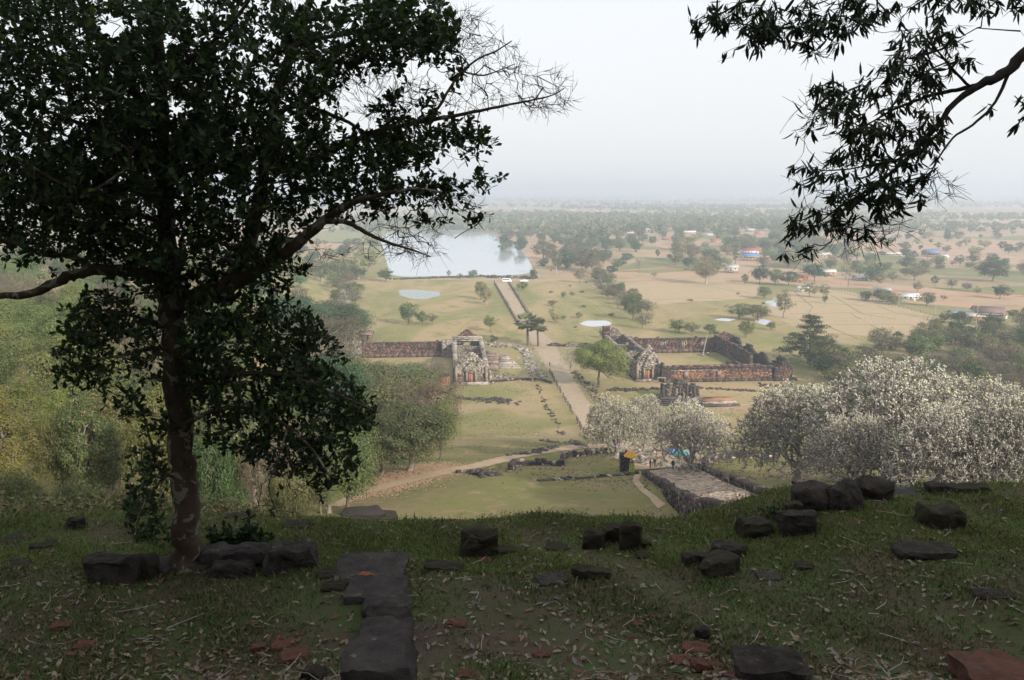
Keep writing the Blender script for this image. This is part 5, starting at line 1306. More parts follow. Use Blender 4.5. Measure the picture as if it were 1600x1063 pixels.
L_PALM = leaf_mat('leaf_palm', (.09, .12, .04), (.14, .16, .07), None)
PALMS = [palm_meshes(3), palm_meshes(8)]
def palm_px(px, py, hp, label, group=None, w=1.0):
    p = G(px, py); top = at(px, py-hp, p.y).z-p.z; s = top/11.4; tm, cm = PALMS[random.randrange(2)]
    root = thing('fan_palm', p, label, 'palm', group, random.uniform(0, 6.28), (s*w, s*w, s)); link('trunk', tm, root); link('crown', cm, root)
palm_px(825, 540, 52, 'left one of the two fan palms beside the causeway', w=1.35)
palm_px(841, 541, 46, 'right one of the two fan palms beside the causeway', w=1.35)
for px, py, hp in ((910, 378, 20), (925, 380, 18), (940, 378, 20), (990, 372, 22), (1005, 372, 18), (1028, 370, 20), (1000, 366, 18), (1110, 420, 24), (1150, 415, 22), (915, 372, 18), (1138, 372, 20), (1160, 360, 20), (1090, 358, 18), (975, 360, 16)):
    palm_px(px+random.uniform(-3, 3), py, hp, 'fan palm in the far village palm belt', 'fan palms in the village belt')
for px, py, hp in ((1400, 545, 44), (1437, 552, 40), (1420, 560, 36)): palm_px(px, py, hp*.62, 'fan palm in thicket behind the plumeria grove', 'fan palms in the thicket', 1.3)

# plumeria: bare forking grey limbs with white blossom heads at the tips
M_PLB = rough_mat('plumeria_bark', (.36, .33, .30), (.26, .235, .22), 4, .9, .3, .02)
M_PLW = leaf_mat('plumeria_blossom', (.82, .79, .62), (.84, .80, .66), (.75, .68, .40), .9, .2, .6, 0)
L_PLL = leaf_mat('plumeria_leaf', (.15, .18, .08), (.22, .23, .12), None)
def plumeria_meshes(seed, n=1500, leafy=.15, Rr=6.0, Hh=7.5, flower=.9, z0=1.2, br=.02):
    r_ = np.random.default_rng(seed); u = r_.normal(0, 1, (n, 3)); u /= np.linalg.norm(u, axis=1)[:, None]; u[:, 2] = np.where(u[:, 2] < -.25, -u[:, 2], u[:, 2])
    rad = 1-.62*r_.uniform(0, 1, n)**1.8
    lump = 1+.07*np.sin(u[:, 0]*6+seed)+.07*np.cos(u[:, 1]*7+u[:, 2]*4)
    T = u*rad[:, None]*lump[:, None]*np.array([Rr, Rr, Hh-z0-1.2])+np.array([0, 0, z0+1.2]); T[:, 2] = np.clip(T[:, 2], z0*.7, None)
    tp = np.array([(0, 0, 0), (.15, 0, .7), (.2, .1, 1.4), (.1, .1, 2.2), (0, 0, 3.0)]); tr = .38
    tm = MB(); tm.tube(tp[:4], [tr*1.3, tr, tr*.9, tr*.6], 9)
    P = [tp[1], tp[2], tp[3]]; par = [-1, 0, 1]
    for k_ in range(9):       # main limbs, sweeping out and up
        a = 6.28*k_/9+r_.uniform(-.3, .3); e = r_.uniform(.25, 1.2); cur = np.array(tp[1+k_ % 3]); b0 = k_ % 3; pts = [cur]; last = b0
        for q in range(4):
            d = np.array([math.cos(a)*math.cos(e), math.sin(a)*math.cos(e), math.sin(e)]); cur = cur+d*Rr*.15*r_.uniform(.8, 1.2)+r_.normal(0, .14, 3); e += .12; a += r_.normal(0, .25); P.append(cur); par.append(last); last = len(P)-1; pts.append(cur)
        tm.tube(pts, np.linspace(tr*.52, tr*.24, 5), 6)
    arr, parent, load = grow({'p': np.array(P), 'par': par}, T); nn = len(P); ii = np.arange(nn, len(arr))
    rr_ = np.clip(.016*np.sqrt(load[ii])+.012, 0, tr*.35)
    A_ = arr[parent[ii]]; B_ = arr[ii]; mid = (A_+B_)/2+np.array([0, 0, -.06])*np.linalg.norm(B_-A_, axis=1)[:, None]
    tm.segs(A_, mid, rr_*1.2, rr_, 4); tm.segs(mid, B_, rr_, rr_*.8, 4)
    outer = rad > .62; tips = B_[outer[np.argsort(np.zeros(n), kind='stable')]] if False else T
    cen = np.array([0, 0, z0+1.2]); o = T-cen; o /= np.linalg.norm(o, axis=1)[:, None]
    k3 = 3; A3 = np.repeat(T, k3, 0); d3 = np.repeat(o, k3, 0)+r_.normal(0, .6, (n*k3, 3)); d3[:, 2] += .5; d3 /= np.linalg.norm(d3, axis=1)[:, None]; L3 = r_.uniform(.22, .5, (n*k3, 1)); E3 = A3+d3*L3
    tm.segs(A3, E3, np.full(n*k3, .03), np.full(n*k3, .022), 3)
    cm = MB(); sel = (np.repeat(rad, k3) > .66) & (r_.uniform(0, 1, n*k3) < flower*(.05+.72*np.clip(E3[:, 2]/Hh, 0, 1)**2.0))
    Fp = np.repeat(E3[sel], 11, 0); od = r_.normal(0, 1, Fp.shape); od[:, 2] = np.abs(od[:, 2]); od /= np.linalg.norm(od, axis=1)[:, None]
    leaf_quads(cm, Fp+od*.075, np.full(len(Fp), .070), od*2, 0, .75, .2, .4)
    cl = MB(); sl = r_.uniform(0, 1, n*k3) < leafy; Lp = np.repeat(E3[sl], 5, 0)+r_.normal(0, .10, (sl.sum()*5, 3)); leaf_quads(cl, Lp, np.full(len(Lp), .30), np.tile([0, 0, .3], (len(Lp), 1)), 0, .35, .3, .8)
    return tm.mesh('branches', M_PLB), cm.mesh('blossom', M_PLW), cl.mesh('foliage', L_PLL)
PLA = plumeria_meshes(1, 2100, .08); PLB = plumeria_meshes(5, 2300, .12, flower=.9); PLC = plumeria_meshes(9, 1200, .3, flower=1.0); PLD = plumeria_meshes(12, 300, .1); PLE = plumeria_meshes(21, 1500, .04, flower=1.35)
def plumeria(px, py, w, hp, ms, label, y=None):
    p = G(px, py) if y is None else at(px, py, y)
    if y is not None: p.z = float(h(p.x, p.y))
    top = at(px, py-hp, p.y).z-p.z; s = w*p.y*1.03/F/12.6
    root = thing('plumeria_tree', p, label, 'plumeria', None, random.uniform(0, 6.28), (s, s, top/7.6))
    for n_, me in zip(('trunk', 'blossom', 'foliage'), ms): link(n_, me, root)
plumeria(1245, 752, 205, 150, PLB, 'leftmost tree of the big white flowering plumeria grove')
plumeria(1390, 766, 275, 194, PLA, 'tallest white flowering plumeria in the centre of the grove', 84)
plumeria(1500, 770, 230, 182, PLB, 'white plumeria right of the tallest one in grove', 92)
plumeria(1470, 790, 200, 150, PLA, 'nearest white plumeria low at the grove front', 70)
plumeria(1590, 785, 190, 160, PLB, 'rightmost plumeria with bluish bare branches cut by picture edge', 68)
plumeria(1330, 772, 150, 120, PLA, 'lower plumeria between the leftmost and tallest ones', 78)
plumeria(1078, 738, 128, 108, PLE, 'dome shaped flowering plumeria above the vendor stalls')
plumeria(962, 716, 118, 92, PLC, 'white flowering plumeria with pale limbs left of the terrace')
plumeria(1006, 706, 70, 88, PLB, 'plumeria just behind the green topped one by the terrace')
tree_px(976, 704, 66, 84, 'pale', 'green crowned tree with forked pale trunk by the terrace')
plumeria(832, 596, 42, 44, PLD, 'small grey nearly bare plumeria on the temple terrace')
plumeria(892, 580, 38, 42, PLD, 'small white plumeria left of the fresh green tree')

# rough grass and herbs that break up the lawns, and the leaf carpet under the forest edge
def tufts(name, n, y0, y1, size, mat_, label, fn, seed):
    r_ = np.random.default_rng(seed); y = np.exp(r_.uniform(math.log(y0), math.log(y1), n)); x = r_.uniform(-.72, .72, n)*y
    k = (np.sin(x*.09+np.sin(y*.05)*2)*np.sin(y*.07+x*.02)+r_.normal(0, .45, n)) > fn; k &= x > np.interp(y, [60, 100, 235, 390, 700], [-15, -22, -47, -80, -135])
    u = (x-ORG.x)*AXE.x+(y-ORG.y)*AXE.y; v = (x-ORG.x)*AXR.x+(y-ORG.y)*AXR.y
    k &= ~((u > -105) & (abs(v) < 7)); k &= ~((u > -10) & (u < 60) & (abs(v) < 13)); k &= ~((u > 355))
    x, y = x[k], y[k]; n = len(x); P = np.column_stack([x, y, h(x, y)]); P = np.repeat(P, 5, 0)+r_.normal(0, 1, (n*5, 3))*np.array([size*.6, size*.6, 0]); P[:, 2] += size*.25
    m = MB(); o = r_.normal(0, 1, P.shape); o[:, 2] *= .3; leaf_quads(m, P, np.full(len(P), size), o, 0, .5, .1, .3); tag(link(name, m.mesh(name, mat_)), label, None, None, 'stuff')
tufts('rough_grass', 30000, 120, 460, .24, L_BUSH, 'rough green herbs and grass tufts mottling the lower slope and lawns', .35, 31)
tufts('dead_grass', 26000, 110, 520, .24, L_DRY, 'brownish dead grass tufts mottling the lower slope and lawns', .3, 32)
_m = MB(); _P = []
for _ in range(9000):
    a_ = random.random(); q0 = (560+140*a_, 768-38*a_); p = G(*q0) if _ % 9 == 0 else p; _P.append((p.x+random.gauss(0, 2.6), p.y+random.gauss(0, 4.5)))
_P = np.array(_P); _P = np.column_stack([_P, h(_P[:, 0], _P[:, 1])+.06]); leaf_quads(_m, _P, np.full(len(_P), .30), np.tile([0, 0, 2.], (len(_P), 1)), 0, .6, .5, .3)
tag(link('leaf_carpet', _m.mesh('leaf_carpet', leaf_mat('fallen_teak_leaf', (.30, .17, .10), (.42, .29, .19), None, .9, .05, .8, 0))), 'brown carpet of fallen leaves under the forest edge trees', None, None, 'stuff')

# distant woodland: beyond counting
def far_wood():
    r_ = np.random.default_rng(4); n = 26000; D_ = np.exp(r_.uniform(math.log(1300), math.log(14000), n)); pxs = r_.uniform(-80, 1700, n); x = (pxs-800)/F*D_*1.02
    def fn(a, b_): return np.sin(a/310+1.3*np.sin(b_/720))+np.sin(b_/260+.7*np.sin(a/410))+.8*np.sin((a+b_)/170)+.6*np.sin((a-1.7*b_)/95)
    keep = fn(x, D_)+r_.normal(0, .55, n) > .55+.5*(r_.uniform(0, 1, n) < .3)
    keep &= ~((pxs < 780) & (D_ < 1420) & (pxs > 560))
    x, y = x[keep], D_[keep]; n = len(x); H_ = r_.uniform(8, 17, n); k = 26
    i_ = np.repeat(np.arange(n), k); u = r_.normal(0, 1, (n*k, 3)); u /= np.linalg.norm(u, axis=1)[:, None]
    P = np.column_stack([x[i_], y[i_], H_[i_]*.55])+u*(H_[i_]*.42)[:, None]*np.array([1.15, 1.15, .95])
    m = MB(); leaf_quads(m, P, H_[i_]*.5, u, 0, .8, .4, .5)
    return m.mesh('distant_woodland', L_MID)
tag(link('distant_woodland', far_wood()), 'belts of distant woodland fading into haze across the plain', None, None, 'stuff')
# far roofs
m = MB()
for _ in range(90):
    D_ = math.exp(random.uniform(math.log(1700), math.log(5200))); x = random.uniform(-.1, .66)*D_; w = random.uniform(9, 22); a_ = random.uniform(0, 3); m.box((x, D_, 1.8), (w, w*.5, 3.6), a_, 0)
    q = np.array([(-w*.55, -w*.3, 3.5), (w*.55, -w*.3, 3.5), (w*.55, 0, 6), (-w*.55, 0, 6), (w*.55, w*.3, 3.5), (-w*.55, w*.3, 3.5)]) @ np.array(Matrix.Rotation(a_, 3, 'Z')).T+np.array((x, D_, 0)); m.add(q, [(0, 1, 2, 3), (3, 2, 4, 5)], 1)
tag(link('distant_houses', m.mesh('distant_houses', [_wm['white'], _rm['pale']])), 'tiny pale houses scattered far across the hazy plain', None, None, 'stuff')
# a faint line of hills
def hills(name, D_, hmax, seed):
    xs = np.linspace(-D_*.9, D_*.9, 200); z = hmax*(.45+.3*np.sin(xs/D_*5+seed)+.15*np.sin(xs/D_*17+seed*2)+.06*np.sin(xs/D_*53)); m = MB(); V = []
    for x, zz in zip(xs, z): V += [(x, D_, -2), (x, D_+600, zz*.7), (x, D_+1500, max(zz, 2))]
    m.add(V, [(i_*3+j_, i_*3+3+j_, i_*3+4+j_, i_*3+1+j_) for i_ in range(199) for j_ in range(2)]); tag(link(name, m.mesh(name, L_MID, True)), kind='structure')
# ---------------------------------------------------------------- foreground stones
import bmesh
from mathutils import noise as mn
M_NEAR = rough_mat('dark_block_stone', (.028, .024, .022), (.062, .053, .046), 6, .95, 1.0, .06, c3=(.12, .11, .095), s3=2.2, t3=(.62, .70), spec=.1)
M_MOSSY = rough_mat('mossy_block_stone', (.036, .028, .022), (.032, .034, .016), 5, .98, 1.0, .06, c3=(.08, .066, .05), s3=1.2, t3=(.58, .7))
M_REDB = rough_mat('broken_red_brick', (.13, .055, .038), (.07, .038, .028), 7, .95, 1.0, .03, c3=(.08, .06, .05), s3=.8, t3=(.55, .65))
M_LICH = rough_mat('lichen_slab_stone', (.034, .030, .030), (.070, .062, .057), 5, .95, 1.0, .05, c3=(.17, .16, .145), s3=1.6, t3=(.64, .7))
M_SPOT = rough_mat('orange_lichen', (.26, .10, .04), (.14, .06, .035), 30, .95, .5, .01)
def rock_mesh(w, d, hh, seed, mat_, rnd=.12, bump=.08, boxy=True, wedge=0.0, lean=0.0):
    bm = bmesh.new(); bmesh.ops.create_cube(bm, size=1.0)
    bmesh.ops.subdivide_edges(bm, edges=bm.edges[:], cuts=9, use_grid_fill=True)
    s = Vector((w, d, hh)); sm = min(w, d, hh); rg = random.Random(seed*13+5); planes = []
    for _ in range(7 if boxy else 13):
        nn_ = Vector((rg.gauss(0, 1), rg.gauss(0, 1), rg.gauss(0, .8))).normalized(); ext = (abs(nn_.x)*w+abs(nn_.y)*d+abs(nn_.z)*hh)/2
        planes.append((nn_, ext*(rg.uniform(.74, .93) if boxy else rg.uniform(.58, .74))))
    for v in bm.verts:
        p = v.co.copy(); q = p*2; m_ = max(abs(q.x), abs(q.y), abs(q.z)); L = q.length
        f = 1-rnd*max(0, (L/m_-1)*1.9) if boxy else (1/L*m_)*.92+.08
        if not boxy: f = 1.0/L*1.0 if L else 1; p = q.normalized()*.5*(1+.0) ; p = p*.45+v.co*.62
        else: p = p*f
        p = Vector((p.x*w, p.y*d, p.z*hh)) if True else p
        for nn_, dd_ in planes:
            q_ = p.dot(nn_)-dd_
            if q_ > 0: p = p-nn_*q_
        if wedge: p.z *= 1-wedge*(v.co.x+.5)
        n1 = mn.noise_vector(p*(1.6/sm)+Vector((seed*7.1, seed, 0))); n2 = mn.noise_vector(p*(4.5/sm)+Vector((seed*3.1, 0, seed))); n3 = mn.noise_vector(p*(14/sm)+Vector((seed, 5, seed)))
        v.co = p+n1*sm*bump*2.2+n2*sm*bump*.9+n3*sm*bump*.35; v.co.x += lean*v.co.z
    zmin = min(v.co.z for v in bm.verts)
    for v in bm.verts: v.co.z -= zmin
    me = bpy.data.meshes.new('stone'); bm.to_mesh(me); bm.free(); me.materials.append(mat_)
    for p in me.polygons: p.use_smooth = True
    me.set_sharp_from_angle(angle=R(38)) if hasattr(me, 'set_sharp_from_angle') else None
    return me
_rs = [0]
def stone(px, py, w, hp, label, mat_=M_NEAR, d=None, rz=None, boxy=True, wedge=0.0, sink=.22, rnd=.12, bump=.085, name='stone_block', cat='stone', lean=0, tilt=None, up=0.0, group=None, dy=0.0):
    _rs[0] += 1; random.seed(1000+_rs[0]); p = G(px, py); k = Vector((p.x, p.y, p.z-CAMZ)).length/F
    W_ = w*k; D_ = (d*k if d else W_*random.uniform(.6, .9)); a = random.uniform(-.35, .35) if rz is None else rz
    # seen from above at ~25 degrees: visible height = h cos + d sin
    H_ = max(.05, (hp*k-D_*math.sin(R(26))*.9)/math.cos(R(26))) if hp*k > D_*.45 else max(.06, hp*k*.5)
    me = rock_mesh(W_, D_, H_*(1+sink), _rs[0], mat_, rnd, bump, boxy, wedge, lean)
    o = link(name, me, None, (p.x, p.y+D_*.5+dy, float(h(p.x, p.y+D_*.5))-H_*sink+up-.02), a)
    if tilt: o.rotation_euler[0] = tilt[0]; o.rotation_euler[1] = tilt[1]
    tag(o, label, cat, group); return o
S = stone
S(160, 915, 72, 50, 'rounded black boulder at the left end of the slab row', boxy=False, name='boulder', d=50)
S(208, 908, 52, 40, 'dark mossy block leaning on the leftmost boulder', M_MOSSY, rnd=.25, d=40)
S(275, 897, 84, 20, 'flat grey slab at the foot of the big trunk', M_LICH, d=46, rz=.12)
S(362, 890, 98, 38, 'long upper slab behind its twin right of the trunk', M_LICH, d=34, rz=.12)
S(358, 905, 62, 30, 'short slab lying in front of the long upper slab', M_NEAR, d=32, rz=.08)
S(450, 896, 78, 46, 'sharp edged block between long slab and corner slab', M_LICH, d=36, rz=.1)
S(515, 905, 44, 14, 'half buried slab left of the corner slab', M_MOSSY, d=34, rz=.1)
S(572, 907, 114, 50, 'large flat corner slab of the old wall top', M_LICH, d=92, rz=.05, rnd=.06, bump=.05)
S(582, 944, 90, 46, 'wall slab with orange lichen patch, below corner slab', M_LICH, d=80, rz=.02, rnd=.06, bump=.05)
S(600, 964, 72, 32, 'third wall slab, narrow and worn', M_LICH, d=50, rz=.05)
S(602, 986, 72, 34, 'fourth wall slab split by a step', M_NEAR, d=42, rz=-.03)
S(598, 1014, 80, 42, 'fifth wall slab with pale lichen dots', M_LICH, d=62, rz=.0, rnd=.07)
S(583, 1086, 106, 92, 'big near wall block at the bottom of the photo', M_LICH, d=100, rz=.03, rnd=.06, bump=.05)
S(520, 925, 40, 18, 'sunken stone beside the orange lichen slab', M_MOSSY, d=26)
S(748, 873, 52, 46, 'lone square laterite block standing on the grass', M_MOSSY, d=36, rz=.25, rnd=.1)
S(692, 894, 62, 20, 'buried stone left of the lone square block', M_MOSSY, d=30)
S(728, 868, 24, 12, 'small stone under left corner of the square block', M_MOSSY)
S(792, 866, 34, 10, 'flat stone right of the lone square block', M_MOSSY)
S(757, 880, 22, 10, 'small reddish stone before the lone square block', M_REDB)
S(929, 860, 32, 36, 'left rounded block of the three block cluster', M_MOSSY, d=26, rnd=.2)
S(958, 850, 30, 36, 'middle block of the three block cluster', M_MOSSY, d=26, rnd=.15)
S(987, 862, 30, 50, 'tallest right block of the three block cluster', M_MOSSY, d=24, rnd=.12)
S(1010, 858, 18, 16, 'small block at right foot of the cluster', M_MOSSY)
S(1008, 874, 24, 14, 'low stone in front of the small cluster block', M_MOSSY)
S(872, 862, 48, 12, 'low rubble stone left of the three block cluster', M_MOSSY, boxy=False)
S(925, 908, 66, 26, 'humped dark stone with reddish underside', M_MOSSY, boxy=False, d=34)
S(862, 916, 52, 12, 'flat grey slab left of the humped stone', M_LICH)
S(1090, 885, 42, 24, 'dark rectangular block before the wedge stone', d=24, rz=.05)
S(1132, 902, 62, 34, 'wedge shaped brown stone, pointed upwards', M_MOSSY, wedge=-.5, boxy=False)
S(1143, 871, 52, 26, 'dark flat topped block behind the wedge stone', d=30, rz=-.1)
S(1186, 842, 68, 38, 'overgrown rounded rock with weeds on top', M_MOSSY, boxy=False, d=40)
S(1248, 838, 56, 34, 'leaning pointed slab below the black boulders', M_NEAR, wedge=-.4, d=26)
S(1240, 818, 30, 34, 'upright fluted brown stone left of the black boulders', M_MOSSY, d=16)
S(1278, 800, 68, 46, 'largest black undercut boulder on the right edge', boxy=False, name='boulder', d=48)
S(1323, 799, 56, 46, 'round black boulder right of the undercut one', boxy=False, name='boulder', d=40)
S(1372, 783, 54, 40, 'square black boulder standing right of the pair', rnd=.2, name='boulder', d=36)
S(1425, 776, 56, 18, 'low flat grey stone right of the square boulder', M_LICH)
S(1478, 771, 42, 20, 'low dark stone on the right skyline', d=24)
S(1523, 771, 56, 18, 'brownish stone on the right skyline', M_MOSSY, d=24)
S(1480, 828, 58, 40, 'round squat stump like block on the right slope', M_MOSSY, rnd=.18, d=40, rz=.1)
S(1456, 876, 84, 24, 'wide sunken slab on the right slope', M_NEAR, d=40, wedge=-.35)
S(1204, 908, 38, 12, 'small grey slab flush with the grass', M_LICH)
S(1262, 892, 26, 14, 'small dark stone in the middle of right slope', M_MOSSY)
S(1214, 1072, 100, 50, 'big dark wedge slab near the bottom edge', M_NEAR, d=70, wedge=-.3, rz=-.1, rnd=.05)
S(1575, 1084, 96, 50, 'large red laterite block in the bottom right corner', M_REDB, d=70, rz=.12, rnd=.05, cat='brick', name='laterite_block')
S(1558, 938, 60, 10, 'thin slab half hidden in grass at right', M_NEAR, d=24)
S(1098, 1010, 22, 16, 'small black brick on top of the broken brick heap', M_NEAR, up=.10, name='brick_fragment', cat='brick')
S(1092, 1024, 44, 22, 'long broken brick in the heap', M_REDB, name='brick_fragment', cat='brick', rz=-.2)
S(1068, 1040, 32, 18, 'left brick of the broken brick heap', M_REDB, name='brick_fragment', cat='brick')
S(1097, 1052, 26, 24, 'front square brick of the broken brick heap', M_REDB, name='brick_fragment', cat='brick', rz=.1)
S(1120, 1046, 24, 14, 'right brick of the broken brick heap', M_REDB, name='brick_fragment', cat='brick')
S(455, 1038, 40, 24, 'largest broken red brick in the leaf litter', M_REDB, name='brick_fragment', cat='brick', rz=.3)
S(439, 1018, 34, 16, 'flat red brick behind the largest one', M_REDB, name='brick_fragment', cat='brick', rz=.1)
S(402, 1020, 22, 14, 'bright orange red brick left of the others', M_REDB, name='brick_fragment', cat='brick')
S(487, 1065, 36, 24, 'grey brick stone beside the big near block', M_NEAR, name='brick_fragment', cat='brick')
S(90, 985, 26, 14, 'red brick chip far left in the leaves', M_REDB, name='brick_fragment', cat='brick')
S(124, 1018, 26, 12, 'lone brick chip at lower left', M_REDB, name='brick_fragment', cat='brick')
S(714, 980, 30, 14, 'red brick chip right of the wall edge', M_REDB, name='brick_fragment', cat='brick')
S(846, 1028, 26, 12, 'flat red brick chip at bottom centre', M_REDB, name='brick_fragment', cat='brick')
S(728, 1060, 30, 16, 'red brick near the bottom edge, right of wall', M_REDB, name='brick_fragment', cat='brick')
S(995, 980, 20, 8, 'small red chip in the middle grass', M_REDB, name='brick_fragment', cat='brick')
S(113, 827, 30, 20, 'small black rock far left on the slope', boxy=False)
S(62, 860, 38, 16, 'brown low rock below the small black one', M_MOSSY, boxy=False)
S(12, 890, 42, 16, 'low dark stone at the left picture edge', M_NEAR)
S(14, 852, 40, 18, 'dull stone above the left edge stone', M_MOSSY)
S(366, 812, 40, 18, 'brown stone behind the leafy shrub', M_MOSSY, boxy=False)
S(562, 812, 84, 30, 'dark mound of stone with dry grass at the brink', M_NEAR, boxy=False)
S(598, 812, 44, 18, 'low right half of the brink mound', M_MOSSY, boxy=False)
S(455, 828, 50, 12, 'sunken rock left of the brink mound', M_MOSSY, boxy=False)
random.seed(77)
# orange lichen patch: a thin crust on its slab
p = G(578, 898); t = thing('lichen_patch', (p.x, p.y, p.z), 'bright orange lichen crust on the wall slab', 'lichen')
def on_top(p_, objs=None):
    dg = bpy.context.evaluated_depsgraph_get(); r_ = SC.ray_cast(dg, (p_[0], p_[1], p_[2]+3), (0, 0, -1)); return r_[1] if r_[0] else Vector(p_)
bpy.context.view_layer.update()
m = MB(); V = []
q0 = ray(572, 899)
dgx = bpy.context.evaluated_depsgraph_get()
for i_ in range(24):
    a_ = 6.283*i_/24; r_ = random.uniform(.7, 1.1); d_ = Vector(ray(572+14*r_*math.cos(a_)*(1+.3*math.sin(3*a_)), 897+3.6*r_*math.sin(a_))).normalized(); hit = SC.ray_cast(dgx, (0, 0, CAMZ), d_); V.append(hit[1]-Vector(p)+Vector((0, 0, .006)))
hit = SC.ray_cast(dgx, (0, 0, CAMZ), Vector(ray(572, 897)).normalized()); V.append(hit[1]-Vector(p)+Vector((0, 0, .01)))
m.add([tuple(v) for v in V], [(i_, (i_+1) % 24, 24) for i_ in range(24)]); link('crust', m.mesh('crust', M_SPOT), t)

# ---------------------------------------------------------------- grass and leaf litter on the hilltop
def gmask(x, y):
    return .5+.5*np.sin(x*.9+1.2*np.sin(y*.7))*np.sin(y*1.1+.8*np.sin(x*1.3))+.35*np.sin(x*3.1+y*2.2)
def grass(name, n, mat_, ylim, size, label, thr=.1, seed=1, spread=1.0):
    r_ = np.random.default_rng(seed); y = ylim[0]*(ylim[1]/ylim[0])**r_.uniform(0, 1, n); x = r_.uniform(-.78, .78, n)*y*1.02
    k = (gmask(x, y)+r_.normal(0, .3, n)) > thr+.62*(1-ss((y-6.9)/1.9)); x, y = x[k], y[k]; n = len(x); z = h(x, y)
    tuft = r_.normal(0, .02, (n, 2)); hgt = size*r_.uniform(.4, 1.4, n)*(1+.5*np.clip(gmask(x*1.7+3, y*1.3), 0, 1.2)); a = r_.uniform(0, 6.28, n); w = hgt*.09+.0022*y/7
    dx, dy = np.cos(a), np.sin(a); ln = r_.normal(0, .5, (n, 2))*hgt[:, None]*spread
    B = np.stack([x, y, z-.01], 1); s = np.stack([dx*w, dy*w, np.zeros(n)], 1); M_ = B+np.column_stack([ln*.35, hgt*.6]); T = B+np.column_stack([ln, hgt])
    V = np.stack([B-s, B+s, M_+s*.7, T, M_-s*.7], 1).reshape(-1, 3); b_ = np.arange(n)*5
    m = MB(); m.add(V, np.stack([b_, b_+1, b_+2, b_+4], 1)); m.n = 0
    m.f.append(np.stack([b_+4, b_+2, b_+3], 1)); m.mi.append(np.zeros(n, np.int32))
    o = link(name, m.mesh(name, mat_)); return tag(o, label, None, None, 'stuff')
M_GR = leaf_mat('grass_blade', (.046, .080, .020), (.085, .12, .030), (.17, .145, .075), .82, .3, .6, 0)
M_GR2 = leaf_mat('dry_grass_blade', (.10, .085, .045), (.15, .12, .065), (.035, .045, .015), .7, .2, .7, 0)
grass('grass', 190000, M_GR, (5.6, 27), .042, 'short green grass with bare patches over the shaded hilltop', .0, 1)
grass('dry_grass', 45000, M_GR2, (5.6, 30), .05, 'dry straw coloured grass among the green hilltop grass', .35, 2)
grass('tall_grass', 16000, M_GR, (9.6, 15), .075, 'longer grass tufts along the brink of the hilltop', .75, 3, .8)

def curled_leaf(seed, L, w, mat_):
    r_ = np.random.default_rng(seed); m = MB(); nx = 6; V = []; cu = r_.uniform(.5, 1.8); cx = r_.uniform(-.6, .9)
    for i_ in range(nx+1):
        t = i_/nx; ww = w*math.sin(math.pi*(t*.92+.04))**.8*(.8+.4*t*(1-t)); x = (t-.5)*L; z = cx*L*.25*(2*t-1)**2
        for s in (-1, 0, 1): V.append((x+r_.normal(0, .002), s*ww*.5*math.cos(cu*.5), z+abs(s)*ww*.5*math.sin(cu*.5)+r_.normal(0, .002)))
    m.add(V, [(i_*3+j_, i_*3+j_+1, i_*3+j_+4, i_*3+j_+3) for i_ in range(nx) for j_ in range(2)]); me = m.mesh('fallen_leaf', mat_, True); return me, np.array(V)
LM = [(leaf_mat('dead_leaf_buff', (.20, .16, .115), (.25, .20, .15), None, .9, .1, .7, .25), 'pale buff'), (leaf_mat('dead_leaf_brown', (.11, .066, .04), (.145, .088, .055), None, .9, .1, .7, .25), 'brown'), (leaf_mat('dead_leaf_red', (.13, .055, .032), (.10, .048, .032), None, .9, .1, .7, .25), 'reddish brown'), (leaf_mat('dead_leaf_grey', (.20, .185, .165), (.16, .145, .13), None, .9, .1, .7, .25), 'grey')]
LV = [[curled_leaf(k_*10+q, random.uniform(.065, .13), random.uniform(.03, .05), LM[k_][0]) for q in range(4)] for k_ in range(4)]
def litter_pt(r_):
    while True:
        y = 5.8*(12.5/5.8)**(r_.uniform()**1.6); x = r_.uniform(-.72, .72)*y*1.02
        if r_.uniform() < .35+.65*(.5+.5*math.sin(x*1.3+2*math.sin(y*.9)))*(1.0 if y < 9.5 else .35): return x, y
r_ = np.random.default_rng(11); pts = sorted([litter_pt(r_) for _ in range(4300)], key=lambda q: q[1])
big = [pts[i_] for i_ in sorted(r_.choice(2300, 290, replace=False))]; bs = set(big); rest = [q for q in pts if q not in bs]
for x, y in big:
    k_ = int(r_.choice(4, p=[.42, .3, .12, .16])); me = LV[k_][r_.integers(4)][0]
    o = link('fallen_leaf', me, None, (x, y, float(h(x, y))+.022)); o.rotation_euler = (r_.normal(0, .35), r_.normal(0, .3), r_.uniform(0, 6.28)); s = r_.uniform(.8, 1.25); o.scale = (s, s, s)
    tag(o, 'single %s curled leaf lying on the dark hilltop grass' % LM[k_][1], 'fallen leaf', '%s leaves fallen on the hilltop' % LM[k_][1])
m = MB(); fc = np.array([(i_*3+j_, i_*3+j_+1, i_*3+j_+4, i_*3+j_+3) for i_ in range(6) for j_ in range(2)])
for x, y in rest:
    k_ = int(r_.choice(4, p=[.36, .36, .12, .16])); V = LV[k_][r_.integers(4)][1]; M3 = np.array(Matrix.Rotation(r_.uniform(0, 6.28), 3, 'Z') @ Matrix.Rotation(r_.normal(0, .35), 3, 'X') @ Matrix.Rotation(r_.normal(0, .3), 3, 'Y'))
    m.add(V*r_.uniform(.5, 1.1) @ M3.T+np.array((x, y, float(h(x, y))+.02)), fc, k_)
tag(link('leaf_litter', m.mesh('leaf_litter', [q[0] for q in LM], True)), 'scattered dry leaf litter over the shaded hilltop', None, None, 'stuff')
m = MB()
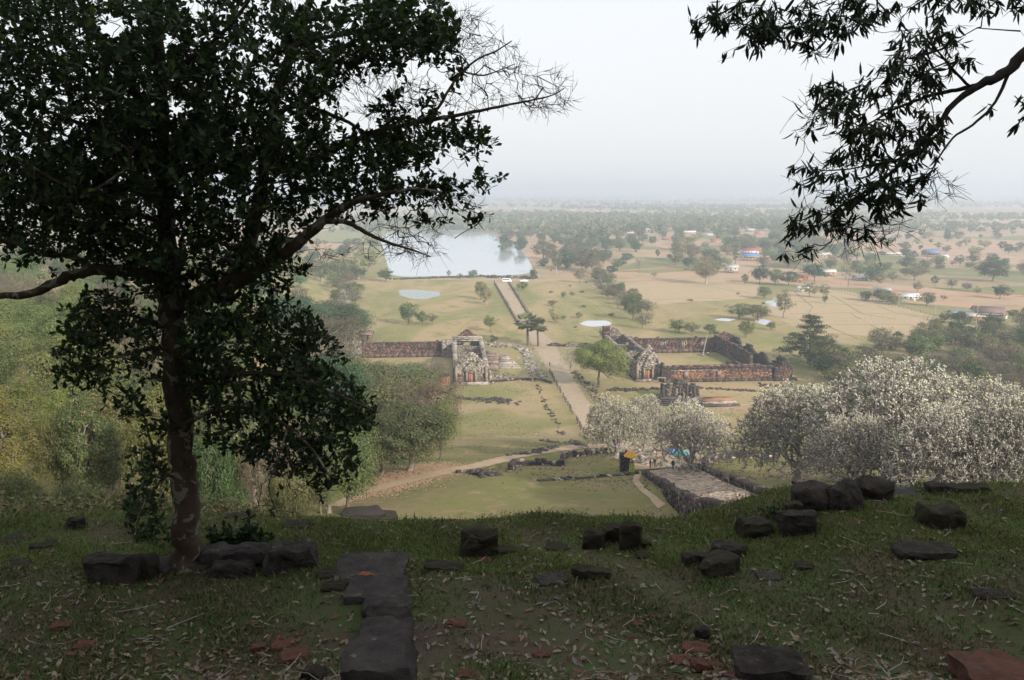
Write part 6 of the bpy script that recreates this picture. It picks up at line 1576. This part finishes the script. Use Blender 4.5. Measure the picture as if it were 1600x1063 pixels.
for _ in range(170):
    x, y = litter_pt(r_); a_ = r_.uniform(0, 6.28); L = r_.uniform(.08, .4); z = float(h(x, y))+.025; q = [(x, y, z), (x+math.cos(a_)*L*.5+r_.normal(0, .02), y+math.sin(a_)*L*.5, z+.015), (x+math.cos(a_+.2)*L, y+math.sin(a_+.2)*L, z)]; m.tube(q, [.004, .0035, .002], 3)
tag(link('twig_litter', m.mesh('twig_litter', M_BARKP)), 'thin dry twigs lying among the fallen leaves', None, None, 'stuff')
# weeds along the brink and below it
def weeds(n, seed, ylim, xf, sz, mat_, name, label):
    r_ = np.random.default_rng(seed); m = MB(); st = MB()
    for _ in range(n):
        y = r_.uniform(*ylim); x = y*r_.uniform(*xf); z = float(h(x, y)); k_ = r_.integers(3, 9); Hh = sz*r_.uniform(.4, 1.3); d = r_.normal(0, .3, 2)
        top = np.array([x+d[0]*Hh, y+d[1]*Hh, z+Hh]); st.segs([(x, y, z)], [top], np.array([.004]), np.array([.002]), 3)
        P = np.array([x, y, z])+(top-np.array([x, y, z]))*r_.uniform(.3, 1, (k_, 1))+r_.normal(0, .03, (k_, 3)); leaf_quads(m, P, np.full(k_, sz*.28), np.zeros((k_, 3)), 0, .5, .6, .8)
    root = link(name, m.mesh(name, mat_)); tag(root, label, None, None, 'stuff'); o = link('stem', st.mesh('stem', M_BARK), root); return root
weeds(700, 5, (10.2, 12.6), (-.7, .45), .09, M_GR, 'weeds', 'low weeds growing along the brink of the hilltop')
weeds(150, 6, (10.6, 12.0), (-.05, .36), .12, M_GR2, 'dead_weeds', 'brown dead weeds along the centre of the brink')
weeds(2400, 8, (14, 30), (-.75, -.2), .5, leaf_mat('undergrowth_leaf', (.07, .10, .03), (.14, .14, .05), (.2, .15, .08), .8), 'undergrowth', 'tangled undergrowth at the forest foot on the left')

grass('fresh_skylit_grass', 120000, leaf_mat('fresh_skylit_grass_blade', (.11, .175, .030), (.16, .21, .045), (.20, .18, .08), .85, .35, .6, 0), (8.9, 14), .035, 'fresher green grass on the brow, coloured brighter for its extra sky light', -.15, 21)  # greener blades, their colour also lifted to carry the brow's stronger sky light

# ---------------------------------------------------------------- the two near trees
def bark_mat():
    b = NB('big_trunk_bark'); v = b.tc.outputs['Object']
    c = b.mix(b.mr(b.noise(3, 6, .6, v), .4, .6), (.052, .036, .026), (.085, .060, .044))
    c = b.mix(b.mr(b.noise(5, 4, .6, v, .6), .55, .58), c, (.20, .19, .165))
    sv = b.n('ShaderNodeMapping'); sv.inputs['Scale'].default_value = (14, 14, 2.2); b.l(v, sv.inputs[0])
    bp = b.math('ADD', b.noise(1, 6, .6, sv.outputs[0]), b.math('MULTIPLY', b.noise(22, 5, .7, v), .6))
    return b.out(b.pbsdf(c, .9, bp, .8, .02).outputs[0])
M_TRUNK = bark_mat()
M_TWIG = rough_mat('twig_bark', (.030, .024, .02), (.05, .04, .033), 6, .9, .3, .01)
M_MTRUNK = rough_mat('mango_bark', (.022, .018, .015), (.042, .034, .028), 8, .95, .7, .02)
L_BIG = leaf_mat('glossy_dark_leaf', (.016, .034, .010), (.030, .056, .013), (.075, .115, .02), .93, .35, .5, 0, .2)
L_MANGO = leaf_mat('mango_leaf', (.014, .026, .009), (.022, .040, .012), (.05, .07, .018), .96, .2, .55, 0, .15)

def blades(m, P, D_, L, w, shape, mi=0, N=None):
    """leaves rooted at P pointing along D_; folded along the midrib"""
    k = len(P); r_ = rng; D_ = D_/(np.linalg.norm(D_, axis=1)[:, None]+1e-9)
    up = r_.normal(0, .45, (k, 3)); up[:, 2] += 1; s = np.cross(D_, up); s /= np.linalg.norm(s, axis=1)[:, None]+1e-9; n = np.cross(s, D_)
    L = (L*r_.uniform(.5, 1.25, k))[:, None]; W_ = L*w; dr = np.array([0, 0, -1.0])
    if shape == 'obovate': ts = (0, .35, .7, 1); ws = (.0, .30, .5, 0.0); sg = (0, .02, .02, -.02)
    else: ts = (0, .3, .65, 1); ws = (0.0, .5, .42, 0.0); sg = (0, -.02, -.09, -.22)
    c = [P+D_*L*t+dr*L*g for t, g in zip(ts, sg)]
    V = np.stack([c[0], c[1]-s*W_*ws[1]+n*W_*.12, c[1], c[1]+s*W_*ws[1]+n*W_*.12, c[2]-s*W_*ws[2]+n*W_*.12, c[2], c[2]+s*W_*ws[2]+n*W_*.12, c[3]], 1)
    if mi is None: return V
    m.add(V.reshape(-1, 3), (np.arange(k)[:, None, None]*8+np.array([(1, 2, 5, 4), (2, 3, 6, 5)])[None]).reshape(-1, 4), mi)
    m.n -= 0; base = m.n-k*8
    tri = (np.arange(k)[:, None, None]*8+np.array([(0, 2, 1), (0, 3, 2), (4, 5, 7), (5, 6, 7)])[None]).reshape(-1, 3)
    m.f.append(tri+base); m.mi.append(np.full(len(tri), mi, np.int32)); m.v.append(np.zeros((0, 3)))

def near_tree(name, base, limbs, clusters, bare, n_whorl, label, leaf, mats, y0, dspread, per=6, droop=0.0, holes=(), limb_loc=None, seed=3, twig_r=.0042, ntwig=60, orphan=None):
    root = thing(name, base, label, 'tree'); B = np.array(base)
    r_ = np.random.default_rng(seed); P = []; par = []
    for li, (pts, y_off) in enumerate(limbs):
        W3 = []; k = len(pts)
        for q, p in enumerate(pts):
            yy = y0+y_off[0]+(y_off[1]-y_off[0])*q/(k-1); W3.append(np.array(at(p[0], p[1], yy)))
        W3 = np.array(W3); rad = np.array([p[2] for p in pts])*mpp(y0)/2*(.52 if name == 'mango_tree' else .82)
        if li == 0 and pts[0][1] > 800: W3[0, 2] = float(h(W3[0, 0], W3[0, 1]))-.15
        t = np.arange(k); tt = np.linspace(0, k-1, (k-1)*5+1)
        # smooth with catmull-rom
        S3 = []
        for q in tt:
            i_ = min(int(q), k-2); f = q-i_; p0, p1, p2, p3 = W3[max(0, i_-1)], W3[i_], W3[i_+1], W3[min(k-1, i_+2)]
            S3.append(.5*((2*p1)+(-p0+p2)*f+(2*p0-5*p1+4*p2-p3)*f*f+(-p0+3*p1-3*p2+p3)*f**3))
        S3 = np.array(S3); rr_ = np.interp(tt, t, rad)*(1+.05*np.sin(tt*7+li))
        S3[1:-1] += r_.normal(0, 1, (len(S3)-2, 3))*rr_[1:-1, None]*.12
        m = MB(); m.tube(S3-B, rr_, 14 if rad[0] > .1 else 8)
        if li == 0:
            link('trunk', m.mesh('trunk', mats[0], True), root)
        else: link('limb', m.mesh('limb', mats[0], True), root)
        s0 = len(P)
        for q in range(len(S3)): P.append(S3[q]); par.append(-1 if q == 0 else s0+q-1)
    lastlimb = len(P)
    ar = np.array([c[2]*c[3]*c[4] for c in clusters]); cid = r_.choice(len(clusters), n_whorl, p=ar/ar.sum())
    T = []; isleaf = []
    for c in cid:
        cx, cy, rx, ry, dn = clusters[c][:5]; yo = clusters[c][5] if len(clusters[c]) > 5 else 0
        for _ in range(6):
            a = r_.uniform(0, 6.28); q = math.sqrt(r_.uniform())*r_.uniform(.9, 1.1); px, py = cx+rx*q*math.cos(a), cy+ry*q*math.sin(a)
            if not any(((px-hx)/hr)**2+((py-hy)/hs)**2 < 1 for hx, hy, hr, hs in holes): break
        else: continue
        T.append(np.array(at(px, py, y0+yo+r_.normal(0, 1)*dspread*min(1, min(rx, ry)/70)))); isleaf.append(True)
    for cx, cy, rx, ry, n_ in bare:
        for _ in range(n_):
            a = r_.uniform(0, 6.28); q = math.sqrt(r_.uniform()); T.append(np.array(at(cx+rx*q*math.cos(a), cy+ry*q*math.sin(a), y0+r_.normal(0, .25)))); isleaf.append(False)
    T = np.array(T); isleaf = np.array(isleaf)
    # thin out to intermediate nodes first so that twigs branch
    sub = r_.choice(len(T), len(T)//7, replace=False); seedn = T[sub]+r_.normal(0, .1, (len(sub), 3))
    arr, parent, load = grow({'p': np.array(P), 'par': par}, seedn)
    arr2, parent2, load2 = grow({'p': arr, 'par': list(parent)}, T)
    ii = np.arange(lastlimb, len(arr2)); rr_ = np.clip(twig_r*.42*load2[ii]**.45, twig_r*.45, .035)
    A_, B_ = arr2[parent2[ii]], arr2[ii]; dl = np.linalg.norm(B_-A_, axis=1)[:, None]
    bend = r_.normal(0, 1, A_.shape)*dl*.13; bend[:, 2] -= dl[:, 0]*.06; m = MB(); prev = A_; ql = 0.0
    for q in (.3, .65, 1.0):
        cur = A_+(B_-A_)*q+bend*4*q*(1-q); m.segs(prev-B, cur-B, rr_*(1.15-.45*ql), rr_*(1.15-.45*q), 4); prev = cur; ql = q
    link('twigs', m.mesh('twigs', mats[1]), root)['kind'] = 'stuff'; root.children[-1].name = 'twig_mass'
    # leaves
    last = dict(); TL_ = arr2[len(arr):]; ordr = np.array(parent2[len(arr):]); D_ = TL_-arr2[ordr]; D_ /= np.linalg.norm(D_, axis=1)[:, None]+1e-9
    # which of the appended targets carry leaves: match positions
    key = {tuple(np.round(t, 5)): f for t, f in zip(T, isleaf)}; fl = np.array([key.get(tuple(np.round(t, 5)), True) for t in TL_])
    TP = TL_[fl]; TD = D_[fl]; k = len(TP)*per; PP = np.repeat(TP, per, 0); DD = np.repeat(TD, per, 0)*(.45-.1*droop)+r_.normal(0, .75-.28*droop, (k, 3)); DD[:, 2] += .25-droop
    DD /= np.linalg.norm(DD, axis=1)[:, None]; PP = PP-np.repeat(TD, per, 0)*r_.uniform(0, .10, (k, 1))
    sel = r_.permutation(k); ind, restl = sel[:290], sel[290:]
    m = MB(); blades(m, PP[restl]-B, DD[restl], np.full(len(restl), leaf[0]), leaf[1], leaf[2], 0)
    o = link('foliage', m.mesh('foliage', mats[2]), root); o['kind'] = 'stuff'
    vs = []
    for q in range(6):
        mm_ = MB(); blades(mm_, np.zeros((1, 3)), np.array([[1., 0, 0]]), np.array([leaf[0]*1.05]), leaf[1], leaf[2], 0); vs.append(mm_.mesh('leaf', mats[2]))
    for q in ind:
        o = link('leaf', vs[q % 6], root, PP[q]-B); o.rotation_euler = Vector(DD[q]).to_track_quat('X', 'Z').to_euler(); o.rotation_euler.x += 0
    # bare twig tips fan out
    bt = TL_[~fl]
    if len(bt):
        bd = D_[~fl]; n3 = len(bt)*3; A3 = np.repeat(bt, 3, 0); d3 = np.repeat(bd, 3, 0)*1.4+r_.normal(0, .45, (n3, 3)); d3 /= np.linalg.norm(d3, axis=1)[:, None]; m = MB(); Lq = r_.uniform(.06, .22, (n3, 1)); e3 = A3+d3*Lq*.5; f3 = e3+(d3+r_.normal(0, .3, d3.shape))*Lq*.5
        m.segs(A3-B, e3-B, np.full(n3, .0026), np.full(n3, .002), 3); m.segs(e3-B, f3-B, np.full(n3, .002), np.full(n3, .0013), 3); o = link('bare_twig_mass', m.mesh('bare_twig_mass', mats[1]), root); o['kind'] = 'stuff'
    return root

bt_ = G(292, 886)
LIMBS = [
 ([(292, 890, 60), (290, 840, 53), (289, 760, 48), (284, 680, 46), (277, 600, 45), (271, 520, 46), (266, 450, 48), (260, 370, 34), (257, 290, 28), (253, 200, 24), (249, 100, 20), (246, 0, 17), (243, -80, 13)], (0, .2)),
 ([(268, 480, 34), (300, 468, 34), (345, 452, 32), (395, 425, 30), (440, 400, 24), (478, 368, 20), (510, 342, 16), (550, 318, 12), (600, 303, 8), (650, 296, 5), (690, 300, 3)], (0, -.9)),
 ([(345, 452, 26), (385, 400, 25), (396, 345, 24), (410, 280, 22), (420, 215, 20), (432, 150, 18), (450, 95, 17), (470, 45, 15), (486, -5, 14), (505, -60, 11)], (-.2, .6)),
 ([(478, 368, 12), (505, 348, 10), (535, 346, 9), (558, 356, 8), (580, 368, 7), (612, 381, 5), (645, 391, 3.4), (672, 401, 2.2)], (-.5, -1.0)),
 ([(414, 262, 14), (455, 262, 12), (500, 246, 11), (548, 222, 10), (600, 203, 9), (650, 192, 8), (700, 183, 7), (750, 173, 5.5), (795, 164, 4.2), (830, 157, 3.2), (860, 150, 2.4), (882, 138, 1.6)], (.2, -.6)),
 ([(662, 190, 6), (685, 168, 5.5), (702, 140, 5), (722, 112, 4), (748, 92, 3.6), (775, 80, 2.8), (800, 64, 1.8)], (-.3, -.5)),
 ([(722, 112, 3.5), (755, 118, 2.6), (785, 108, 1.8), (805, 100, 1.3)], (-.4, -.6)),
 ([(422, 200, 12), (450, 168, 10), (490, 170, 8), (530, 185, 7), (565, 205, 6), (590, 240, 5), (585, 275, 4)], (.4, .2)),
 ([(262, 440, 26), (230, 428, 24), (195, 424, 23), (155, 422, 22), (120, 428, 20), (85, 442, 18), (45, 460, 15), (0, 463, 12), (-60, 468, 10)], (0, -.6)),
 ([(150, 422, 12), (110, 400, 11), (70, 398, 9), (30, 382, 8), (-20, 370, 6)], (-.2, -.5)),
 ([(256, 350, 12), (215, 335, 10), (180, 322, 9), (143, 303, 8), (100, 290, 7), (60, 268, 6), (25, 245, 5)], (0, -1.3)),
 ([(143, 303, 7), (170, 284, 6), (200, 262, 5), (203, 230, 4)], (-.9, -1.3)),
 ([(252, 210, 14), (215, 150, 12), (170, 90, 10), (135, 30, 8), (110, -40, 6)], (.1, -.4)),
 ([(254, 265, 12), (200, 225, 10), (130, 195, 8), (60, 170, 6), (-20, 155, 5)], (.1, .6)),
 ([(262, 390, 14), (200, 362, 12), (130, 350, 10), (60, 335, 8), (-40, 335, 6)], (.1, .8)),
 ([(250, 130, 10), (300, 90, 9), (350, 50, 7), (390, 0, 5)], (.1, -.5)),
 ([(256, 300, 12), (300, 255, 10), (340, 200, 8), (360, 140, 6)], (.1, -.6)),
 ([(460, 70, 10), (510, 58, 8), (570, 50, 7), (630, 48, 5), (690, 62, 3.5)], (.5, .2)),
 ([(284, 625, 15), (320, 597, 13), (370, 585, 11), (430, 585, 9), (490, 600, 7), (545, 625, 5), (590, 645, 3)], (0, -.9)),
 ([(275, 560, 12), (320, 535, 10), (370, 505, 8), (420, 485, 6), (450, 470, 4)], (0, .5)),
 ([(286, 665, 10), (340, 640, 9), (400, 640, 7), (450, 668, 6), (490, 705, 4), (515, 745, 2.5)], (0, -1.0)),
 ([(275, 545, 10), (235, 545, 8), (190, 556, 6), (140, 560, 4), (100, 545, 2.5)], (0, -.6)),
 ([(270, 520, 10), (225, 500, 8), (170, 485, 6), (120, 490, 4)], (0, .5)),
 ([(288, 738, 10), (262, 742, 9), (245, 725, 7), (238, 700, 5), (228, 660, 3.5)], (0, -.5)),
 ([(262, 742, 6), (240, 765, 5), (222, 795, 4), (212, 830, 3), (206, 860, 2)], (-.3, -.6)),
 ([(450, 668, 5), (435, 715, 3.5), (420, 760, 2.4), (432, 800, 1.6)], (-.7, -.9)),
]
CL = [(100, 150, 250, 180, 1.35), (330, 120, 190, 165, 1.05), (60, 320, 150, 80, 1.2), (220, 300, 170, 120, 1.3), (370, 290, 100, 140, 1.0), (350, 420, 95, 50, .8), (80, 385, 110, 40, .35), (170, 400, 80, 40, .5),
 (560, 55, 145, 52, 1.1), (640, 40, 75, 52, 1), (688, 70, 32, 28, .7), (530, 112, 60, 34, .55), (600, 105, 90, 22, .35), (490, 165, 50, 45, .45), (465, 225, 55, 55, .8), (560, 265, 120, 60, 1), (670, 212, 85, 34, .95), (630, 165, 60, 25, .5), (738, 228, 36, 26, .75), (712, 118, 14, 28, .5), (610, 238, 70, 34, .8),
 (640, 305, 75, 30, .6), (690, 296, 45, 20, .6), (755, 283, 36, 18, .6), (735, 338, 34, 16, .55), (690, 345, 28, 12, .4), (560, 320, 70, 30, .7), (480, 305, 70, 55, .8), (640, 345, 36, 14, .4), (450, 400, 40, 32, .6), (475, 418, 16, 12, .6), (420, 442, 35, 20, .6),
 (150, 500, 55, 45, 1), (125, 545, 42, 40, 1), (180, 550, 50, 50, .7), (215, 480, 50, 50, .6), (235, 560, 30, 50, .6), (105, 590, 22, 16, .6), (180, 618, 50, 18, .45), (225, 645, 45, 28, .5), (130, 590, 30, 20, .6), (240, 430, 40, 40, .8),
 (360, 540, 90, 55, .9), (430, 515, 80, 42, 1.1), (400, 600, 120, 52, 1.15), (490, 640, 90, 62, 1.2), (555, 650, 38, 34, 1.1), (450, 700, 75, 42, 1.1), (520, 725, 45, 38, .9), (375, 675, 60, 34, .8), (330, 600, 40, 70, .55), (350, 485, 60, 36, .8), (490, 560, 50, 40, 1), (320, 520, 35, 50, .6), (300, 450, 60, 30, .8), (505, 760, 25, 20, .5),
 (230, 735, 34, 42, .95), (220, 800, 32, 42, .95), (206, 848, 22, 16, .6), (252, 835, 20, 26, .6), (250, 680, 34, 26, .45), (430, 780, 26, 26, .12), (300, 690, 30, 50, .2)]
HOLES = [(178, 42, 26, 16), (268, 62, 16, 12), (277, 172, 14, 14), (455, 200, 12, 22), (470, 110, 14, 16), (300, 10, 14, 9), (430, 60, 12, 14), (150, 170, 10, 7), (85, 180, 10, 6), (560, 150, 40, 14), (180, 415, 20, 8), (290, 265, 9, 12), (345, 275, 12, 8), (20, 300, 10, 6), (640, 270, 26, 9), (700, 265, 30, 9), (660, 120, 24, 12)]
BARE = [(765, 95, 50, 40, 55), (850, 145, 48, 34, 70), (815, 110, 30, 30, 0), (700, 40, 45, 35, 45), (735, 60, 40, 38, 40), (600, 150, 100, 40, 90), (480, 120, 50, 40, 60), (650, 165, 60, 34, 50), (600, 385, 60, 18, 40), (660, 385, 38, 22, 30), (630, 355, 60, 16, 30), (700, 310, 60, 24, 40), (740, 155, 50, 25, 35), (520, 395, 40, 12, 12), (430, 770, 40, 40, 26), (330, 640, 50, 40, 24), (560, 110, 60, 25, 50)]
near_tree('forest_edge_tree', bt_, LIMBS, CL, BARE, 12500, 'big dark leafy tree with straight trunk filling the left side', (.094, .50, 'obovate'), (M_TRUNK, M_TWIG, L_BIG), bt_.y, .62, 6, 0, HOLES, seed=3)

bR = G(1750, 1000); bR = Vector((bR.x, 6.6, float(h(bR.x, 6.6))))
def wpx(x, y, z):  # world point back to pixel
    v = (x, y*cp-(z-CAMZ)*sp, 0); dep = y*cp-(z-CAMZ)*sp; up_ = y*sp+(z-CAMZ)*cp
    return 800+F*x/dep, 531.5-F*up_/dep
RL = [
 ([(1790, 1010, 80), (1785, 800, 70), (1775, 600, 64), (1765, 400, 60), (1755, 200, 54), (1745, 0, 46), (1730, -200, 36)], (0, .3)),
 ([(1757, 210, 46), (1720, 120, 42), (1680, 70, 38), (1640, 62, 35), (1605, 80, 32), (1578, 108, 30), (1555, 122, 28), (1520, 140, 20), (1488, 165, 16), (1462, 200, 13), (1430, 236, 11), (1395, 268, 9), (1355, 298, 7), (1315, 322, 5.5), (1280, 348, 4), (1248, 378, 2.6)], (.1, -.3)),
 ([(1530, 132, 14), (1500, 140, 12), (1465, 146, 11), (1430, 158, 9), (1395, 172, 7), (1360, 192, 5), (1325, 205, 3.5), (1285, 212, 2.4)], (0, .5)),
 ([(1578, 108, 12), (1555, 160, 8), (1520, 195, 7), (1490, 215, 6), (1465, 250, 5), (1450, 280, 3)], (0, -.4)),
 ([(1430, 236, 7), (1400, 250, 6), (1360, 258, 5), (1320, 265, 4), (1270, 268, 2.5)], (-.2, -.6)),
 ([(1520, 140, 8), (1490, 110, 7), (1465, 80, 5), (1440, 55, 3.5)], (0, -.3)),
 ([(1735, -100, 26), (1650, -90, 22), (1560, -60, 18), (1450, -45, 14), (1340, -40, 11), (1240, -25, 8), (1170, 0, 6), (1120, 25, 4), (1085, 45, 2.5)], (.2, -.4)),
 ([(1340, -40, 7), (1320, 0, 6), (1310, 40, 4), (1295, 75, 2.6)], (0, -.2)),
 ([(1560, -60, 8), (1520, -30, 6), (1490, 0, 5), (1465, 20, 3)], (0, -.3)),
 ([(1395, 268, 5), (1380, 310, 4), (1378, 350, 3), (1385, 378, 1.8)], (-.2, -.3)),
 ([(1720, 120, 12), (1680, 150, 9), (1640, 165, 6), (1605, 165, 4), (1585, 150, 2.5)], (0, -.3)),
]
RC = [(1450, 85, 60, 52, .9), (1410, 130, 65, 45, .9), (1350, 165, 70, 50, .85), (1300, 165, 45, 40, .5), (1262, 195, 26, 22, .35), (1390, 235, 85, 45, .85), (1440, 205, 45, 42, .7), (1320, 270, 65, 42, .7), (1400, 300, 55, 36, .6), (1290, 338, 55, 36, .95), (1245, 375, 34, 26, .8), (1345, 350, 50, 20, .4), (1380, 372, 26, 16, .45), (1245, 262, 18, 24, .25), (1360, 310, 60, 34, .7), (1470, 45, 30, 30, .5), (1430, 270, 28, 20, .5), (1410, 335, 22, 12, .3),
 (1150, 28, 70, 30, .8), (1225, 38, 75, 38, .95), (1112, 38, 38, 24, .6), (1300, 22, 70, 36, .85), (1285, 75, 30, 16, .3), (1360, 12, 45, 25, .7), (1130, 88, 16, 10, .5), (1180, 62, 40, 18, .5), (1470, 5, 70, 20, .8), (1540, 8, 55, 16, .9), (1588, 6, 30, 16, .8), (1585, 150, 14, 28, .6), (1592, 195, 12, 16, .4), (1530, 95, 26, 14, .25), (1540, 178, 18, 8, .35), (1405, 32, 18, 8, .25), (1340, 55, 16, 8, .15)]
RB = [(1450, 290, 40, 26, 16), (1275, 170, 30, 30, 8), (1380, 360, 40, 22, 22), (1255, 300, 24, 36, 7), (1330, 372, 45, 16, 16), (1265, 392, 22, 10, 5), (1290, 75, 24, 14, 5)]
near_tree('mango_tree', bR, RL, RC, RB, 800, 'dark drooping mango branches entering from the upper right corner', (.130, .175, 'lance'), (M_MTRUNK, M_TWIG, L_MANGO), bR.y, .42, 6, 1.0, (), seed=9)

# leafy shrub beside the trunk
def shrub(px, py, w, hp, label, n=70, leaf=.10):
    p = G(px, py); k = p.y/F*1.03; root = thing('leafy_shrub', p, label, 'shrub'); r_ = np.random.default_rng(px); m = MB(); st = MB()
    T = np.column_stack([r_.normal(0, w*k*.27, n), r_.normal(0, w*k*.2, n), np.abs(r_.normal(0, hp*k*.5, n))+.05]); o = np.column_stack([T[:, 0]*.2, T[:, 1]*.2, np.zeros(n)]); st.segs(o, T, np.full(n, .005), np.full(n, .003), 3)
    PP = np.repeat(T, 7, 0); DD = r_.normal(0, .8, PP.shape); DD[:, 2] += .5; blades(m, PP, DD, np.full(len(PP), leaf), .48, 'obovate', 0); link('stem', st.mesh('stem', M_TWIG), root); f = link('foliage', m.mesh('foliage', L_BIG), root); f['kind'] = 'stuff'
shrub(350, 862, 56, 30, 'left half of dark leafy shrub beside the big trunk')
shrub(398, 858, 50, 32, 'right taller dark leafy shrub behind the long slab')
shrub(150, 760, 60, 60, 'leafy dark bush at the forest foot left of trunk', 90, .14)
shrub(1210, 812, 44, 16, 'small weedy plant on the overgrown rock', 34, .05)

# unseen trees added behind the viewpoint to cut sky light on the hilltop
for x, y, wm, hm, lab in ((-12, -10, 12, 15, 'unseen tree added for shade behind the viewpoint, on its left'), (10, -8, 12, 14, 'unseen tree added for shade behind the viewpoint, on its right')):
    r_t = put_tree('dark', 'near', Vector((x, y, float(h(x, y))-.2)), wm, hm, lab)

# ---------------------------------------------------------------- haze: the air of the valley
hz = bpy.data.materials.new('haze'); t_ = nt(hz); ho = t_.nodes.new('ShaderNodeOutputMaterial'); hv = t_.nodes.new('ShaderNodeVolumePrincipled')
hv.inputs['Color'].default_value = (.70, .80, .92, 1); hv.inputs['Density'].default_value = HAZE; hv.inputs['Anisotropy'].default_value = .25
t_.links.new(hv.outputs[0], ho.inputs['Volume'])
m = MB(); x0, x1, y0_, y1_, z0_, z1_ = -27500, 27500, -27500, 27500, -3, 133
m.add([(x, y, z) for x in (x0, x1) for y in (y0_, y1_) for z in (z0_, z1_)], [(0, 1, 3, 2), (4, 6, 7, 5), (0, 4, 5, 1), (2, 3, 7, 6), (0, 2, 6, 4), (1, 5, 7, 3)])
tag(link('haze', m.mesh('haze', hz)), 'pale haze filling the air over the whole valley', None, None, 'stuff')
for o_ in list(SC.objects):
    if o_.get('category') is None and o_.get('kind') is None and o_.parent is None and o_.type == 'MESH': o_['kind'] = 'structure'
